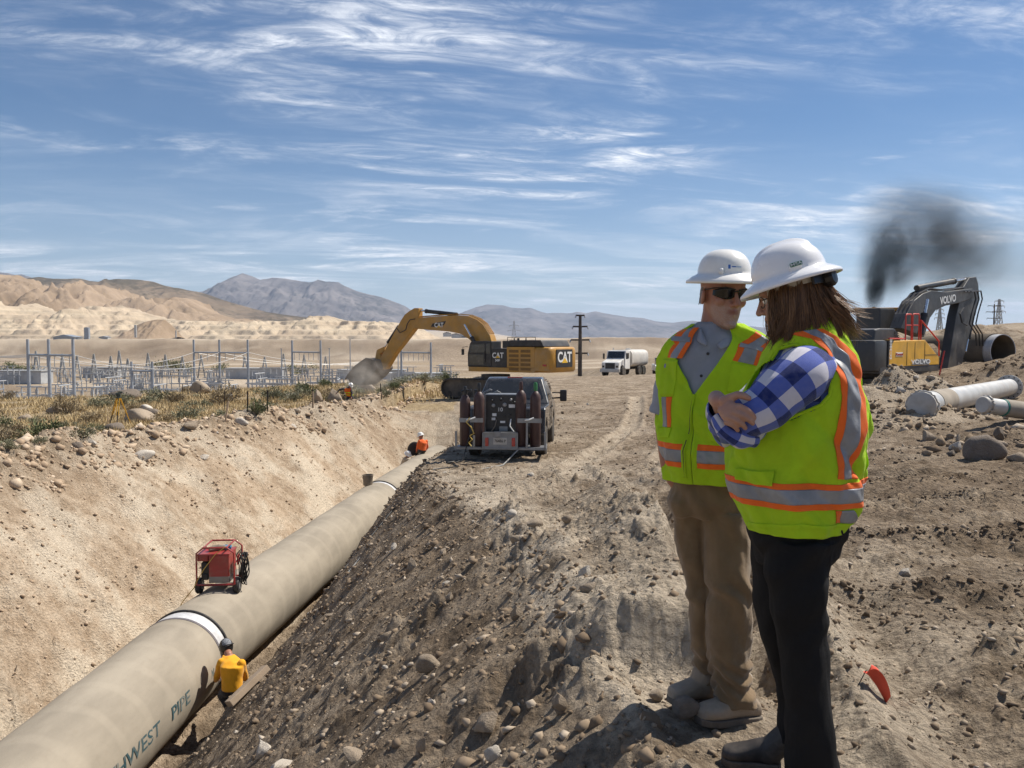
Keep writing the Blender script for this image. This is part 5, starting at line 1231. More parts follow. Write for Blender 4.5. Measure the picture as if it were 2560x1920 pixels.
for k in range(5):
    m = MB(); y_ = -.62 + .31 * k; a = bk[4]; m.prism([(a[0] - .05, a[1] + .1), (a[0] - .05, a[1] - .15), (a[0] + .28, a[1] - .30)], y_ - .06, y_ + .06); m.build('tooth', M_DKSTEEL, buck)

# ---- dark excavator on the right --------------------------------------------
def c4p(x, y): return (2060 + x * .3617, 640 + y * .3617)
vo_o = Vector((12.9, 30.3, -.75)); VF = Frame(vo_o, R(41)); vo_e = empty('excavator', vo_o, VF.h, 'dark grey and yellow excavator with its boom folded down behind the dirt pile', 'excavator')
def cl4(x, y, y0=0.0): return VF.at(*c4p(x, y), y0)
YS = -1.5
tracks(vo_e, 4.9, 2.6, 0, .6, .95)
m = MB(); m.box((0, 0, .8), (2.2, 2.0, .45), bev=.08); m.lathe([(.8, .95), (.8, 1.25)], n=24); m.build('undercarriage', M_DKSTEEL, vo_e)
va = cl4(445, 768, YS); vb = cl4(795, 750, YS); z0 = (va[1] + vb[1]) / 2; xs0, xs1 = va[0], vb[0]; ztop = cl4(560, 585, YS)[1]; zu = cl4(600, 805, YS)[1]
m = MB(); m.box(((xs0 + xs1) / 2 - .3, 0, (z0 + zu) / 2), (xs1 - xs0 + .6, 2.98, z0 - zu), bev=.03); m.build('deck', M_VOLG, vo_e)
def yz(x, y): return cl4(x, y, YS)
m = MB(); m.prism([yz(445, 768), (xs0, yz(445, 640)[1]), yz(472, 588), yz(700, 580), yz(795, 700), yz(795, 750)], YS, YS + .5); pan = m.build('side_panel', M_VOLY, vo_e, bevel=.02)
for xx in (575, 630, 698):
    a = yz(xx, 590); m = MB(); m.box((a[0], YS - .003, (a[1] + z0) / 2), (.015, .012, (a[1] - z0) * .92)); m.build('panel_seam', M_VOLG, pan)
a = yz(697, 683); b = yz(790, 683); m = MB(); m.box(((a[0] + b[0]) / 2, YS - .003, a[1]), (b[0] - a[0], .012, .014)); m.build('panel_seam', M_VOLG, pan)
m = MB(); m.prism([yz(605, 752), yz(640, 712), yz(725, 712), yz(725, 752)], YS - .008, YS); m.build('name_plate', mat('brushed grey plate', (.30, .30, .30), .5, .4), pan)
right = face_m((1, 0, 0), (0, 0, 1)); q = yz(668, 732)
decal(pan, 'lettering', 'VOLVO', .22, (q[0], YS - .014, q[1]), right, M_LETTER, 2.2, .005)
q = yz(520, 680); m = MB(); m.box((q[0], YS - .003, q[1]), (.55, .012, .14), bev=.004); m.build('hire_decal', M_LETTER, pan); decal(pan, 'decal_text', 'Rental', .12, (q[0], YS - .014, q[1]), right, M_LAMPRED, 1.8)
m = MB(); m.prism([(xs0 - .03, z0), (xs0 - .03, ztop), (xs0 + .36, ztop), (xs0 + .02, yz(445, 650)[1]), (xs0 + .02, z0)], YS - .01, YS + .4); m.build('dark_corner', M_VOLG, vo_e)
up_m = face_m((0, 0, 1), (-1, 0, 0)); q = yz(459, 645); decal(vo_e, 'model_number', 'EC380E', .22, (q[0], YS - .02, q[1]), up_m, M_LETTER, 1.0)
zcw = cl4(330, 590, -1.0)[1]; xcw0 = xs0 - .95
m = MB(); m.box(((xcw0 + xs0) / 2 - .02, 0, (z0 + zcw) / 2 - .05), (xs0 - xcw0, 2.98, zcw - z0 + .2), bev=.14); cwv = m.build('counterweight', M_VOLG, vo_e, angle=40)
decal(cwv, 'scrawl', 'S', .5, (xcw0 - .03, -.35, (z0 + zcw) / 2 + .1), face_m((0, -1, 0), (0, 0, 1)), M_LAMPRED, 1.5, -.008)
m = MB(); m.box(((xs0 + xs1) / 2 - .2, .3, (z0 + ztop) / 2 - .02), (xs1 - xs0, 2.2, ztop - z0), bev=.03); m.build('engine_housing', M_VOLG, vo_e)
zh2 = cl4(440, 503, -.8)[1]; xh0, xh1 = xs0 - .6, xs0 + 1.5
m = MB(); m.prism([(xh0, ztop), (xh0 + .1, zh2 - .05), (xh0 + .5, zh2), (xh1 - .5, zh2), (xh1, ztop)], -1.25, 1.3); m.build('hood', M_VOLG, vo_e, bevel=.05)
m = MB()
for i in range(6): m.box((xh1 - .42 + .03 * i, -1.26, zh2 - .12 - .06 * i), (.3, .02, .025))
m.build('hood_grille', M_CATB, vo_e)
m = MB()
for x0_, x1_, yt in ((562, 603, 402), (610, 655, 400)):
    a, b = cl4(x0_, 578, -1.35), cl4(x1_, 578, -1.35); zt_ = cl4(x0_, yt, -1.35)[1]; m.tube([(a[0], -1.35, ztop), (a[0], -1.35, zt_ - .06), (a[0] + .06, -1.35, zt_), (b[0] - .06, -1.35, zt_), (b[0], -1.35, zt_ - .06), (b[0], -1.35, ztop)], .028, 8)
    zm = cl4(x0_, 478, -1.35)[1]; m.tube([(a[0], -1.35, zm), (b[0], -1.35, zm)], .024, 6)
m.build('handrail', M_REDRAIL, vo_e, angle=50)
m = MB(); a, b, c = cl4(672, 445, -1.4), cl4(795, 590, -1.4), cl4(795, 690, -1.4); m.tube([(a[0], -1.4, ztop), (a[0], -1.4, a[1]), (b[0], -1.4, b[1]), (c[0], -1.4, c[1])], .03, 8); m.build('handrail', M_REDRAIL, vo_e, angle=50)
m = MB(); a, b = cl4(450, 580, -1.45), cl4(555, 580, -1.45); m.tube([(a[0], -1.45, ztop + .07), (b[0], -1.45, ztop + .07)], .03, 6); m.build('handrail', M_REDRAIL, vo_e)
m = MB(); m.box((cl4(365, 480, .9)[0], .95, zh2 + .35), (1.3, .95, 1.0), bev=.06); m.build('cab', M_VOLG, vo_e)
m = MB(); a, b = cl4(832, 655, -1.3), cl4(798, 822, -1.3); m.tube([(a[0], -1.3, a[1]), (b[0], -1.3, b[1])], .03, 6); m.build('ladder_rail', M_REDRAIL, vo_e)
vboom = [cl4(x, y) for x, y in ((490, 500), (530, 400), (580, 310), (640, 262), (700, 240), (800, 250), (930, 232), (985, 228), (1005, 250), (1000, 285), (960, 305), (900, 325), (800, 345), (730, 375), (690, 430), (650, 560))]
m = MB(); m.prism(vboom, -.25, .25); vb_ = m.build('boom', M_VOLG, vo_e, bevel=.03)
for k in range(3):
    m = MB(); yk = -.36 - .02; m.tube([(x, -.2 + .16 * k, z + .08) for x, z in [cl4(*w) for w in ((510, 470), (560, 350), (620, 275), (690, 240), (800, 250), (940, 232))]], .035, 6); m.build('hydraulic_line', M_CATB, vb_)
q = cl4(858, 302, -.25); a1, a2 = cl4(790, 318, -.25), cl4(925, 288, -.25); th = math.atan2(a2[1] - a1[1], a2[0] - a1[0])
M3 = face_m((math.cos(th), 0, math.sin(th)), (-math.sin(th), 0, math.cos(th))); wd = math.hypot(a2[0] - a1[0], a2[1] - a1[1])
lt = decal(vb_, 'lettering', 'VOLVO', .42, (q[0], -.256, q[1]), M3, M_LETTER, wd / 1.75 * 1.0, .012)
vst = [cl4(x, y) for x, y in ((1022, 145), (975, 150), (935, 215), (905, 320), (880, 420), (820, 790), (842, 830), (900, 830), (925, 740), (985, 500), (1020, 400), (1042, 270), (1035, 190))]
m = MB(); m.prism(vst, -.19, .19); m.build('stick', M_VOLG, vo_e, bevel=.03)
cyl(vo_e, 'arm_cylinder', cl4(640, 222), cl4(985, 158), .12, .72); 
for s in (-.55, .55): cyl(vo_e, 'boom_cylinder', cl4(668, 540, s), cl4(715, 300, s), .12, .55, s)
cyl(vo_e, 'bucket_cylinder', cl4(1008, 420), cl4(960, 660), .10, .6, -.1)
for k in range(3):
    m = MB(); m.tube([(x, -.38 - .05 * k, z) for x, z in [cl4(w[0] + 14 * k, w[1]) for w in ((905, 250), (975, 245), (985, 300), (955, 400), (940, 470), (985, 540), (990, 620))]], .03, 6); m.build('hose', M_CATB, vo_e)
m = MB(); m.tube([(x, -.4, z) for x, z in [cl4(*w) for w in ((900, 360), (870, 400), (885, 460), (920, 480))]], .03, 6); m.build('hose', M_CATB, vo_e)
m = MB(); m.prism([cl4(x, y) for x, y in ((895, 730), (970, 790), (965, 815), (930, 790), (950, 910), (945, 920), (930, 860), (885, 800))], -.2, .2); m.build('linkage', mat('worn grey casting', (.33, .32, .30), .5, .4), vo_e, bevel=.01)
m = MB(); m.prism([cl4(x, y) for x, y in ((820, 800), (760, 825), (735, 880), (760, 960), (860, 980), (930, 930), (950, 900), (900, 830))], -.65, .65); m.build('bucket', M_DKSTEEL, vo_e, bevel=.04)

# ---- yellow machine smoking behind it -----------------------------------------
dz_o = P(2185, 905, 37); dz_o.z = -.6; DF = Frame(dz_o, R(70)); dz_e = empty('bulldozer', dz_o, R(70), 'yellow and black machine with a smoking exhaust stack behind the dark excavator', 'bulldozer')
tracks(dz_e, 4.0, 2.2, 0, .6, 1.1)
m = MB(); m.box((0, 0, 1.5), (4.0, 1.5, .9), bev=.06); m.build('body', M_CATY, dz_e); m = MB(); m.box((1.1, 0, 2.25), (1.9, 1.2, .7), bev=.08); m.build('hood', M_CATY, dz_e)
m = MB(); m.box((-.7, 0, 2.75), (1.5, 1.6, 1.5), bev=.06); cb = m.build('cab', M_CATB, dz_e); m = MB(); m.box((-.7, 0, 3.55), (1.8, 1.9, .14), bev=.05); m.build('roof', M_CATY, dz_e)
for s in (-1, 1): m = MB(); m.box((-.7, s * .81, 2.85), (1.1, .03, 1.0)); m.build('window_pane', M_GLASS, cb)
m = MB(); m.tube([(1.0, .0, 2.5), (1.0, 0, 3.75)], .075, 10); m.build('exhaust_stack', M_CATB, dz_e)
m = MB(); m.box((2.6, 0, .8), (.25, 3.4, 1.3), bev=.05); m.build('blade', M_CATY, dz_e)
STACK_TOP = dz_o + DF.x * 1.0 + Vector((0, 0, 3.75))

# ---- charcoal pickup with welding rig --------------------------------------------
pk_h = R(84.5); rear_c = Vector((-.22, 19.6, 0)); PK = Frame(rear_c, pk_h)
wheels_l = [(1.25, .84), (1.25, -.84), (5.05, .84), (5.05, -.84)]
gz_ = [Hs(*(rear_c + PK.x * x + PK.y * y).xy) for x, y in wheels_l]; gr = (gz_[0] + gz_[1]) / 2; gf = (gz_[2] + gz_[3]) / 2
rear_c.z = gr - (gf - gr) / 3.8 * 1.25 + .01; pk_e = empty('pickup_truck', rear_c, pk_h, 'charcoal pickup truck carrying a welding rig parked by the trench', 'pickup truck')
pk_e.rotation_euler = Euler((0, -math.atan2(gf - gr, 3.8), pk_h))
PKM = Matrix.Translation(rear_c) @ pk_e.rotation_euler.to_matrix().to_4x4()
M_CHAR = mat('charcoal car paint', (.030, .032, .036), .28, .2, .22, dirt_col=(.20, .17, .14), scale=2.5, coat=.6, spec=.6)
M_TYRE = mat('dusty tyre', (.030, .028, .026), .85, 0, .35, dirt_col=(.17, .14, .11), scale=4)
M_CARGLASS = mat('dark car glass', (.012, .014, .016), .05, 0, .06, dirt_col=(.2, .18, .16), spec=.9)
M_ALU = mat('checker aluminium', (.25, .255, .26), .45, .6, .2, dirt_col=(.2, .17, .14), scale=8)
for x, y in wheels_l:
    s = 1 if y > 0 else -1; m = MB(); m.lathe([(.20, -.14), (.34, -.145), (.395, -.11), (.40, -.05), (.40, .05), (.395, .11), (.34, .145), (.20, .14)], (x, y, .40), (0, 1, 0), 28); w = m.build('wheel', M_TYRE, pk_e, angle=35)
    m = MB(); m.lathe([(.03, -.10), (.20, -.12), (.21, -.13), (.21, .13), (.20, .12), (.03, .10)], (x, y, .40), (0, 1, 0), 20); m.build('rim', M_ALU, w)
W = .98
def side_poly(ext): return ext
bed = MB(); 
bed.prism([(.55, .62), (.62, 1.22), (.70, 1.27), (2.55, 1.27), (2.55, .62), (1.72, .62), (1.66, .85), (1.45, .98), (1.05, .98), (.84, .85), (.78, .62)], -W, W); bed.build('bed', M_CHAR, pk_e, bevel=.025)
cab = MB(); cab.prism([(2.57, .55), (2.57, 1.27), (2.62, 1.33), (3.02, 1.93), (3.2, 1.98), (4.35, 1.97), (4.6, 1.9), (5.2, 1.33), (6.15, 1.22), (6.35, 1.1), (6.4, .6), (5.55, .6), (5.48, .85), (5.25, .98), (4.85, .98), (4.62, .85), (4.55, .55)], -W, W); cb = cab.build('cab', M_CHAR, pk_e)
for v in cb.data.vertices:                    # greenhouse narrows to the roof
    if v.co.z > 1.3: v.co.y *= 1 - .24 * (v.co.z - 1.27) / .7
bmx = bmesh.new(); bmx.from_mesh(cb.data); bmesh.ops.bevel(bmx, geom=[e_ for e_ in bmx.edges if len(e_.link_faces) == 2 and e_.calc_face_angle(0) > R(22)], offset=.05, segments=3, profile=.5, affect='EDGES', clamp_overlap=True); bmx.to_mesh(cb.data); bmx.free(); cb.data.shade_smooth(); cb.data.set_sharp_from_angle(angle=R(35))
def car_pane(poly3, name, parent=cb): return mesh_obj(name, poly3, [tuple(range(len(poly3)))], M_CARGLASS, parent)
def wy(z): return W * (1 - .24 * max(0, z - 1.27) / .7)
rz0, rz1 = 1.40, 1.86
def rx(z): return 2.62 + (z - 1.33) / .60 * .40
car_pane([(rx(rz0) - .012, wy(rz0) - .12, rz0), (rx(rz0) - .012, -wy(rz0) + .12, rz0), (rx(rz1) - .012, -wy(rz1) + .14, rz1), (rx(rz1) - .012, wy(rz1) - .14, rz1)], 'rear_window')
for s in (-1, 1):
    for x0_, x1_, xt0, xt1 in ((2.86, 3.62, 3.08, 3.62), (3.70, 4.85, 3.70, 4.45)):
        car_pane([(x0_, s * (wy(1.36) + .004), 1.36), (x1_, s * (wy(1.36) + .004), 1.36), (xt1, s * (wy(1.86) + .004), 1.86), (xt0, s * (wy(1.86) + .004), 1.86)][::s], 'side_window')
    m = MB(); m.tube([(4.75, s * .95, 1.34), (4.72, s * 1.2, 1.36)], .025, 6); m.box((4.72, s * 1.28, 1.42), (.10, .20, .34), bev=.04); m.tube([(4.75, s * .95, 1.5), (4.72, s * 1.2, 1.5)], .02, 6); m.build('mirror', M_CATB, pk_e)
    for x_ in (3.66, 2.9): m = MB(); m.box((x_, s * (W + .004), .98), (.012, .012, .62)); m.build('door_seam', M_CATB, cb)
    for x_ in (3.05, 3.9): m = MB(); m.box((x_, s * (W + .015), 1.15), (.18, .03, .05), bev=.012); m.build('door_handle', M_CATB, cb)
m = MB(); m.box((3.16, 0, 1.955), (.10, .42, .05), bev=.01); m.build('brake_light', M_LAMPRED, cb)
m = MB(); m.box((6.42, 0, .7), (.12, 1.9, .25), bev=.04); m.build('front_bumper', M_CHROME, pk_e)
m = MB(); m.box((2.0, 0, .55), (4.6, 1.1, .22)); m.tube([(1.25, -.8, .4), (1.25, .8, .4)], .07, 8); m.tube([(5.05, -.8, .4), (5.05, .8, .4)], .06, 8); m.build('chassis', M_CATB, pk_e)
# rear rack and bumper box
m = MB(); zr_ = .36
for a, b in (((-.55, -1.05, zr_), (-.55, 1.05, zr_)), ((.0, -1.05, zr_), (.0, 1.05, zr_)), ((-.55, -1.05, zr_), (.6, -1.0, zr_)), ((-.55, 1.05, zr_), (.6, 1.0, zr_)), ((-.55, -1.04, zr_), (-.55, -1.04, zr_ + .40)), ((-.55, 1.04, zr_), (-.55, 1.04, zr_ + .40)), ((-.55, -.62, zr_), (-.55, -.62, zr_ + .62)), ((-.55, .62, zr_), (-.55, .62, zr_ + .30)), ((.1, -.5, zr_), (.6, -.5, .62)), ((.1, .5, zr_), (.6, .5, .62))): m.bar(a, b, .045)
m.box((-.26, .68, zr_ + .03), (.56, .74, .012)); m.box((-.26, -.68, zr_ + .03), (.56, .74, .012)); m.build('rear_rack', M_ALU, pk_e)
m = MB(); m.box((-.42, 0, .55), (.34, .80, .36), bev=.012); bx = m.build('bumper_box', M_ALU, pk_e)
m = MB(); m.bar((-.60, -.40, .73), (-.60, .40, .73), .03); m.bar((-.60, -.40, .37), (-.60, .40, .37), .03); m.bar((-.60, -.40, .37), (-.60, -.40, .73), .03); m.bar((-.60, .40, .37), (-.60, .40, .73), .03); m.build('box_frame', M_ALU, bx)
for s in (-1, 1): m = MB(); m.box((-.60, s * .31, .52), (.035, .08, .20), bev=.015); m.build('tail_light', M_LAMPRED, bx)
m = MB(); m.box((-.598, 0, .54), (.012, .32, .16), bev=.004); pl = m.build('number_plate', mat('dusty plate', (.48, .45, .40), .6, 0, .3), bx)
back = face_m((0, -1, 0), (0, 0, 1)); decal(pl, 'plate_number', '76486 P', .095, (-.607, 0, .54), back, M_CATB, .85, .001)
m = MB(); m.box((-.61, .06, .70), (.03, .15, .13), bev=.01); m.build('lock_box', M_ALU, bx)
for s, yk in ((1, .68), (-1, -.68)):
    m = MB(); m.box((-.60 if s > 0 else -.60, yk, 1.02), (.02, .56, .10)); m.build('cylinder_strap', M_ALU, pk_e)
    m = MB(); m.tube([(-.62, yk + .1, 1.03), (-.66, yk, 1.05), (-.62, yk - .1, 1.09)], .018, 6); m.build('strap_handle', M_LETTER, pk_e)
m = MB(); m.tube([(.7, .55, 1.25), (.7, .55, 1.62), (.7, .40, 1.70), (.7, .35, 1.68)], .022, 8); m.tube([(.7, .32, 1.5), (.7, .30, 1.62), (.7, .22, 1.66), (.7, .14, 1.62), (.7, .12, 1.5)], .018, 8); m.build('hook_rail', M_ALU, pk_e)
# welder in the bed
wm = PKM @ Vector((-.02, 0.0, 0)); M_PANEL = mat('black control panel', (.016, .016, .018), .4, 0, .1, dirt_col=(.10, .09, .08))
we = empty('engine_welder', wm, pk_h, 'black engine-driven welder numbered 10 mounted on the rear of the pickup', 'welder'); we.rotation_euler = pk_e.rotation_euler
m = MB(); m.box((.42, .04, 1.12), (.86, .80, .98), bev=.02); m.build('housing', M_ALU, we); m = MB(); m.box((-.018, .04, 1.10), (.03, .72, .98), bev=.01); pn = m.build('control_panel', M_PANEL, we)
decal(pn, 'unit_number', '10', .13, (-.036, .06, 1.24), back, M_LETTER, 1.0, .001)
rw = random.Random(2)
for k, (y, z, sy, sz) in enumerate([(.20, 1.12, .10, .07), (.22, 1.02, .09, .06), (-.22, 1.33, .15, .08), (0, .95, .12, .05), (-.02, .78, .20, .13)]): m = MB(); m.box((-.037, y, z), (.012, sy, sz), bev=.004); m.build('panel_plate', M_LETTER if k != 4 else M_ALU, pn)
for k, (y, z, r_) in enumerate([(.22, 1.34, .045), (-.05, 1.36, .05), (-.20, 1.48, .035), (-.28, 1.42, .03), (.05, 1.49, .04), (.25, 1.46, .03), (-.05, 1.10, .025), (-.18, 1.12, .025)]): m = MB(); m.lathe([(r_, 0), (r_, .03), (r_ * .6, .045)], (-.034, y, z), (-1, 0, 0), 14); m.build('gauge', M_RIM if k < 3 else M_CATB, pn)
m = MB(); m.box((-.05, 0, .70), (.16, .62, .06), bev=.01); m.build('shelf', M_CATB, we)
for k, (ya, yb) in enumerate([(.15, .30), (-.2, -.32)]): m = MB(); m.tube([(-.05, ya, 1.0 + .02 * k), (-.13, ya + .02, .86), (-.10, yb, .66)], .016, 6); m.build('lead', M_LETTER if k else M_BUCKET, we)
# gas cylinders
M_BOTTLE = mat('maroon gas bottle paint', (.050, .021, .018), .5, 0, .2, dirt_col=(.20, .15, .12), scale=4); M_VALVE = mat('black valve cap', (.015, .015, .016), .4); M_VALVEG = mat('green valve cap', (.03, .16, .05), .45)
for k, (y, z1, mv, lab) in enumerate([(.86, 1.62, M_VALVE, 'maroon gas cylinder with an open valve at the trench-side end of the pickup rack'), (.53, 1.70, M_VALVE, 'maroon gas cylinder with a tall black cap beside the welder'), (-.46, 1.74, M_BOTTLE, 'brown-capped gas cylinder right against the black welder panel'), (-.80, 1.72, M_VALVEG, 'maroon gas cylinder with a green cap at the outer end of the rack')]):
    b = PKM @ Vector((-.34, y, zr_ + .04)); e = empty('gas_cylinder', b, pk_h, lab, 'gas cylinder'); h = z1 - zr_ - .06; e.rotation_euler = pk_e.rotation_euler
    m = MB(); m.lathe([(.0, 0), (.115, 0), (.125, .02), (.125, h - .20), (.115, h - .10), (.075, h - .03), (.045, h), (0, h)], n=28); m.build('bottle', M_BOTTLE, e, angle=50)
    m = MB(); m.lathe([(.04, h - .01), (.046, h + .03), (.046, h + .16), (.035, h + .20), (0, h + .205)], n=16); m.build('valve_cap', mv, e, angle=50)
    if k == 0: m = MB(); m.tube([(-.03, -.10, h + .10), (0, 0, h + .12), (0, .08, h + .08)], .03, 8); m.lathe([(.04, 0), (.04, .05)], (0, -.12, h + .10), (-1, 0, 0), 12); m.build('regulator', M_VALVE, e)
# hoses and ropes hanging from the rig to the ground
def ground_cord(name, pts, r, m_, label, cat='hose'):
    m = MB(); m.tube([Vector(p) - Vector(pts[0]) for p in pts], r, 6); o = m.build(name, m_, None, angle=60); o.location = pts[0]; tag(o, label, cat)
def pkp(x, y, z): return PKM @ Vector((x, y, z))
def gp(x, y, dz=.015): return Vector((x, y, Hs(x, y) + dz))
q = pkp(-.62, .72, 1.0)
ground_cord('hose', [q, pkp(-.68, .70, .7), pkp(-.66, .78, .4), pkp(-.72, .86, .1), gp(-1.35, 18.6), gp(-1.2, 18.2), gp(-1.7, 17.2), gp(-2.3, 16.2), gp(-3.0, 14.6)], .014, M_CABLE, 'black hose hanging off the rack and running down the bank')
ground_cord('rope', [pkp(-.64, .70, 1.08), pkp(-.68, .78, .98), pkp(-.68, .66, .86), pkp(-.68, .60, .72), pkp(-.68, .70, .66), pkp(-.68, .64, .58), pkp(-.68, .72, .5), pkp(-.68, .66, .42)], .014, M_YROPE, 'yellow rope tied round the gas cylinders', 'rope')
ground_cord('hose', [pkp(-.62, -.42, .35), pkp(-.85, -.2, .12), gp(-.2, 18.1), gp(-.6, 17.5), gp(-1.4, 16.8), gp(-2.1, 15.7), gp(-2.9, 14.0)], .015, mat('grey hose', (.25, .25, .24), .6), 'grey hose looping from the pickup across the ground to the bank')
ground_cord('hose', [gp(-.9, 18.9), gp(-.5, 18.6), gp(-1.0, 18.3), gp(-1.5, 18.8), gp(-1.1, 19.1), gp(-.6, 18.9)], .014, M_CABLE, 'black hose lying in a loose loop under the rack')

# ---- white water truck ---------------------------------------------------------------
wt = P(1562, 934, 92); wt.z = Hs(wt.x, wt.y); heading = R(-90 - 30); we_ = empty('water_truck', wt, heading, 'white water tank truck with a blunt hood parked on the haul road', 'truck')
M_TW = mat('white truck paint', (.72, .71, .68), .4, 0, .2, dirt_col=(.42, .35, .28), scale=1.5); M_TTANK = mat('dusty cream tank', (.56, .53, .48), .5, 0, .25, dirt_col=(.38, .32, .26), scale=1)
for x, y in ((3.1, 1.0), (3.1, -1.0), (-1.6, 1.0), (-1.6, -1.0), (-2.9, 1.0), (-2.9, -1.0)):
    m = MB(); m.lathe([(.25, -.2), (.5, -.2), (.54, -.12), (.54, .12), (.5, .2), (.25, .2)], (x, y, .54), (0, 1, 0), 20); w = m.build('wheel', M_TYRE, we_, angle=35); m = MB(); m.lathe([(.05, -.15), (.27, -.17), (.27, .17), (.05, .15)], (x, y, .54), (0, 1, 0), 16); m.build('rim', M_TTANK, w)
m = MB(); m.box((0, 0, .85), (7.6, .9, .3)); m.build('chassis', M_CATB, we_)
m = MB(); m.prism([(1.2, .8), (1.2, 2.72), (1.35, 2.82), (2.35, 2.80), (2.65, 1.95), (2.7, .8)], -1.1, 1.1); cb2 = m.build('cab', M_TW, we_, bevel=.06)
m = MB(); m.prism([(2.6, .85), (2.6, 1.95), (4.0, 1.62), (4.15, 1.5), (4.15, .8), (3.72, .8), (3.6, 1.15), (3.1, 1.25), (2.75, 1.1)], -1.0, 1.0); hd = m.build('hood', M_TW, we_, bevel=.06)
m = MB(); m.box((4.16, 0, 1.20), (.06, 1.1, .62), bev=.02); m.build('grille', M_CATB, hd); m = MB(); m.box((4.2, 0, .68), (.18, 2.3, .34), bev=.04); m.build('front_bumper', M_TTANK, we_)
for s in (-1, 1):
    m = MB(); m.box((4.12, s * .80, 1.12), (.10, .28, .22), bev=.02); m.build('headlight', M_GLASS, hd); m = MB(); m.box((1.95, s * 1.105, 2.25), (.85, .02, .6)); m.build('side_window', M_CARGLASS, cb2); m = MB(); m.box((2.75, s * 1.35, 2.2), (.1, .2, .6), bev=.03); m.build('mirror', M_CATB, we_)
m = MB(); m.add([(2.665, -.98, 2.0), (2.665, .98, 2.0), (2.405, .95, 2.72), (2.405, -.95, 2.72)], [(0, 1, 2, 3)]); m.build('windscreen', M_CARGLASS, cb2)
m = MB(); m.tube([(1.05, -.95, .9), (1.05, -.95, 3.1)], .08, 8); m.build('exhaust_stack', M_CHROME, we_)
n = 28; prof = [(1.25 * abs(math.cos(a)) ** .55 * (1 if math.cos(a) > 0 else -1), 1.95 + .95 * abs(math.sin(a)) ** .55 * (1 if math.sin(a) > 0 else -1)) for a in np.linspace(0, 2 * math.pi, n, endpoint=False)]
m = MB(); V = [(x, y, z) for x in (.9, -4.0) for y, z in prof]; m.add(V, [(i, (i + 1) % n, n + (i + 1) % n, n + i) for i in range(n)] + [list(range(n))[::-1], [n + i for i in range(n)]]); m.build('tank', M_TTANK, we_, angle=40)
m = MB(); m.lathe([(.3, 2.9), (.3, 3.02), (.2, 3.05)], (-1.0, 0, 0), (0, 0, 1), 14); m.build('tank_hatch', M_TTANK, we_)
# second truck half hidden behind the man
st = P(1655, 931, 94); st.z = Hs(st.x, st.y); se = empty('pickup_truck', st, R(-95), 'white and grey pickup half hidden behind the man in the vest', 'pickup truck')
for x, y in ((1.6, .8), (1.6, -.8), (-1.6, .8), (-1.6, -.8)): m = MB(); m.lathe([(.2, -.13), (.36, -.13), (.39, 0), (.36, .13), (.2, .13)], (x, y, .39), (0, 1, 0), 18); m.build('wheel', M_TYRE, se)
m = MB(); m.prism([(-2.7, .45), (-2.7, 1.15), (-.9, 1.15), (1.2, 1.15), (2.4, 1.05), (2.6, .9), (2.6, .45)], -.95, .95); m.build('body', M_TW, se, bevel=.06); m = MB(); m.prism([(-.95, 1.15), (-.7, 1.85), (.5, 1.85), (1.15, 1.15)], -.82, .82); m.build('cab', M_CARGLASS, se, bevel=.05); m = MB(); m.box((-.1, 0, 1.88), (1.25, 1.6, .06), bev=.02); m.build('roof', M_CATB, se)

# ================================================================ people
def ell(m, c, r, rot=None, seg=16):
    V, F = [], []; n, k = seg, seg // 2 + 1
    M = rot if rot is not None else Matrix.Identity(3)
    for i in range(1, k):
        th = math.pi * i / k
        for j in range(n): V.append(Vector(c) + M @ Vector((r[0] * math.sin(th) * math.cos(2 * math.pi * j / n), r[1] * math.sin(th) * math.sin(2 * math.pi * j / n), r[2] * math.cos(th))))
    V.append(Vector(c) + M @ Vector((0, 0, r[2]))); V.append(Vector(c) - M @ Vector((0, 0, r[2]))); t, b = len(V) - 2, len(V) - 1
    for i in range(k - 2):
        for j in range(n): j2 = (j + 1) % n; F.append((i * n + j, (i + 1) * n + j, (i + 1) * n + j2, i * n + j2))
    for j in range(n): j2 = (j + 1) % n; F.append((t, j, j2)); F.append((b, (k - 2) * n + j2, (k - 2) * n + j))
    m.add(V, F); return m
def limb(m, pts, rs, n=14):
    """capped tapering tube with rounded ends"""
    P_ = [Vector(p) for p in pts]; m.tube(P_, list(rs), n); ell(m, P_[0], (rs[0],) * 3, None, 12); ell(m, P_[-1], (rs[-1],) * 3, None, 12); return m
def rloft(m, rings, n=20):
    """closed loft through rings (centre, half-axis vector A, half-axis vector B, exponent)"""
    V, F = [], []
    for c, A, B, ex in rings:
        for j in range(n):
            a = 2 * math.pi * j / n; ca, sa = math.cos(a), math.sin(a)
            V.append(Vector(c) + Vector(A) * (abs(ca) ** (2 / ex) * (1 if ca >= 0 else -1)) + Vector(B) * (abs(sa) ** (2 / ex) * (1 if sa >= 0 else -1)))
    for i in range(len(rings) - 1):
        for j in range(n): j2 = (j + 1) % n; F.append((i * n + j, i * n + j2, (i + 1) * n + j2, (i + 1) * n + j))
    F.append(list(range(n))[::-1]); F.append([(len(rings) - 1) * n + j for j in range(n)])
    m.add(V, F); return m
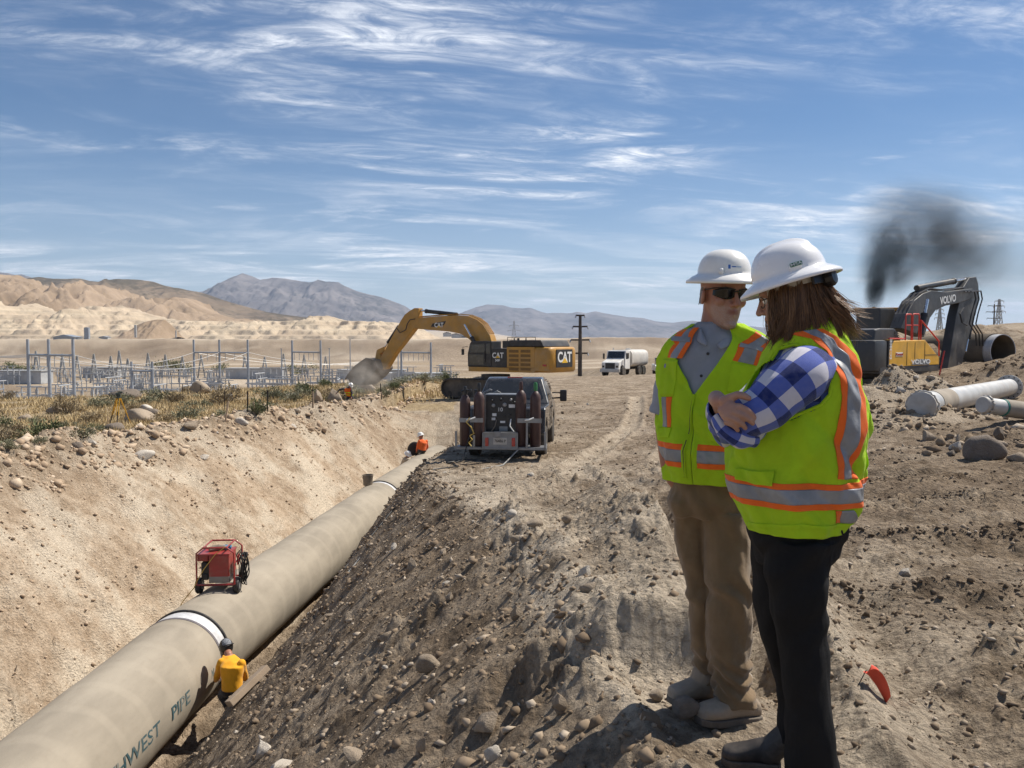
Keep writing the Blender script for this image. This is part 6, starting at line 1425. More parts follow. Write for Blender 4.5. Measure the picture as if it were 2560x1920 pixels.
def fuse(m, name, mat_, parent, voxel=.006, smooth=4, fn=None, factor=.5):
    """weld overlapping forms into one continuous skin"""
    me = bpy.data.meshes.new(name); me.from_pydata([tuple(p) for p in m.v], [], m.f); me.update()
    o = bpy.data.objects.new('_f', me); COL.objects.link(o)
    q = o.modifiers.new('r', 'REMESH'); q.mode = 'VOXEL'; q.voxel_size = voxel
    if smooth: s = o.modifiers.new('s', 'SMOOTH'); s.iterations = smooth; s.factor = factor
    dg = bpy.context.evaluated_depsgraph_get(); me2 = bpy.data.meshes.new_from_object(o.evaluated_get(dg)); bpy.data.objects.remove(o); bpy.data.meshes.remove(me)
    if fn is not None:
        n = len(me2.vertices); co = np.empty(n * 3, np.float32); me2.vertices.foreach_get('co', co); no = np.empty(n * 3, np.float32); me2.vertex_normals.foreach_get('vector', no)
        co = co.reshape(-1, 3).astype(float); no = no.reshape(-1, 3); co = co + no * fn(co, no)[:, None]; me2.vertices.foreach_set('co', co.astype(np.float32).ravel()); me2.update()
    me2.name = name; me2.materials.clear(); me2.materials.append(mat_); me2.shade_smooth()
    return link_mesh(name, me2, None, parent)
# cloth and skin materials
def cloth(name, col, weave=900, rough=.85, var=.10, dirt=0.0, dirt_col=(.28, .22, .16), sheen=.15, transl=0.0, fold=0.0):
    t = NT(name); vec = t.coord(); n1 = t.noise(7, 5, .6, vec); n2 = t.noise(weave, 2, .5, vec)
    c = t.mix(t.ramp(n1, .3, .7), tuple(q * (1 - var) for q in col), tuple(min(1, q * (1 + var)) for q in col))
    if dirt: c = t.mix(t.ramp(t.noise(4.5, 7, .7, t.coord(loc=(2, 5, 1))), .62 - .2 * dirt, .8, 0, dirt), c, dirt_col)
    t.set(Base_Color=c, Roughness=rough); t.b.inputs['Sheen Weight'].default_value = sheen; t.b.inputs['Specular IOR Level'].default_value = .25
    h = t.math('ADD', t.math('MULTIPLY', n2, .12), t.math('MULTIPLY', t.noise(26, 5, .6, vec), fold)); t.bump(h, .5, .012)
    if transl:
        tr = t.n('ShaderNodeBsdfTranslucent'); t.l(c, tr.inputs[0]); mx = t.n('ShaderNodeMixShader'); mx.inputs[0].default_value = transl
        t.l(t.b.outputs[0], mx.inputs[1]); t.l(tr.outputs[0], mx.inputs[2]); t.l(mx.outputs[0], t.out.inputs[0])
    return t.m
def skin_material(name, col, beard=None):
    t = NT(name); vec = t.coord(); c = t.mix(t.ramp(t.noise(28, 5, .6, vec), .3, .7), tuple(q * .88 for q in col), col); c = t.mix(t.ramp(t.noise(9, 4, .6, vec), .4, .75, 0, .35), c, (col[0] * 1.02, col[1] * .72, col[2] * .66))
    if beard is not None:
        g = t.noise(330, 3, .8, vec); c = t.mix(t.math('MULTIPLY', t.attr('beard'), t.ramp(g, .40, .62, .12, 1.0)), c, beard); c = t.mix(t.attr('lips'), c, (.20, .07, .055))
    t.set(Base_Color=c, Roughness=.5); t.b.inputs['Subsurface Weight'].default_value = .12; t.b.inputs['Subsurface Radius'].default_value = (.012, .004, .002); t.b.inputs['Subsurface Scale'].default_value = 1
    t.bump(t.math('ADD', t.noise(160, 4, .6, vec), t.math('MULTIPLY', t.noise(40, 3, .6, vec), 1.5)), .25, .004); return t.m
M_LIME = cloth('lime vest fabric', (.60, .86, .030), 700, .8, .06, .16, (.36, .40, .07), .1, .42, 1.4)
M_LIMEMESH = M_LIME
M_ORANGE = cloth('orange vest tape', (.95, .17, .02), 900, .7, .05, 0, transl=.15)
M_REFLECT = mat('grey reflective tape', (.24, .25, .27), .5, .1, 0, scale=14, bump=.2, bscale=60, var=.18)
M_TAN = cloth('tan canvas trousers', (.185, .125, .068), 1100, .9, .12, .25, (.30, .24, .17), .2, 0, .7)
M_BLACKP = cloth('black trousers', (.010, .010, .011), 1300, .85, .1, 0, sheen=.0, fold=.5); M_BLACKP.node_tree.nodes['Principled BSDF'].inputs['Specular IOR Level'].default_value = .22
M_GREYSHIRT = cloth('grey work shirt', (.27, .29, .34), 1100, .9, .08, 0, fold=.5)
M_SKINM = skin_material('weathered skin', (.35, .165, .105), (.42, .38, .35)); M_SKINW = skin_material('skin', (.42, .235, .165))
M_BOOT = mat('dusty suede boot', (.26, .20, .14), .95, 0, .35, dirt_col=(.40, .33, .26), scale=9, bump=.4); M_SOLE = mat('boot sole', (.10, .085, .07), .9, 0, .3, scale=10); M_SHOE = mat('dark shoe', (.035, .030, .028), .6, 0, .35, dirt_col=(.22, .18, .14), scale=8)
M_HAT = mat('white hard hat shell', (.76, .75, .72), .32, 0, .06, dirt_col=(.50, .45, .38), scale=7, var=.03, coat=.25); M_HAT2 = mat('bright white hard hat shell', (.82, .82, .83), .22, 0, 0, scale=5, var=.02, coat=.4)
M_LENS = mat('dark sunglass lens', (.005, .005, .006), .12, 0, 0, spec=.35); M_BLKPL = mat('black plastic', (.012, .012, .013), .4); M_STRAP = mat('beige strap', (.42, .38, .31), .7); M_GREENLAB = mat('green maker label', (.01, .13, .06), .5)
M_HAIRB = None
def hair_material(name, a, b):
    t = NT(name); g = t.n('ShaderNodeNewGeometry'); c = t.mix(g.outputs['Random Per Island'], a, b); t.set(Base_Color=c, Roughness=.42); t.b.inputs['Specular IOR Level'].default_value = .45; t.b.inputs['Anisotropic'].default_value = .5
    return t.m
M_HAIR = hair_material('brown hair', (.075, .036, .016), (.27, .145, .066)); M_HAIRG = hair_material('grey hair', (.18, .16, .15), (.36, .33, .31))

def head_parts(m, scale=1.0, female=False):
    """head in its own axes: x face, y left, z up, origin between the ears"""
    S = Matrix.Diagonal((scale,) * 3)
    def E(c, r, rot=None): ell(m, S @ Vector(c), tuple(q * scale for q in r), rot, 20)
    hr = [(-.120, .070, .030, .016), (-.112, .086, .006, .031), (-.095, .0945, -.022, .043), (-.070, .096, -.052, .053), (-.045, .0955, -.076, .060), (-.018, .094, -.094, .066), (.010, .090, -.103, .070), (.030, .0955, -.108, .0735), (.055, .094, -.112, .0755), (.085, .080, -.107, .071), (.110, .054, -.086, .057), (.126, .018, -.050, .034)]
    rloft(m, [((((a + b) / 2) * scale, 0, z * scale), Vector(((a - b) / 2 * scale, 0, 0)), Vector((0, w * scale, 0)), 2.25) for z, a, b, w in hr], 36)
    for s in (-1, 1):
        limb(m, [S @ Vector((.0885, s * .012, .030)), S @ Vector((.076, s * .046, .030))], (.0115 * scale, .010 * scale), 10)
        E((.064, s * .044, -.018), (.024, .020, .022)); E((-.006, s * .079, -.010), (.021, .008, .033), Euler((0, .2, s * .35)).to_matrix()); E((.100, s * .0115, -.030), (.011, .0085, .0085)); E((.002, s * .083, -.002), (.012, .006, .022), Euler((0, .2, s * .35)).to_matrix())
    limb(m, [S @ Vector((.092, 0, .020)), S @ Vector((.104, 0, -.004)), S @ Vector((.1155, 0, -.025))], (.0080 * scale, .0095 * scale, .0118 * scale), 12)
    limb(m, [S @ Vector((.082, -.024, -.056)), S @ Vector((.0985, 0, -.0505)), S @ Vector((.082, .024, -.056))], (.005 * scale, .0072 * scale, .005 * scale), 10)
    limb(m, [S @ Vector((.080, -.021, -.0655)), S @ Vector((.096, 0, -.0665)), S @ Vector((.080, .021, -.0655))], (.0055 * scale, .0080 * scale, .0055 * scale), 10)
    E((.080, 0, -.105), (.022, .026, .018))
def place_parts(m, build, M4):
    k = MB(); build(k); m.add([M4 @ v for v in k.v], k.f)
def rotm(fwd, up=(0, 0, 1)):
    """axes x = fwd, z close to up"""
    x = Vector(fwd).normalized(); y = Vector(up).cross(x).normalized(); z = x.cross(y); return Matrix((x, y, z)).transposed()
def finger(m, base, tip, bend, r0, r1):
    """three bones, arched towards 'bend'"""
    b, t = Vector(base), Vector(tip); bd = Vector(bend); pts = [b, b.lerp(t, .42) + bd * 1.0, b.lerp(t, .74) + bd * .75, t]; limb(m, pts, (r0, r0 * .95, (r0 + r1) / 2, r1), 10)
def hard_hat(parent, M4, mat_, ridge=True, rx=.135, ry=.118, h=.155, brim=.058, name='hard_hat'):
    n, k = 64, 16; V, F = [], []
    prof = [(1.0, 0.0)] + [(math.cos(a) ** .80, math.sin(a) ** .92) for a in np.linspace(.02, math.pi / 2 - .03, k)]
    rings = []
    ed = [(1 + brim / rx * 1.0, -.030), (1 + brim / rx * 1.03, -.024), (1 + brim / rx * .98, -.020), (1 + brim / rx * .5, -.006), (1 + brim / rx * .12, .003)]
    for q, z in ed: rings.append((q, z))
    for q, z in prof[1:]: rings.append((q, .006 + z * h))
    for ri, (q, z) in enumerate(rings):
        for j in range(n):
            a = 2 * math.pi * j / n; x, y = rx * q * math.cos(a), ry * q * math.sin(a)
            if ri < 5: y = (ry + (q - 1) * rx) * math.sin(a); x *= (1.0 + .05 * max(0, math.cos(a)))
            zz_ = z
            if ri >= 5 and ridge:
                zz_ += .010 * math.exp(-(y / .020) ** 4) * (1 if x > -.09 else 0) * min(1, max(0, (z - .03) / .06)) * 1.0
            V.append((x, y, zz_))
    top = len(V); V.append((0, 0, .006 + h + (.010 if ridge else 0)))
    for i in range(len(rings) - 1):
        for j in range(n): j2 = (j + 1) % n; F.append((i * n + j, i * n + j2, (i + 1) * n + j2, (i + 1) * n + j))
    for j in range(n): F.append(((len(rings) - 1) * n + j, (len(rings) - 1) * n + (j + 1) % n, top))
    V = [M4 @ Vector(v) for v in V]; o = mesh_obj(name, V, F, mat_, parent, True); o.modifiers.new('s', 'SOLIDIFY').thickness = -.003; return o
class Torso:
    """garment surface round a trunk: u angle from the front, v rows; front axis F, left axis L"""
    def __init__(s, org, F, rows, ex=2.5, fold=0.0, seed=0):
        s.o = Vector(org); s.F = Vector(F).normalized(); s.L = Vector((-s.F.y, s.F.x, 0)); s.rows = np.array(rows, float); s.ex = ex; s.fold = fold; s.seed = seed
        # rows: z, centre x, centre y, front, back, lateral
    def S(s, u, z, off=0.0):
        u = np.asarray(u, float); z = np.asarray(z, float); r = s.rows
        g = [np.interp(z, r[:, 0], r[:, i]) for i in range(1, 6)]
        for i in range(5):
            dz = .018; g[i] = (np.interp(z - dz, r[:, 0], r[:, i + 1]) + 2 * g[i] + np.interp(z + dz, r[:, 0], r[:, i + 1])) / 4
        cu, su = np.cos(u), np.sin(u); k = (np.abs(cu) ** s.ex + np.abs(su) ** s.ex) ** (-1 / s.ex)
        fo = s.fold * (1.0 * perlin(u * 2.2 + z * 2.0, z * 5.5 + u * .5, s.seed) + .6 * perlin(u * 5 + z * 6, z * 9 - u * 2, s.seed + 3) + .5 * np.sin(u * 9 + 3 * perlin(u, z * 4, s.seed + 5)) * np.interp(z, [r[0, 0], r[0, 0] + .25], [1, .15]))
        q = u * .19; w1 = perlin((q + z) * 10.5, (q - z) * 2.0 + 3, s.seed + 11); w2 = perlin((q - .7 * z) * 12, (q + z) * 1.7 + 5, s.seed + 13); w3 = perlin(q * 14, z * 1.5 + 2, s.seed + 17)
        fo = .55 * fo + s.fold * (.9 * w1 * np.abs(w1) * 2.2 + .8 * w2 * np.abs(w2) * 2.2 + .55 * w3)
        a = np.where(cu >= 0, g[2], g[3]) + off + fo; b = g[4] + off + fo
        fx = a * cu * k; lx = b * su * k
        return np.stack([g[0] + s.F.x * fx + s.L.x * lx, g[1] + s.F.y * fx + s.L.y * lx, z + 0 * fx], -1)
    def project(s, p):
        p = p + np.array(s.o); d = p - np.array(CAM); c, q = math.cos(PITCH), math.sin(PITCH)
        f = d[..., 1] * c - d[..., 2] * q; up = d[..., 1] * q + d[..., 2] * c; return 1280 + FPX * d[..., 0] / f, 960 - FPX * up / f
    def table(s):
        keep = s.fold; s.fold = 0.0; z0, z1 = s.rows[0, 0], s.rows[-1, 0]; U, Z = np.meshgrid(np.linspace(-math.pi, math.pi, 400), np.linspace(z0, z1, 300)); p = s.S(U, Z)
        e = 1e-3; du = s.S(U + e, Z) - p; dz = s.S(U, Z + e) - p; nrm = np.cross(du, dz); vis = np.einsum('ijk,ijk->ij', nrm, np.array(CAM) - np.array(s.o) - p) > 0
        s.tu, s.tz = U[vis], Z[vis]; s.tx, s.ty = s.project(p[vis]); s.fold = keep
    def uv(s, px, py):
        if not hasattr(s, 'tu'): s.table()
        i = np.argmin((s.tx - px) ** 2 + (s.ty - py) ** 2); return float(s.tu[i]), float(s.tz[i])
    def grid(s, name, U, Z, mat_, parent, off=0.0, thick=.0025):
        p = s.S(U, Z, off); nr, nc = U.shape; V = p.reshape(-1, 3); i = np.arange(nr - 1)[:, None] * nc; j = np.arange(nc - 1)[None, :]
        F = np.stack([i + j, i + j + 1, i + nc + j + 1, i + nc + j], -1).reshape(-1, 4)
        # face outward
        c = s.S(U[:1, :1], Z[:1, :1], 0)[0, 0]; o = np_mesh(name, V, F, mat_, parent, True)
        md = o.modifiers.new('s', 'SOLIDIFY'); md.thickness = thick; md.offset = 1 if s.outward(V, F) else -1
        return o
    def outward(s, V, F):
        a, b, c = V[F[0, 0]], V[F[0, 1]], V[F[0, 2]]; n = np.cross(b - a, c - a); ctr = np.array([np.interp(a[2], s.rows[:, 0], s.rows[:, 1]), np.interp(a[2], s.rows[:, 0], s.rows[:, 2]), a[2]]); return float(n @ (a - ctr)) > 0
    def strip(s, name, left, right, mat_, parent, off=.004, n=60, k=14):
        """band between two pixel polylines, laid on the surface"""
        A = np.array([s.uv(*p) for p in left]); B = np.array([s.uv(*p) for p in right])
        def rs(Q, m):
            d = np.r_[0, np.cumsum(np.hypot(*(np.diff(Q, axis=0) * [.2, 1]).T))]; t = np.linspace(0, d[-1], m); return np.stack([np.interp(t, d, Q[:, 0]), np.interp(t, d, Q[:, 1])], -1)
        A, B = rs(A, n), rs(B, n); w = np.linspace(0, 1, k)[None, :, None]; G = A[:, None] * (1 - w) + B[:, None] * w
        return s.grid(name, G[..., 0], G[..., 1], mat_, parent, off)
def px_rows(px_tab, Y, org, F, depth):
    """rows from silhouette pixels (py, left, right, front, back) for a trunk standing at Y; lateral half-width solved so the outline fits"""
    F = Vector(F).normalized(); L = Vector((-F.y, F.x, 0)); out = []
    for py, xl, xr, af, ab in px_tab:
        a, b = P(xl, py, Y) - Vector(org), P(xr, py, Y) - Vector(org); w = (b.x - a.x) / 2; cx = (a.x + b.x) / 2; z = (a.z + b.z) / 2
        out.append([z, cx, a.y, af, ab, w])
    return out

# ---------------------------------------------------------------- the man
YM = 3.36; m_org = Vector((P(1800, 1780, YM).x, YM, 0)); m_org.z = P(1800, 1795, YM).z
def pm(px, py, dy=0.0): return P(px, py, YM + dy) - m_org
man = empty('person', m_org, 0, 'person in tan trousers, lime vest and grey shirt looking at the woman, hands in pockets', 'person')
FM = Vector((-.36, -.93, 0)).normalized(); LM = Vector((-FM.y, FM.x, 0))
rowsM = []
for py, xl, xr, af, ab in [(1200, 1668, 1893, .135, .12), (1170, 1662, 1898, .142, .12), (1140, 1660, 1902, .145, .12), (1081, 1656, 1910, .142, .115), (990, 1653, 1925, .130, .115), (920, 1656, 1934, .125, .115), (875, 1664, 1930, .115, .11), (850, 1678, 1918, .100, .10), (832, 1700, 1893, .085, .09), (818, 1728, 1862, .070, .078), (808, 1748, 1842, .058, .065)]:
    a, b = pm(xl, py), pm(xr, py); w = (b.x - a.x) / 2; lat = math.sqrt(max(.003, w * w - (abs(FM.x) * (af + ab) / 2) ** 2)) / abs(LM.x)
    rowsM.append([(a.z + b.z) / 2, (a.x + b.x) / 2, a.y, af, ab, lat])
TM = Torso(m_org, FM, rowsM, 2.35, .0115, 3)
# body: one continuous figure under the clothes
hM = Matrix.Translation(pm(1806, 739, -.02)) @ (rotm((.27, -.96, -.05)) @ Euler((R(-3), R(4), 0)).to_matrix()).to_4x4()
bm_ = MB(); place_parts(bm_, lambda k: head_parts(k, 1.04), hM)
nk = hM @ Vector((-.025, 0, -.07)); limb(bm_, [hM @ Vector((-.02, 0, -.04)), nk, pm(1788, 838, .02)], (.062, .058, .068))

rg = []
for z, cx, cy, af, ab, lat in rowsM[:-1]: rg.append(((cx, cy, z), FM * (af * .74), LM * (lat * .80), 2.2))
rloft(bm_, rg)
sR, eR, wR, hR = pm(1702, 882, .03), pm(1659, 1035, .07), pm(1668, 1165, .04), pm(1700, 1212, .03)
sL, eL, wL, hL = pm(1888, 886, .0), pm(1928, 1040, .03), pm(1893, 1165, -.03), pm(1862, 1212, -.03)
for s_, e_, w_, h_ in ((sR, eR, wR, hR), (sL, eL, wL, hL)):
    limb(bm_, [s_, s_.lerp(e_, .5), e_], (.045, .043, .038)); limb(bm_, [e_, e_.lerp(w_, .35), w_], (.038, .039, .028)); d = (h_ - w_)
    limb(bm_, [w_, w_ + d * .6, w_ + d * 1.2], (.028, .040, .034)); sd = d.cross(Vector((0, 1, 0))).normalized()
    for k in range(4): finger(bm_, w_ + d * 1.2 + sd * (.027 - .018 * k), w_ + d * 1.2 + sd * (.022 - .014 * k) + d.normalized() * (.075 + .008 * math.sin(k * 1.2 + .6)), Vector((0, -.006, 0)), .0095, .008)
    finger(bm_, w_ + d * .5 + sd * .03, w_ + d * .5 + sd * .055 + d.normalized() * .06, Vector((0, -.005, 0)), .011, .009)
hipR, kneeR, ankR = pm(1728, 1240, .03), pm(1744, 1478, .02), pm(1757, 1690, .04); hipL, kneeL, ankL = pm(1832, 1240, -.03), pm(1826, 1490, -.07), pm(1832, 1722, -.06)
for h_, k_, a_ in ((hipR, kneeR, ankR), (hipL, kneeL, ankL)): limb(bm_, [h_, h_.lerp(k_, .4), k_], (.036, .034, .024)); limb(bm_, [k_, k_.lerp(a_, .3), a_], (.022, .022, .018)); limb(bm_, [a_, a_ + Vector((-.02, -.01, -.04))], (.018, .018))
bodyM = fuse(bm_, 'body', M_SKINM, man, .0042, 3)
co = np.array([v.co[:] for v in bodyM.data.vertices]); Hi = np.array(hM.inverted()); hl = co @ Hi[:3, :3].T + Hi[:3, 3]
bd = sstep(-.022, -.046, hl[:, 2] + .25 * np.maximum(0, .045 - hl[:, 0])) * sstep(.005, .04, hl[:, 0]) * sstep(-.150, -.122, hl[:, 2]) * (np.abs(hl[:, 1]) < .08)
lipm = np.exp(-((hl[:, 2] + .0585) / .0105) ** 4 - (hl[:, 1] / .024) ** 4) * (hl[:, 0] > .07); nosem = np.exp(-((hl[:, 2] + .028) / .012) ** 4 - (hl[:, 1] / .024) ** 4) * (hl[:, 0] > .08)
bd = bd * (1 - .95 * lipm) * (1 - nosem)
at = bodyM.data.attributes.new('lips', 'FLOAT', 'POINT'); at.data.foreach_set('value', np.clip(lipm * .75, 0, 1).astype(np.float32))
at = bodyM.data.attributes.new('beard', 'FLOAT', 'POINT'); at.data.foreach_set('value', np.clip(bd * .62, 0, 1).astype(np.float32))
# hair at the back and sides, sunglasses, eyes
def hair_fringe(parent, M4, n, m_, seed, zr=(-.055, .03), L=.03, y_in=.0):
    r = random.Random(seed); mb = MB()
    for i in range(n):
        a = r.uniform(.55 * math.pi, 1.45 * math.pi); z = r.uniform(*zr); p = Vector((-.012 + .094 * math.cos(a), .075 * math.sin(a), z)); d = Vector((math.cos(a) * .3, math.sin(a) * .3, -1)).normalized()
        q = p + d * r.uniform(.6, 1.2) * L; mb.tube([M4 @ p, M4 @ p.lerp(q, .5) + M4.to_3x3() @ Vector((0, 0, 0)), M4 @ q], [.0022, .002, .0006], 3)
    return mb.build('hair', m_, parent)
hair_fringe(man, hM, 300, M_HAIRG, 5, (-.035, .03), .012)
def eyeballs(parent, M4):
    for s in (-1, 1): m = MB(); ell(m, M4 @ Vector((.078, s * .031, .006)), (.012,) * 3); m.build('eye', M_LETTER, parent, True)
eyeballs(man, hM)
m = MB(); m.tube([hM @ Vector(q) for q in ((.084, -.021, -.0605), (.0985, -.008, -.0590), (.1010, 0, -.0588), (.0985, .008, -.0590), (.084, .021, -.0605))], [.001, .0024, .0028, .0024, .001], 6); m.build('mouth', mat('mouth line', (.05, .016, .013), .6), man)
def sun_glasses(parent, M4):
    e = MB()
    for s in (-1, 1):
        V, F = [], []; nu, nv = 12, 8
        for i in range(nu):
            for j in range(nv):
                u, v = i / (nu - 1), j / (nv - 1); a = .14 + .86 * u; h = .0215 * (1 - .55 * max(0, u - .55) / .45) * (1 - .35 * max(0, .25 - u) / .25)
                V.append(M4 @ Vector((0.108 - .050 * a ** 2.3, s * (.010 + .068 * u), .016 + h * (1 - 2 * v) * (1 if v < .5 else 1.15) - .004 * u)))
        for i in range(nu - 1):
            for j in range(nv - 1): k = i * nv + j; f = (k, k + 1, k + nv + 1, k + nv); F.append(f if s > 0 else f[::-1])
        o = mesh_obj('lens', V, F, M_LENS, parent, True); o.modifiers.new('s', 'SOLIDIFY').thickness = .002
        e.tube([M4 @ Vector(q) for q in ((.109, s * .008, .030), (.100, s * .045, .036), (.060, s * .079, .028), (.03, s * .084, .022), (-.01, s * .086, .014))], .0028, 6)
    e.tube([M4 @ Vector((.109, -.012, .023)), M4 @ Vector((.113, 0, .024)), M4 @ Vector((.109, .012, .023))], .003, 6); e.build('sunglasses_frame', M_BLKPL, parent)
sun_glasses(man, hM)
hatM = hM @ Matrix.Translation((-.006, 0, .078)) @ Euler((R(3), R(-3), 0)).to_matrix().to_4x4()
HX, HY, HH = .116, .098, .098
hh = hard_hat(man, hatM, M_HAT, False, HX, HY, HH, .044)
m = MB(); m.lathe([(.098, -.028), (.102, -.028), (.102, .0), (.098, .0)], n=40); m.v = [hatM @ Vector((v.x * 1.08, v.y * .97, v.z)) for v in m.v]; m.build('headband', M_STRAP, hh)
def hat_patch(parent, name, M4, a0, a1, z0, z1, rx, ry, h, mat_, off=.0025):
    V, F = [], []; nu, nv = 14, 6
    for i in range(nu):
        for j in range(nv):
            a = a0 + (a1 - a0) * i / (nu - 1); z = z0 + (z1 - z0) * j / (nv - 1); t_ = math.asin(min(1, (max(z - .006, 0) / h) ** (1 / .92))); q = math.cos(t_) ** .8; V.append(M4 @ Vector(((rx * q + off) * math.cos(a), (ry * q + off) * math.sin(a), z)))
    for i in range(nu - 1):
        for j in range(nv - 1): k = i * nv + j; F.append((k, k + nv, k + nv + 1, k + 1))
    return mesh_obj(name, V, F, mat_, parent, True)
M_BLUELOGO = mat('blue logo print', (.03, .13, .42), .5); M_GREYLOGO = mat('pale blue logo print', (.30, .42, .58), .5)
M_STICK = mat('white sticker', (.84, .84, .86), .35)
st_ = hat_patch(hh, 'sticker', hatM, -.50, .12, .022, .048, HX, HY, HH, M_STICK, .002)
hat_patch(st_, 'logo_drop', hatM, -.46, -.37, .027, .043, HX, HY, HH, M_BLUELOGO, .0032); hat_patch(st_, 'logo_text', hatM, -.33, -.15, .033, .0372, HX, HY, HH, M_BLUELOGO, .0032); hat_patch(st_, 'logo_text', hatM, -.13, .07, .0328, .0368, HX, HY, HH, M_GREYLOGO, .0032)
m = MB(); ell(m, hatM @ Vector((.094, -.066, .016)), (.012, .012, .014)); m.build('accessory_boss', M_HAT, hh, True)
# shirt, collar
uu, zz_ = np.meshgrid(np.linspace(-math.pi, math.pi, 72), np.linspace(rowsM[0][0] + .12, rowsM[-1][0] + .004, 44)); TM.grid('shirt', uu, zz_, M_GREYSHIRT, man, -.012)
def collar_flap(parent, pts3, m_):
    V, F = [], []; A, B = pts3; n = len(A)
    for k in range(n):
        for w in (0, .33, .66, 1): q = Vector(A[k]).lerp(Vector(B[k]), w); q = q + Vector((0, -.012 * math.sin(w * math.pi), 0)); V.append(q)
    for k in range(n - 1):
        for j in range(3): i = k * 4 + j; F.append((i, i + 4, i + 5, i + 1))
    o = mesh_obj('collar', V, F, m_, parent, True); o.modifiers.new('s', 'SOLIDIFY').thickness = .004; o.modifiers.new('b', 'SUBSURF').render_levels = 1; return o
collar_flap(man, ([pm(1752, 800, .06), pm(1750, 812, -.02), pm(1757, 833, -.06), pm(1768, 862, -.085)], [pm(1738, 828, .07), pm(1738, 850, -.04), pm(1750, 858, -.095), pm(1766, 866, -.10)]), M_GREYSHIRT)
collar_flap(man, ([pm(1846, 800, .06), pm(1847, 808, -.03), pm(1826, 832, -.075), pm(1786, 862, -.09)], [pm(1868, 820, .06), pm(1870, 832, -.05), pm(1836, 862, -.115), pm(1800, 875, -.12)]), M_GREYSHIRT)
for k, (x, y) in enumerate([(1768, 885), (1750, 940)]): u_, z_ = TM.uv(x, y); p = TM.S(u_, z_, -.008); m = MB(); m.lathe([(0, -.003), (.006, -.002), (.006, .002), (0, .003)], tuple(p), FM, 12); m.build('button', M_BLKPL, man)
def sleeve(parent, name, pts, rs, m_, seed, amp=.004, n=26, per=9, attr=False, cap=True, freq=30):
    """cloth tube with creases round it; carries length and girth for woven patterns"""
    pts = [Vector(p) for p in pts]; L = [0]
    for a, b in zip(pts[:-1], pts[1:]): L.append(L[-1] + (b - a).length)
    Q, Rr, Sx = [], [], []; N = per * (len(pts) - 1)
    for i in range(N + 1):
        s = L[-1] * i / N; k = min(len(pts) - 2, max(0, int(np.searchsorted(L, s) - 1))); f = (s - L[k]) / (L[k + 1] - L[k])
        p0, p1, p2, p3 = pts[max(k - 1, 0)], pts[k], pts[k + 1], pts[min(k + 2, len(pts) - 1)]
        c = .5 * ((2 * p1) + (p2 - p0) * f + (2 * p0 - 5 * p1 + 4 * p2 - p3) * f * f + (3 * p1 - p0 - 3 * p2 + p3) * f ** 3)
        Q.append(c); Rr.append(rs[k] * (1 - f) + rs[k + 1] * f); Sx.append(s)
    V, F, ps, pw = [], [], [], []; up = Vector((0, 0, 1)); T0 = (Q[1] - Q[0]).normalized(); a = T0.cross(Vector((0, 1, 0)) if abs(T0.y) < .9 else up).normalized()
    for i in range(N + 1):
        t_ = (Q[min(i + 1, N)] - Q[max(i - 1, 0)]).normalized(); a = (a - t_ * a.dot(t_)).normalized(); b = t_.cross(a)
        for j in range(n):
            an = 2 * math.pi * j / n; w = float(perlin(np.array([Sx[i] * freq + 1.2 * math.sin(an)]), np.array([math.cos(an) * 1.3 + seed]), seed)[0]); r = Rr[i] + amp * (w + .5 * math.sin(Sx[i] * freq * 2.3 + 2 * math.cos(an + seed)))
            V.append(Q[i] + (a * math.cos(an) + b * math.sin(an)) * r); ps.append(Sx[i]); pw.append(an * .065)
    for i in range(N):
        for j in range(n): j2 = (j + 1) % n; F.append((i * n + j, i * n + j2, (i + 1) * n + j2, (i + 1) * n + j))
    o = mesh_obj(name, V, F, m_, parent, True)
    if attr:
        for nm, q in (('ps', ps), ('pw', pw)): at = o.data.attributes.new(nm, 'FLOAT', 'POINT'); at.data.foreach_set('value', np.array(q, np.float32))
    o.modifiers.new('s', 'SOLIDIFY').thickness = -.003; return o
sleeve(man, 'shirt_sleeve', [pm(1722, 872, .02), sR, pm(1674, 960, .055), pm(1658, 1034, .07)], (.060, .058, .055, .054), M_GREYSHIRT, 2, .004)
sleeve(man, 'shirt_sleeve', [pm(1870, 872, .0), sL, pm(1912, 960, .02), pm(1928, 1034, .03)], (.060, .058, .055, .054), M_GREYSHIRT, 4, .004)
# vest with an open V: the front edges stop at the shirt
zh_, zv, zt_ = rowsM[0][0], TM.uv(1735, 990)[1], rowsM[-1][0]
uz, zV = TM.uv(1735, 988)
def vest_half(name, side):
    Z = np.linspace(zh_, zt_ - .004, 120); U = np.zeros((120, 110))
    for i, z in enumerate(Z):
        f = np.clip((z - zV) / (TM.uv(1765, 815)[1] - zV), 0, 1); open_ = f * (.74 if side > 0 else .62) + .004
        u0 = uz + side * open_; u1 = uz + side * math.pi
        U[i] = np.linspace(u0, u1, 110)
    return TM.grid(name, U, np.repeat(Z[:, None], 110, 1), M_LIME, man, .003, .003)
vL = vest_half('vest', 1); vR = vest_half('vest', -1)
def K(*q): return [(1600 + x * .3858, 580 + y * .3858) for x, y in q]
def full_tape(T, par, pa, pb, mat_, off, u0=-math.pi, u1=math.pi, name='hem_tape', n=200):
    z1, z0 = T.uv(*pa)[1], T.uv(*pb)[1]; U, Z = np.meshgrid(np.linspace(u0, u1, n), np.linspace(z0, z1, 12)); return T.grid(name, U, Z, mat_, par, off)
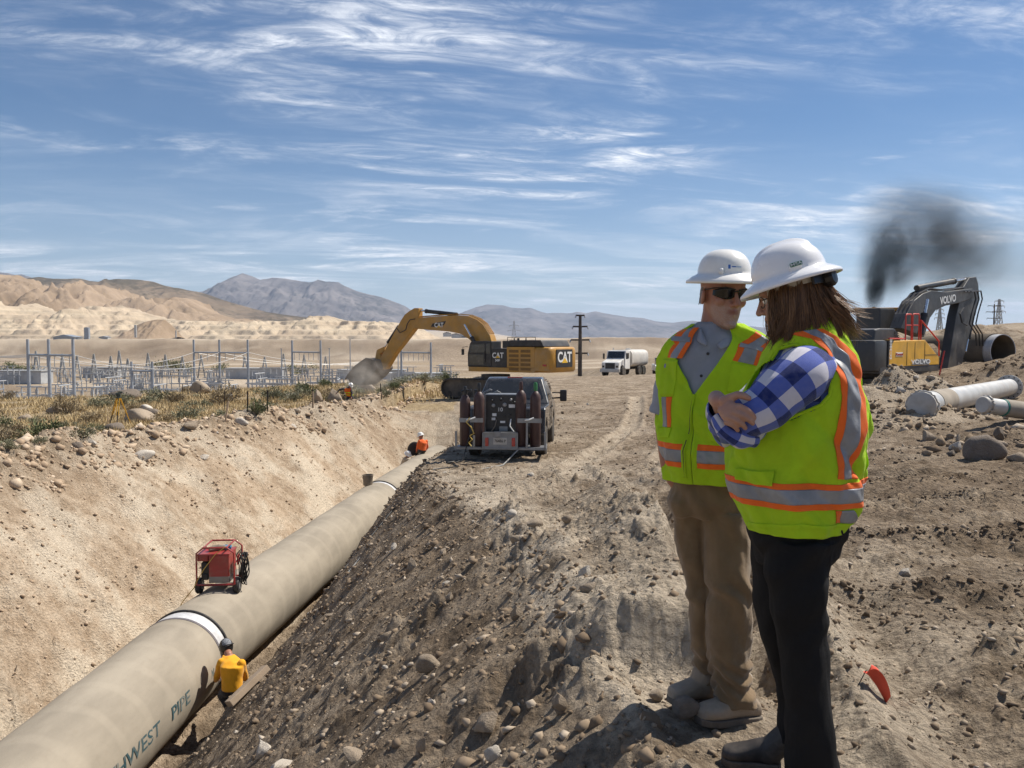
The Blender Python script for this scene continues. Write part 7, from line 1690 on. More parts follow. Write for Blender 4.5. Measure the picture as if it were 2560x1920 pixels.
for side, vv in ((1, vL), (-1, vR)):
    ua, ub = (uz + .10, uz + math.pi) if side > 0 else (uz - math.pi, uz - .10)
    full_tape(TM, vv, K((400, 1380))[0], K((400, 1418))[0], M_ORANGE, .004, ua, ub); full_tape(TM, vv, K((400, 1418))[0], K((400, 1500))[0], M_REFLECT, .0045, ua, ub); full_tape(TM, vv, K((400, 1500))[0], K((400, 1535))[0], M_ORANGE, .004, ua, ub)
# tapes over the shoulders
TM.strip('shoulder_tape', K((290, 632), (235, 720), (180, 815)), K((335, 630), (270, 720), (210, 815)), M_ORANGE, vR); TM.strip('shoulder_tape', K((335, 626), (262, 720), (208, 815)), K((372, 622), (320, 720), (262, 818)), M_REFLECT, vR, .0045); TM.strip('shoulder_tape', K((358, 622), (318, 700), (258, 818)), K((386, 620), (342, 720), (282, 820)), M_ORANGE, vR, .005)
TM.strip('cross_tape', K((230, 675), (335, 685)), K((222, 703), (330, 715)), M_REFLECT, vR, .007)
TM.strip('shoulder_tape', K((690, 626), (640, 730), (598, 832)), K((728, 640), (680, 740), (632, 840)), M_ORANGE, vL); TM.strip('shoulder_tape', K((728, 640), (680, 740), (632, 840)), K((790, 668), (762, 760), (728, 862)), M_REFLECT, vL, .0045); TM.strip('shoulder_tape', K((782, 666), (752, 760), (722, 862)), K((812, 690), (784, 780), (752, 868)), M_ORANGE, vL, .005)
TM.strip('cross_tape', K((650, 718), (720, 735), (790, 750)), K((642, 742), (715, 758), (785, 775)), M_REFLECT, vL, .007)
TM.strip('pocket', K((150, 822), (268, 828)), K((142, 1060), (222, 1060)), M_LIME, vR, .006); TM.strip('pocket_tape', K((148, 1068), (150, 1262)), K((176, 1068), (182, 1264)), M_REFLECT, vR, .005); TM.strip('pocket_tape', K((180, 1068), (184, 1264)), K((214, 1066), (208, 1264)), M_ORANGE, vR, .0055); TM.strip('pocket_flap', K((140, 1264), (212, 1268)), K((142, 1335), (200, 1330)), M_LIME, vR, .007)
TM.strip('pocket', K((590, 842), (770, 872)), K((560, 1040), (740, 1060)), M_LIME, vL, .006); TM.strip('pocket_tape', K((478, 1050), (455, 1284)), K((515, 1050), (500, 1290)), M_ORANGE, vL, .005); TM.strip('pocket_flap', K((440, 1284), (640, 1300)), K((450, 1350), (630, 1372)), M_LIME, vL, .010)
TM.strip('zipper', K((338, 1050), (300, 1330), (285, 1420), (290, 1590)), K((362, 1050), (324, 1330), (306, 1420), (314, 1590)), M_LIME, vL, .008); TM.strip('zip_teeth', K((348, 1050), (311, 1330), (295, 1420), (301, 1590)), K((352, 1050), (314, 1330), (298, 1420), (304, 1590)), M_BLKPL, vL, .011)
# trousers
def C2(x, y, dy=0.0, f=pm): return f(1600 + x * .458, 1160 + y * .458, dy)
def ring(c, hw, hd, ex=2.3, ax=(1, 0, 0)): A = Vector(ax) * hw; return (c, A, Vector((0, 1, 0)) * hd, ex)
def leg_rings(rows, f, dys):
    out = []
    for (y, x0, x1), dy in zip(rows, dys):
        a, b = C2(x0, y, dy, f), C2(x1, y, dy, f); hw = (b.x - a.x) / 2; out.append(ring((a + b) / 2, hw, max(.052, hw * .98)))
    return out
bm_ = MB()
rloft(bm_, leg_rings([(190, 172, 345), (300, 170, 345), (420, 182, 352), (520, 205, 358), (600, 235, 364), (680, 264, 376), (800, 272, 378), (950, 282, 372), (1080, 292, 380), (1150, 300, 392), (1190, 312, 396)], pm, [.0, .01, .03, .03, .03, .02, .03, .04, .045, .045, .045]))
rloft(bm_, leg_rings([(260, 338, 600), (420, 345, 606), (520, 350, 610), (600, 360, 615), (700, 378, 618), (820, 370, 606), (950, 364, 602), (1080, 372, 598), (1150, 380, 600), (1210, 392, 612), (1270, 398, 632), (1302, 402, 640)], pm, [-.02, -.03, -.04, -.05, -.06, -.06, -.06, -.06, -.06, -.06, -.06, -.06]))
rloft(bm_, [(C2(384, 20, .01), (.160, 0, 0), (0, .105, 0), 2.3), (C2(384, 110, .01), (.168, 0, 0), (0, .112, 0), 2.3), (C2(384, 200, .0), (.172, 0, 0), (0, .112, 0), 2.3), (C2(382, 280, .0), (.160, 0, 0), (0, .095, 0), 2.2)])
def wrinkle_man(co, no):
    x, y, z = co[:, 0], co[:, 1], co[:, 2]; zk, za = kneeL.z, ankL.z
    w = .012 * perlin(x * 13 + y * 7 + z * 2.5, z * 2.6 - x * 2, 25) + .0035 * perlin(x * 26 - z * 5, z * 5 + y * 16, 26) + .009 * perlin((x + z) * 11, (x - z) * 2 + y * 3, 27) * np.abs(perlin(x * 4, z * 4, 28)) * 2
    st = np.exp(-((z - ankL.z - .05) / .09) ** 2); w = w + st * .010 * np.sin(z * 95 + 6 * perlin(x * 8, y * 8, 7) + 14 * (x + y)); kn = np.exp(-((z - zk) / .10) ** 2); w = w + kn * .011 * np.sin(z * 48 + x * 40 + 4 * perlin(x * 6, z * 6, 8))
    th = np.exp(-((z - hipL.z + .03) / .10) ** 2); w = w + th * .006 * np.sin(z * 40 - np.abs(x - .01) * 70); return w
fuse(bm_, 'trousers', M_TAN, man, .006, 5, wrinkle_man)
m = MB(); sd = [C2(560, y, -.16 + .03 * (y > 700)) for y in range(300, 1200, 60)]
def boot(parent, heel, toe, ankle, mat_, w=.052, hgt=.062, name='boot', sole=True):
    h, t_ = Vector(heel), Vector(toe); d = (t_ - h); L = d.length; d.normalize(); side = Vector((0, 0, 1)).cross(d).normalized(); m = MB(); rg = []
    prof = [(-.02, .50, .35), (.0, .72, .62), (.10, .84, .95), (.25, .86, 1.15), (.42, .88, 1.0), (.58, .98, .80), (.75, 1.04, .64), (.88, .96, .56), (.97, .70, .46), (1.01, .35, .30)]
    for f, ww, hh_ in prof: c = h + d * (L * f); rg.append((c + Vector((0, 0, hgt * hh_ / 2 + .018)), side * w * ww, Vector((0, 0, hgt * hh_ / 2 + .006)), 2.4))
    rloft(m, rg, 24); limb(m, [h + d * (L * .22) + Vector((0, 0, hgt * .7)), ankle], (.046, .050)); b = fuse(m, name, mat_, parent, .005, 3)
    if sole:
        m = MB(); ol = []
        for f, ww in [(-.03, .5), (.0, .76), (.1, .9), (.3, .88), (.5, .90), (.68, 1.06), (.82, 1.06), (.94, .84), (1.02, .45)]: ol.append((h + d * (L * f), side * w * ww * 1.05))
        pts = [c + s_ for c, s_ in ol] + [c - s_ for c, s_ in ol[::-1]]; n = len(pts); V = [p + Vector((0, 0, -.004)) for p in pts] + [p + Vector((0, 0, .024)) for p in pts]; m.add(V, [list(range(n)), [n + i for i in range(n)][::-1]] + [((i + 1) % n, i, n + i, n + (i + 1) % n) for i in range(n)]); m.build('sole', M_SOLE, b, bevel=.004)
    return b
boot(man, C2(396, 1296, .07), C2(168, 1304, -.02), ankR, M_BOOT, .050, .085); boot(man, C2(632, 1388, -.02), C2(322, 1412, -.14), ankL, M_BOOT, .054, .090)

# ---------------------------------------------------------------- the woman
YW = 2.74; w_org = Vector((P(2010, 1900, YW).x, YW, 0)); w_org.z = .045
def pw(px, py, dy=0.0): return P(px, py, YW + dy) - w_org
wom = empty('person', w_org, 0, 'person with folded arms in blue checked shirt, lime vest and black trousers', 'person')
FW = Vector((-.90, .43, 0)).normalized(); LW = Vector((-FW.y, FW.x, 0))
rowsW = []
for py, xl, xr, lat in [(1314, 1872, 2124, .185), (1285, 1862, 2138, .19), (1240, 1842, 2152, .195), (1197, 1830, 2160, .198), (1130, 1838, 2166, .198), (1062, 1852, 2170, .195), (990, 1872, 2172, .19), (930, 1892, 2166, .185), (885, 1915, 2153, .172), (850, 1940, 2138, .15), (822, 1962, 2124, .122), (798, 1978, 2108, .092), (782, 1986, 2092, .075)]:
    a, b = pw(xl, py), pw(xr - 20, py); w = (b.x - a.x) / 2; dep = math.sqrt(max(.002, w * w - (abs(LW.x) * lat) ** 2)) / abs(FW.x)
    rowsW.append([(a.z + b.z) / 2, (a.x + b.x) / 2, a.y, dep, dep, lat])
TW = Torso(w_org, FW, rowsW, 2.25, .0125, 21)
hW = Matrix.Translation(pw(1978, 740, .0)) @ (rotm((-.93, .36, -.30)) @ Euler((R(0), R(0), 0)).to_matrix()).to_4x4()
bm_ = MB(); place_parts(bm_, lambda k: head_parts(k, .98, True), hW)
limb(bm_, [hW @ Vector((-.02, 0, -.04)), hW @ Vector((-.03, 0, -.10)), pw(2030, 850, .0)], (.055, .052, .062))
rloft(bm_, [((cx, cy, z), FW * (af * .76), LW * (lat * .78), 2.2) for z, cx, cy, af, ab, lat in rowsW[:-1]])
# near (left) arm: shoulder to elbow, forearm folded back across the chest; far (right) arm reaching over to hold the elbow
def W3(px, py, Y): return P(px, py, Y) - w_org
shL = W3(2008, 935, 2.56); elL = W3(1872, 1044, 2.545); wrL = W3(1890, 1062, 2.72); hdL = W3(1935, 1040, 2.86)
shR = W3(1975, 900, 2.92); elR = W3(1835, 1075, 2.86); wrR = W3(1800, 1006, 2.60)
limb(bm_, [shL, shL.lerp(elL, .5), elL], (.050, .046, .042)); limb(bm_, [elL, elL.lerp(wrL, .5), wrL], (.042, .038, .028)); limb(bm_, [wrL, hdL], (.030, .034))
limb(bm_, [shR, shR.lerp(elR, .5), elR], (.050, .046, .042)); limb(bm_, [elR, elR.lerp(wrR, .5), wrR], (.042, .036, .027))
# the right hand on the folded arm: palm, four fingers of different length, thumb leaving the side of the palm
def W5(x, y, Y): return W3(1700 + .1808 * x, 880 + .1808 * y, Y)
kn = [W5(815, 750, 2.478), W5(755, 835, 2.474), W5(690, 910, 2.477), W5(640, 975, 2.486)]; wr_ = W5(545, 690, 2.55)
rloft(bm_, [(wr_, W5(575, 640, 2.55) - wr_, Vector((0, .018, 0)), 2.3), (W5(600, 740, 2.51), (W5(700, 660, 2.50) - W5(530, 800, 2.52)) * .5, Vector((0, .021, 0)), 2.4), (W5(690, 820, 2.488), (W5(820, 720, 2.48) - W5(590, 930, 2.495)) * .5, Vector((0, .020, 0)), 2.6), (W5(725, 850, 2.484), (W5(835, 745, 2.48) - W5(620, 985, 2.49)) * .46, Vector((0, .015, 0)), 2.6)])
limb(bm_, [wrR, W5(500, 640, 2.585), wr_], (.027, .026, .026))
for k, (tx, ty, ty_, r0) in enumerate([(1035, 915, 2.482, .0098), (1005, 985, 2.480, .0100), (905, 1050, 2.484, .0095), (800, 1085, 2.49, .0085)]):
    t_ = W5(tx, ty, ty_); finger(bm_, kn[k], t_, Vector((0, -.012, .005)), r0 * 1.05, r0 * .82)
tb = W5(700, 640, 2.51); limb(bm_, [W5(610, 680, 2.52), tb, W5(800, 590, 2.49), W5(890, 610, 2.484), W5(950, 640, 2.486)], (.017, .0155, .012, .0115, .009))
hipL_, kneeL_, ankL_ = pw(2000, 1330, -.08), pw(1994, 1525, -.09), pw(2030, 1950, -.09); hipR_, kneeR_, ankR_ = pw(1960, 1340, .07), pw(1950, 1530, .08), pw(2000, 1815, .155)
for h_, k_, a_ in ((hipL_, kneeL_, ankL_), (hipR_, kneeR_, ankR_)): limb(bm_, [h_, h_.lerp(k_, .4), k_], (.055, .052, .042)); limb(bm_, [k_, k_.lerp(a_, .3), a_], (.038, .038, .026))
bodyW = fuse(bm_, 'body', M_SKINW, wom, .0038, 2)
eyeballs(wom, hW)
for k, t_ in enumerate([(1035, 915, 2.473), (1005, 985, 2.471), (905, 1050, 2.475), (800, 1085, 2.481)]):
    pass
# glasses
m = MB()
for s in (-1, 1): m.tube([hW @ Vector((.100 - .02 * (abs(math.cos(a) * .026 + .031) / .06) ** 2, s * (.031 + .026 * math.cos(a)), .004 + .019 * math.sin(a))) for a in np.linspace(0, 6.28, 22)[:-1]], .0016, 6, closed=True); m.tube([hW @ Vector((.088, s * .058, .010)), hW @ Vector((.04, s * .076, .012)), hW @ Vector((-.02, s * .082, .004))], .0018, 6)
m.build('glasses', M_BLKPL, wom)
# plaid
def plaid_material():
    t = NT('blue white plaid flannel'); s, w = t.attr('ps'), t.attr('pw')
    def band(x): return t.math('GREATER_THAN', t.math('FRACT', t.math('MULTIPLY', x, 1 / .088)), .5)
    a, b = band(s), band(w); c = t.mix(a, (.58, .57, .64), (.085, .125, .42)); c2 = t.mix(a, (.085, .125, .42), (.010, .022, .13)); c = t.mix(b, c, c2)
    vec = t.coord(); c = t.mix(t.ramp(t.noise(60, 3, .6, vec), .3, .7, 0, .12), c, (.25, .27, .40)); t.set(Base_Color=c, Roughness=.9); t.b.inputs['Sheen Weight'].default_value = .15; t.b.inputs['Specular IOR Level'].default_value = .2
    t.bump(t.math('ADD', t.noise(900, 2, .5, vec), t.math('MULTIPLY', t.noise(24, 4, .6, vec), .8)), .3, .01); return t.m
M_PLAID = plaid_material()
sleeve(wom, 'shirt_sleeve', [W3(2036, 930, 2.64), W3(2003, 938, 2.565), W3(1955, 978, 2.545), W3(1905, 1022, 2.545), elL + Vector((-.006, 0, 0)), W3(1868, 1062, 2.60), W3(1888, 1070, 2.70)], (.078, .082, .078, .070, .062, .058, .050), M_PLAID, 6, .0045, 34, 10, True, freq=22)
sleeve(wom, 'shirt_sleeve', [W3(1990, 905, 2.88), W3(1900, 1000, 2.90), elR, W3(1808, 1040, 2.72), W3(1803, 1018, 2.645)], (.078, .070, .062, .050, .042), M_PLAID, 9, .004, 26, 8, True, freq=26)
m_ = sleeve(wom, 'rolled_cuff', [W3(1790, 1042, 2.555), W3(1815, 1075, 2.53), W3(1850, 1094, 2.53), W3(1884, 1098, 2.56)], (.016, .026, .030, .022), M_PLAID, 12, .003, 22, 8, True, freq=40)
uu, zz_ = np.meshgrid(np.linspace(-math.pi, math.pi, 72), np.linspace(rowsW[0][0] + .2, rowsW[-1][0] + .012, 44)); so = TW.grid('shirt', uu, zz_, M_PLAID, wom, -.012)
for nm, arr in (('ps', zz_.ravel()), ('pw', uu.ravel() * .18)): at = so.data.attributes.new(nm, 'FLOAT', 'POINT'); at.data.foreach_set('value', arr.astype(np.float32))
# vest: armhole cut out on the near and far side
def vest_w():
    Z = np.linspace(rowsW[0][0], rowsW[-1][0] - .003, 150); U = np.linspace(-math.pi, math.pi, 260); UU, ZZ = np.meshgrid(U, Z); p = TW.S(UU, ZZ, .004)
    px, py = TW.project(p)
    arm = np.array([(1925, 905), (1950, 870), (1985, 862), (2020, 872), (2055, 905), (2076, 950), (2072, 985), (2050, 1012), (2010, 1030), (1960, 1050), (1900, 1070), (1860, 1060), (1870, 980)], float)
    c = arm.mean(0); an = np.arctan2(py - c[1], px - c[0]); order = np.argsort(np.arctan2(arm[:, 1] - c[1], arm[:, 0] - c[0])); ang = np.arctan2(arm[:, 1] - c[1], arm[:, 0] - c[0])[order]; rad = np.hypot(arm[:, 0] - c[0], arm[:, 1] - c[1])[order]
    lim = np.interp(an, np.r_[ang - 2 * np.pi, ang, ang + 2 * np.pi], np.r_[rad, rad, rad]); near_ = (UU > .25) & (UU < 2.7); cut = near_ & (np.hypot(px - c[0], py - c[1]) < lim)
    far_ = (np.abs(UU + math.pi / 2) < .55) & (ZZ > rowsW[5][0]) & (ZZ < rowsW[9][0]); cut |= far_
    nc = 260; i = np.arange(149)[:, None] * nc; j = np.arange(259)[None, :]; F = np.stack([i + j, i + j + 1, i + nc + j + 1, i + nc + j], -1).reshape(-1, 4); cf = cut.ravel(); F = F[~cf[F].any(1)]
    o = np_mesh('vest', p.reshape(-1, 3), F, M_LIME, wom, True); md = o.modifiers.new('s', 'SOLIDIFY'); md.thickness = .003; md.offset = 1
    m = MB(); lp = []
    for x, y in [(1932, 900), (1950, 872), (1985, 862), (2020, 872), (2055, 905), (2076, 950), (2072, 985), (2050, 1012), (2010, 1030), (1960, 1052), (1905, 1072)]: u, z = TW.uv(x, y); lp.append(Vector(TW.S(u, z, .008)))
    fine = [];
    for a, b in zip(lp[:-1], lp[1:]): fine += [a.lerp(b, q / 4) for q in range(4)]
    m.tube(fine + [lp[-1]], .0055, 6); m.build('armhole_binding', M_LIME, o, True)
    return o
vW = vest_w()
full_tape(TW, vW, K((1000, 1640))[0], (1990, 1218), M_ORANGE, .0055, n=110) if False else None
def wtape(pa, pb, mat_, off): full_tape(TW, vW, pa, pb, mat_, off, n=240)
wtape((1990, 1210), (1990, 1226), M_ORANGE, .0075); wtape((1990, 1226), (1990, 1260), M_REFLECT, .0085); wtape((1990, 1260), (1990, 1275), M_ORANGE, .0075)
TW.strip('back_tape', K((990, 662), (1110, 690), (1200, 770), (1262, 900), (1290, 1060), (1278, 1240), (1262, 1480), (1270, 1600)), K((1060, 645), (1165, 690), (1250, 790), (1310, 920), (1326, 1060), (1322, 1240), (1305, 1480), (1308, 1600)), M_ORANGE, vW, .0085, 110)
TW.strip('back_tape', K((1060, 645), (1165, 690), (1250, 790), (1308, 920), (1324, 1060), (1320, 1240), (1303, 1480), (1306, 1600)), K((1140, 632), (1240, 690), (1330, 800), (1388, 940), (1410, 1080), (1405, 1240), (1380, 1480), (1384, 1600)), M_REFLECT, vW, .0095, 110, 16)
TW.strip('back_tape', K((1140, 632), (1240, 690), (1330, 800), (1388, 940), (1408, 1080), (1403, 1240), (1378, 1480), (1382, 1600)), K((1175, 628), (1275, 690), (1365, 800), (1418, 940), (1440, 1080), (1432, 1240), (1406, 1480), (1410, 1600)), M_ORANGE, vW, .0085, 110)
TW.strip('back_tape', [(2092, 1277), (2090, 1308)], [(2106, 1277), (2104, 1308)], M_ORANGE, vW, .0085, 8); TW.strip('back_tape', [(2106, 1277), (2104, 1308)], [(2126, 1274), (2124, 1304)], M_REFLECT, vW, .009, 8)
TW.strip('pocket_flap', K((632, 1530), (760, 1545), (878, 1545)), K((635, 1600), (760, 1635), (870, 1640)), M_LIME, vW, .012)
TW.strip('hem_binding', [(1875, 1304), (2000, 1310), (2122, 1302)], [(1876, 1312), (2000, 1318), (2121, 1310)], M_LIME, vW, .008)
# trousers
def C2w(x, y, dy=0.0): return pw(1600 + x * .458, 1160 + y * .458, dy)
def wr_rings(rows, dys, Y0=0.0): return [ring((C2w(x0, y, dy) + C2w(x1, y, dy)) / 2, (C2w(x1, y, dy).x - C2w(x0, y, dy).x) / 2, max(.06, (C2w(x1, y, dy).x - C2w(x0, y, dy).x) / 2 * .95)) for (y, x0, x1), dy in zip(rows, dys)]
bm_ = MB()
rloft(bm_, wr_rings([(400, 690, 1078), (480, 690, 1040), (600, 690, 1002), (700, 700, 1004), (800, 715, 1008), (900, 735, 1014), (1050, 770, 1030), (1200, 792, 1044), (1350, 800, 1058), (1500, 800, 1070), (1660, 795, 1086), (1800, 790, 1095), (1880, 788, 1098)], [-.07, -.08, -.09, -.09, -.09, -.09, -.09, -.09, -.09, -.09, -.09, -.09, -.09]))
rloft(bm_, wr_rings([(400, 602, 950), (520, 612, 930), (640, 622, 900), (780, 640, 890), (900, 660, 890), (1050, 692, 900), (1180, 735, 930), (1300, 752, 950), (1400, 752, 985), (1470, 752, 1000), (1520, 752, 1005)], [.07, .08, .08, .08, .08, .10, .12, .14, .15, .155, .155]))
rloft(bm_, [(C2w(850, 300, 0), (.155, 0, 0), (0, .160, 0), 2.3), (C2w(848, 370, 0), (.156, 0, 0), (0, .160, 0), 2.3), (C2w(850, 470, 0), (.135, 0, 0), (0, .145, 0), 2.3), (C2w(830, 540, 0), (.11, 0, 0), (0, .10, 0), 2.2)])
def wrinkle_w(co, no):
    x, y, z = co[:, 0], co[:, 1], co[:, 2]; w = .012 * perlin(x * 11 + y * 6 + z * 2.0, z * 2.4 - x * 2, 45) + .003 * perlin(x * 24 - z * 5, z * 5 + y * 16, 46) + .012 * perlin((x - z) * 10, (x + z) * 1.8 + y * 3, 47) * np.abs(perlin(x * 4, z * 4, 48)) * 2; zk = kneeL_.z
    w = w + np.exp(-((z - zk - .06) / .09) ** 2) * .006 * np.sin(z * 42 - x * 30 + 3 * perlin(x * 5, z * 5, 17)); w = w + np.exp(-((z - zk - .28) / .10) ** 2) * (x > .02) * .006 * np.sin(z * 46 + x * 34); return w
fuse(bm_, 'trousers', M_BLACKP, wom, .006, 6, wrinkle_w)
def foot_at(v): v = Vector(v); v.z = Hs(v.x + w_org.x, v.y + w_org.y) - w_org.z + .005; return v
boot(wom, foot_at(W3(1950, 1800, 2.93)), foot_at(W3(1850, 1800, 2.97)) + Vector((-.10, .02, 0)) * .6, ankR_, M_SHOE, .046, .070, 'shoe')
boot(wom, foot_at(W3(2045, 1900, 2.63)), foot_at(W3(1960, 1900, 2.70)) + Vector((-.10, 0, 0)), ankL_, M_SHOE, .046, .070, 'shoe')
# hat, tipped forward with the head
hatW = hW @ Matrix.Translation((-.012, 0, .062)) @ Euler((0, R(0), 0)).to_matrix().to_4x4()
HXW, HYW, HHW = .117, .099, .104
hw_ = hard_hat(wom, hatW, M_HAT2, True, HXW, HYW, HHW, .042)
m = MB(); m.box((0, 0, 0), (.040, .010, .020), bev=.004); m.v = [hatW @ (Matrix.Translation((-.028, .099, .014)) @ Euler((R(-14), 0, R(13))).to_matrix().to_4x4() @ v) for v in m.v]; m.build('accessory_slot', M_HAT2, hw_)
hat_patch(hw_, 'maker_label', hatW, 1.68, 1.98, .018, .031, HXW, HYW, HHW, M_GREENLAB, .0125)
lab = text_obj('maker_letters', 'MSA', .0125, M_STICK, hw_, None, .0003, 1.25, .0003)
me = lab.data
for v in me.vertices:
    a = 1.83 + v.co.x / .104; z = .0245 + v.co.y; t_ = math.asin(min(1, (max(z - .006, 0) / HHW) ** (1 / .92))); q = math.cos(t_) ** .8; off = .0135
    v.co = hatW @ Vector(((HXW * q + off) * math.cos(a), (HYW * q + off) * math.sin(a), z))
m = MB(); m.lathe([(.091, -.030), (.095, -.030), (.095, -.008), (.091, -.008)], n=40); m.v = [hatW @ Vector((v.x * 1.10 - .004, v.y * .94, v.z - .012)) for v in m.v]; m.build('headband', M_STRAP, hw_)
m = MB(); m.box((0, 0, 0), (.05, .012, .028), bev=.004); m.v = [hatW @ (Matrix.Translation((-.080, .068, -.040)) @ Euler((0, 0, R(52))).to_matrix().to_4x4() @ v) for v in m.v]; m.build('band_slider', M_BLKPL, hw_)
m = MB(); m.lathe([(.0, -.02), (.026, -.018), (.030, -.006), (.030, .010), (.024, .018), (0, .02)], n=12); m.v = [hatW @ (Matrix.Translation((-.116, .030, -.042)) @ Euler((0, R(-90), R(-20))).to_matrix().to_4x4() @ v) for v in m.v]; m.build('ratchet_knob', M_BLKPL, hw_)
# hair: inner mass and many locks, blown back over the shoulders
m = MB(); Hh = hW.to_3x3()
ell(m, hW @ Vector((-.020, 0, .01)), (.092, .082, .080), Hh); ell(m, hW @ Vector((-.052, .0, -.055)), (.062, .078, .075), Hh); ell(m, hW @ Vector((-.045, .045, -.095)), (.048, .034, .060), Hh); ell(m, hW @ Vector((-.045, -.045, -.095)), (.048, .034, .060), Hh); ell(m, hW @ Vector((-.0, .066, -.060)), (.036, .018, .055), Hh); ell(m, hW @ Vector((-.0, -.066, -.060)), (.036, .018, .055), Hh)
fuse(m, 'hair_mass', M_HAIR, wom, .006, 5)
rh = random.Random(8); mb = MB(); WIND = Vector((.95, -.12, .0))
for c_ in range(230):                      # locks of hair, each a bundle of fine strands that run together
    a0 = rh.uniform(.26 * math.pi, 1.74 * math.pi); z0_ = rh.uniform(-.04, .042); bk_ = max(0, -math.cos(a0)); L0 = rh.uniform(.12, .175) * (1 + .18 * bk_); gust0 = (rh.random() ** 2.0) * (.08 + .75 * bk_ ** .8); wave0 = rh.uniform(.10, .30); ph0 = 2.2 * a0 + rh.uniform(-.8, .8); cl0 = rh.uniform(-.7, 1); fw = Hh @ Vector((1, 0, 0))
    for i in range(22):
        a = a0 + rh.gauss(0, .045); p = hW @ Vector((-.014 + (.097 + rh.gauss(0, .002)) * math.cos(a), (.083 + rh.gauss(0, .002)) * math.sin(a), z0_ + rh.gauss(0, .006)))
        outw = (Hh @ Vector((math.cos(a), math.sin(a), 0))).normalized(); L = L0 * rh.uniform(.88, 1.08); gust = gust0 * rh.uniform(.85, 1.15); spread = rh.gauss(0, .05); fly = rh.random() < .06
        pts = []; q = p.copy()
        for s_ in range(8):
            f = s_ / 7; pts.append(q.copy())
            dd = Vector((0, 0, -1)) * (1 - .55 * gust * min(1, 1.6 * f)) + outw * (.46 * (1 - f) ** 1.4 - .16 * f + spread * f) + WIND * (gust * 1.35 * f ** .9 + (.25 * f if fly else 0)) + outw * (wave0 * math.sin(ph0 + 5.2 * f)) + fw * (wave0 * .6 * math.cos(ph0 + 4.2 * f))
            if f > .66: dd += outw * (.42 * cl0) + Vector((0, 0, .30 * abs(cl0))) + fw * ((.7 if bk_ < .35 else .05) * max(0, cl0))
            q = q + dd.normalized() * (L / 7)
        r0 = rh.uniform(.0005, .0013); mb.tube(pts, [r0 * .8, r0 * 1.1, r0 * 1.15, r0 * 1.1, r0, r0 * .85, r0 * .6, r0 * .12], 3, cap=False)
mb.build('hair_locks', M_HAIR, wom, True)

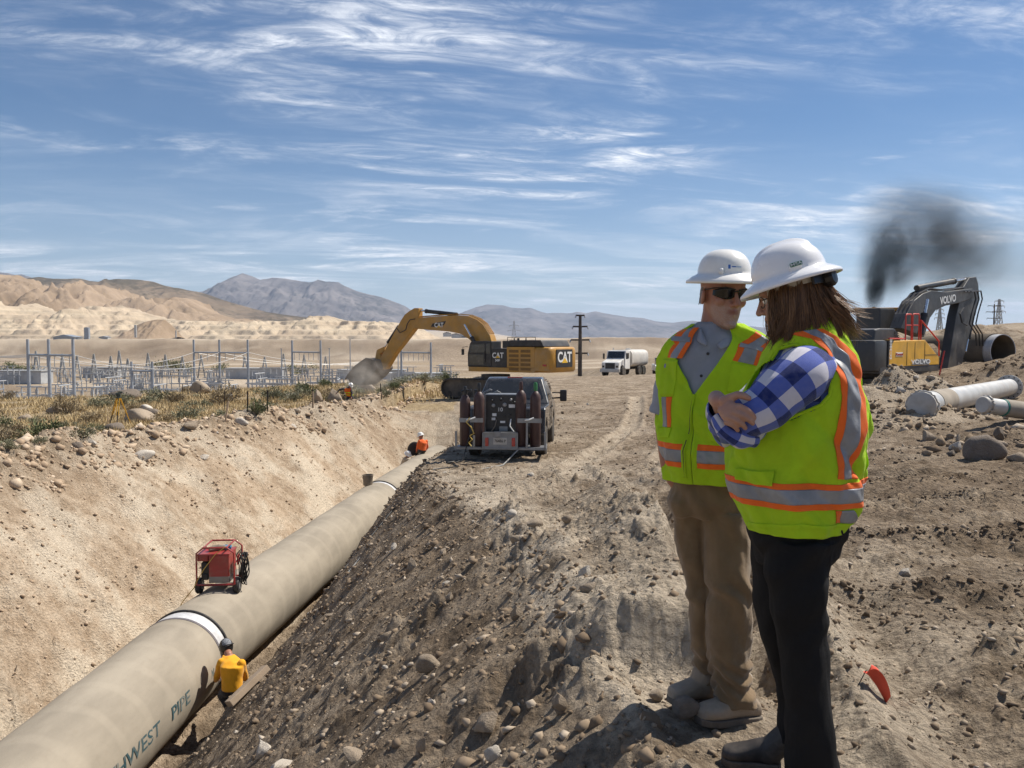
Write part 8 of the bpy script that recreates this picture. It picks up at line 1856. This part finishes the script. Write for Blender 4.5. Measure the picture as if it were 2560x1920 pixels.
# ---------------------------------------------------------------- the workers in and beyond the trench
M_YSHIRT = cloth('yellow-orange work shirt', (.78, .36, .015), 500, .85, .08, .15, (.5, .3, .1)); M_OSHIRT = cloth('orange work shirt', (.80, .14, .03), 500, .85, .08); M_DKCLOTH = cloth('dark work trousers', (.045, .042, .042), 500, .9, .1, .3); M_DKSHIRT = cloth('dark long-sleeved shirt', (.06, .055, .06), 500, .9); M_SANDSHIRT = cloth('sand-coloured shirt', (.42, .35, .26), 500, .9)
def worker(label, J, shirt, trousers, hat=None, vest=None, hood=False, vox=.016):
    """J: world joints pelvis, chest, neck, head, face (direction), shoulders/elbows/hands L+R, knees/feet L+R"""
    o = Vector(J['pelvis']); e = empty('person', o, 0, label, 'person'); q = {k: (Vector(v) - o if k != 'face' else Vector(v)) for k, v in J.items()}
    up = (q['head'] - q['neck']).normalized(); hM_ = Matrix.Translation(q['head']) @ rotm(q['face'], up).to_4x4()
    b = MB(); place_parts(b, lambda k: head_parts(k, 1.0), hM_); limb(b, [q['head'], q['neck']], (.055, .06)); ax = (q['shoulder_l'] - q['shoulder_r']).normalized(); sp = (q['chest'] - q['pelvis']).normalized(); fr = ax.cross(sp).normalized()
    tor = [(q['pelvis'], ax * .145, fr * .105, 2.2), (q['pelvis'].lerp(q['chest'], .5), ax * .15, fr * .105, 2.2), (q['chest'], ax * .175, fr * .115, 2.2), (q['chest'].lerp(q['neck'], .6), ax * .14, fr * .09, 2.2), (q['neck'], ax * .07, fr * .06, 2.2)]
    rloft(b, tor)
    for s in 'lr':
        sh, el, ha = q['shoulder_' + s], q['elbow_' + s], q['hand_' + s]; limb(b, [sh, el], (.05, .04)); limb(b, [el, ha], (.04, .03)); d = (ha - el).normalized(); sd = d.cross(Vector((0, 0, 1))).normalized(); limb(b, [ha, ha + d * .07], (.03, .036))
        for k in range(4): finger(b, ha + d * .09 + sd * (.027 - .018 * k), ha + d * (.15 + .01 * (k in (1, 2))) + sd * (.022 - .014 * k), Vector((0, 0, -.006)), .0095, .008)
        finger(b, ha + d * .03 + sd * .03, ha + d * .08 + sd * .06, Vector((0, 0, -.004)), .011, .009)
        hp = q['pelvis'] + ax * (.085 if s == 'l' else -.085); kn, ft = q['knee_' + s], q['foot_' + s]; limb(b, [hp, kn], (.075, .055)); limb(b, [kn, ft], (.052, .038))
    fuse(b, 'body', M_SKINM, e, .012, 2)
    c = MB(); rloft(c, [(p_, A * 1.13, B * 1.16, x_) for p_, A, B, x_ in tor[:-1]] + [(q['neck'], ax * .085, fr * .075, 2.2)])
    for s in 'lr': limb(c, [q['shoulder_' + s], q['elbow_' + s]], (.066, .056)); limb(c, [q['elbow_' + s], q['elbow_' + s].lerp(q['hand_' + s], .86)], (.054, .044))
    fuse(c, 'shirt', shirt, e, vox, 3, lambda co, no: .008 * perlin(co[:, 0] * 9 + co[:, 2] * 7, co[:, 1] * 9 + co[:, 2] * 5, 3))
    t_ = MB(); rloft(t_, [(p_, A * 1.10, B * 1.12, x_) for p_, A, B, x_ in tor[:2]])
    for s in 'lr': hp = q['pelvis'] + ax * (.085 if s == 'l' else -.085); limb(t_, [hp, q['knee_' + s]], (.095, .074)); limb(t_, [q['knee_' + s], q['foot_' + s] + Vector((0, 0, .05))], (.072, .062))
    fuse(t_, 'trousers', trousers, e, vox, 3)
    for s in 'lr': f = q['foot_' + s]; d = Vector((q['face'].x, q['face'].y, 0)).normalized(); m = MB(); rloft(m, [(f - d * .08, d.cross(Vector((0, 0, 1))) * .035, Vector((0, 0, .04)), 2.4), (f + d * .02, d.cross(Vector((0, 0, 1))) * .045, Vector((0, 0, .05)), 2.4), (f + d * .15, d.cross(Vector((0, 0, 1))) * .045, Vector((0, 0, .035)), 2.4), (f + d * .20, d.cross(Vector((0, 0, 1))) * .025, Vector((0, 0, .02)), 2.4)]); m.build('boot', M_BOOT, e, True)
    if vest:
        v = MB(); rloft(v, [(p_, A * 1.24, B * 1.34, x_) for p_, A, B, x_ in tor[:-1]]); fuse(v, 'vest', vest, e, vox, 2)
        for f in (.25, .6): p_ = q['pelvis'].lerp(q['chest'], f); k = MB(); k.tube([p_ + ax * (.205 * math.cos(a)) + fr * (.158 * math.sin(a)) for a in np.linspace(0, 6.28, 25)[:-1]], .022, 6, closed=True); k.build('vest_tape', M_ORANGE if vest is M_LIME else M_LIME, e)
    if hat: hard_hat(e, hM_ @ Matrix.Translation((-.006, 0, .072)), hat, False, .118, .102, .105, .040)
    if hood:
        m = MB(); ell(m, hM_ @ Vector((.0, 0, .03)), (.125, .108, .13), hM_.to_3x3()); ell(m, hM_ @ Vector((.06, 0, -.05)), (.085, .085, .12), hM_.to_3x3()); hd = fuse(m, 'welding_helmet', M_BLKPL, e, .01, 3)
        m = MB(); m.tube([hM_ @ Vector((-.012 + .13 * math.cos(a), .112 * math.sin(a), .05 + .02 * math.cos(a))) for a in np.linspace(0, 6.28, 25)[:-1]], .008, 6, closed=True); m.build('helmet_band', M_CATB, hd); m = MB(); m.box((0, 0, 0), (.012, .11, .09), bev=.004); m.v = [hM_ @ (Matrix.Translation((.135, 0, .0)) @ v) for v in m.v]; m.build('visor_pane', M_GLASS, hd)
        m = MB(); ell(m, hM_ @ Vector((-.02, 0, .05)), (.110, .092, .100), hM_.to_3x3()); m.build('skull_cap', mat('grey patterned cap', (.20, .21, .23), .9, scale=60, var=.6), e, True)
    return e
def at(px, py, Y): return P(px, py, Y)
# welder between pipe and bank, bowed towards the joint, back to us
yw = 12.45
worker('person in a yellow shirt and dark welding helmet crouching at the pipe joint', dict(pelvis=at(580, 1726, 12.35), chest=at(580, 1666, 12.40), neck=at(572, 1637, 12.62), head=at(566, 1621, 12.74), face=(-.45, .75, -.45),
    shoulder_l=at(553, 1656, 12.50), shoulder_r=at(604, 1658, 12.40), elbow_l=at(543, 1692, 12.62), elbow_r=at(612, 1694, 12.60), hand_l=at(540, 1700, 12.95), hand_r=at(575, 1690, 13.0), knee_l=at(555, 1738, 12.75), knee_r=at(592, 1735, 12.8), foot_l=at(568, 1768, 12.45), foot_r=at(590, 1765, 12.45)), M_YSHIRT, M_DKCLOTH, None, None, True, .014)
worker('person in an orange shirt and white hard hat seated on the pipe', dict(pelvis=at(1056, 1126, 33.2), chest=at(1057, 1107, 33.2), neck=at(1054, 1098, 33.2), head=at(1052, 1091.5, 33.2), face=(-.8, .3, -.3),
    shoulder_l=at(1048, 1103, 33.05), shoulder_r=at(1066, 1103, 33.3), elbow_l=at(1044, 1117, 33.1), elbow_r=at(1068, 1118, 33.4), hand_l=at(1042, 1128, 33.4), hand_r=at(1062, 1129, 33.6), knee_l=at(1044, 1130, 33.8), knee_r=at(1056, 1132, 34.0), foot_l=at(1040, 1150, 33.9), foot_r=at(1052, 1152, 34.1)), M_OSHIRT, M_DKCLOTH, M_HAT)
worker('person in a sand shirt and white hard hat leaning over the far pipe end', dict(pelvis=at(1006, 1168, 33.0), chest=at(1014, 1150, 33.0), neck=at(1017, 1143, 33.0), head=at(1019, 1137.5, 32.95), face=(.8, -.2, -.5),
    shoulder_l=at(1014, 1146, 33.3), shoulder_r=at(1020, 1149, 32.7), elbow_l=at(1030, 1147, 33.3), elbow_r=at(1032, 1150, 32.8), hand_l=at(1046, 1142, 33.3), hand_r=at(1048, 1147, 32.9), knee_l=at(1006, 1195, 33.2), knee_r=at(1008, 1197, 32.8), foot_l=(-4.45, 33.2, -4.42), foot_r=(-4.4, 32.8, -4.42)), M_SANDSHIRT, M_DKCLOTH, M_HAT)
m = MB(); ell(m, (0, 0, 0), (.26, .08, .32), None, 18); o = m.build('welding_jacket', M_DKCLOTH, None, True); o.location = at(1034, 1122, 33.6); o.rotation_euler = (.3, .2, .4); tag(o, 'dark jacket heaped beside the seated orange-shirted worker', 'jacket')
bx_, by_ = 868, 985; gx = P(868, 960, 47).x; gb = Vector((gx, 47.0, Hs(gx, 47.0)))
worker('person in an orange vest and white hard hat stooping among the boulders', dict(pelvis=gb + Vector((.15, 0, .62)), chest=gb + Vector((.02, 0, .98)), neck=gb + Vector((.12, -.05, 1.16)), head=gb + Vector((.20, -.10, 1.24)), face=(.35, -.6, -.7),
    shoulder_l=gb + Vector((.20, -.02, 1.04)), shoulder_r=gb + Vector((-.20, -.02, 1.06)), elbow_l=gb + Vector((.30, -.12, .80)), elbow_r=gb + Vector((-.42, -.05, 1.02)), hand_l=gb + Vector((.28, -.25, .58)), hand_r=gb + Vector((-.55, -.12, .86)), knee_l=gb + Vector((.40, -.12, .40)), knee_r=gb + Vector((.02, -.15, .38)), foot_l=gb + Vector((.42, .0, .04)), foot_r=gb + Vector((-.05, 0, .04))), M_DKSHIRT, M_DKCLOTH, M_HAT, M_ORANGE)

# ---------------------------------------------------------------- exhaust smoke and digging dust
def cloud(name, centre, size, density, colour, absorb, seed, flow, scale=2.2, thr=(.42, .75), shape='plume', rot=(0, 0, 0)):
    V, F = ico(3); o = mesh_obj(name, V.tolist(), F.tolist(), None, None); o.location = centre; o.scale = size; o.rotation_euler = rot; o['kind'] = 'stuff'
    t = NT(name + ' volume'); t.t.nodes.remove(t.b); c = t.n('ShaderNodeTexCoord'); vec = t.coord(loc=(seed, seed * .7, 0), scale=flow)
    n = t.noise(scale, 5, .6, vec, .6); ln = t.n('ShaderNodeVectorMath', operation='LENGTH'); t.l(c.outputs['Object'], ln.inputs[0]); fall = t.ramp(ln.outputs['Value'], 1.0, .0)
    d = t.math('MULTIPLY', t.math('MULTIPLY', t.ramp(n, *thr), fall), density)
    if shape == 'plume':
        sx = t.n('ShaderNodeSeparateXYZ'); t.l(c.outputs['Object'], sx.inputs[0]); zf = t.ramp(sx.outputs[2], 1.0, -1.0, .12, 1.0); d = t.math('MULTIPLY', d, zf)
    pv = t.n('ShaderNodeVolumePrincipled'); pv.inputs['Color'].default_value = (*colour, 1); t.l(d, pv.inputs['Density']); pv.inputs['Absorption Color'].default_value = (*absorb, 1); t.l(pv.outputs[0], t.out.inputs['Volume'])
    o.data.materials.append(t.m); return o
s0 = STACK_TOP
cloud('exhaust_smoke', s0 + Vector((.08, 0, .95)), (.62, .55, 1.5), 7.5, (.07, .066, .062), (.04, .04, .04), 3, (1, 1, .7), 1.4, (.15, .6), 'ball', (0, R(8), 0))
cloud('exhaust_smoke', s0 + Vector((.75, 0, 2.2)), (1.7, 1.2, 2.5), 4.2, (.09, .085, .08), (.05, .05, .05), 6, (1, 1, .8), 1.7, (.26, .70), 'ball', (0, R(22), 0))
cloud('exhaust_smoke', s0 + Vector((2.9, .8, 3.3)), (4.3, 1.9, 3.1), 2.2, (.12, .115, .11), (.08, .08, .08), 9, (1, 1, .8), 1.9, (.26, .78), 'ball', (0, R(14), 0))
cloud('exhaust_smoke', s0 + Vector((5.6, 1.0, 2.2)), (5.0, 1.9, 3.0), .8, (.16, .15, .145), (.10, .10, .10), 14, (1, 1, .8), 1.5, (.22, .8), 'ball')
bp = P(925, 940, 50)
cloud('digging_dust', bp + Vector((.1, -1.4, -.1)), (1.9, 1.3, 1.5), 2.6, (.72, .63, .54), (.3, .25, .2), 5, (1, 1, 1), 2.0, (.34, .75), 'ball')
cloud('digging_dust', P(890, 880, 53), (3.4, 1.5, 2.4), .30, (.72, .63, .54), (.3, .25, .2), 12, (1, 1, 1), 1.8, (.34, .8), 'ball')
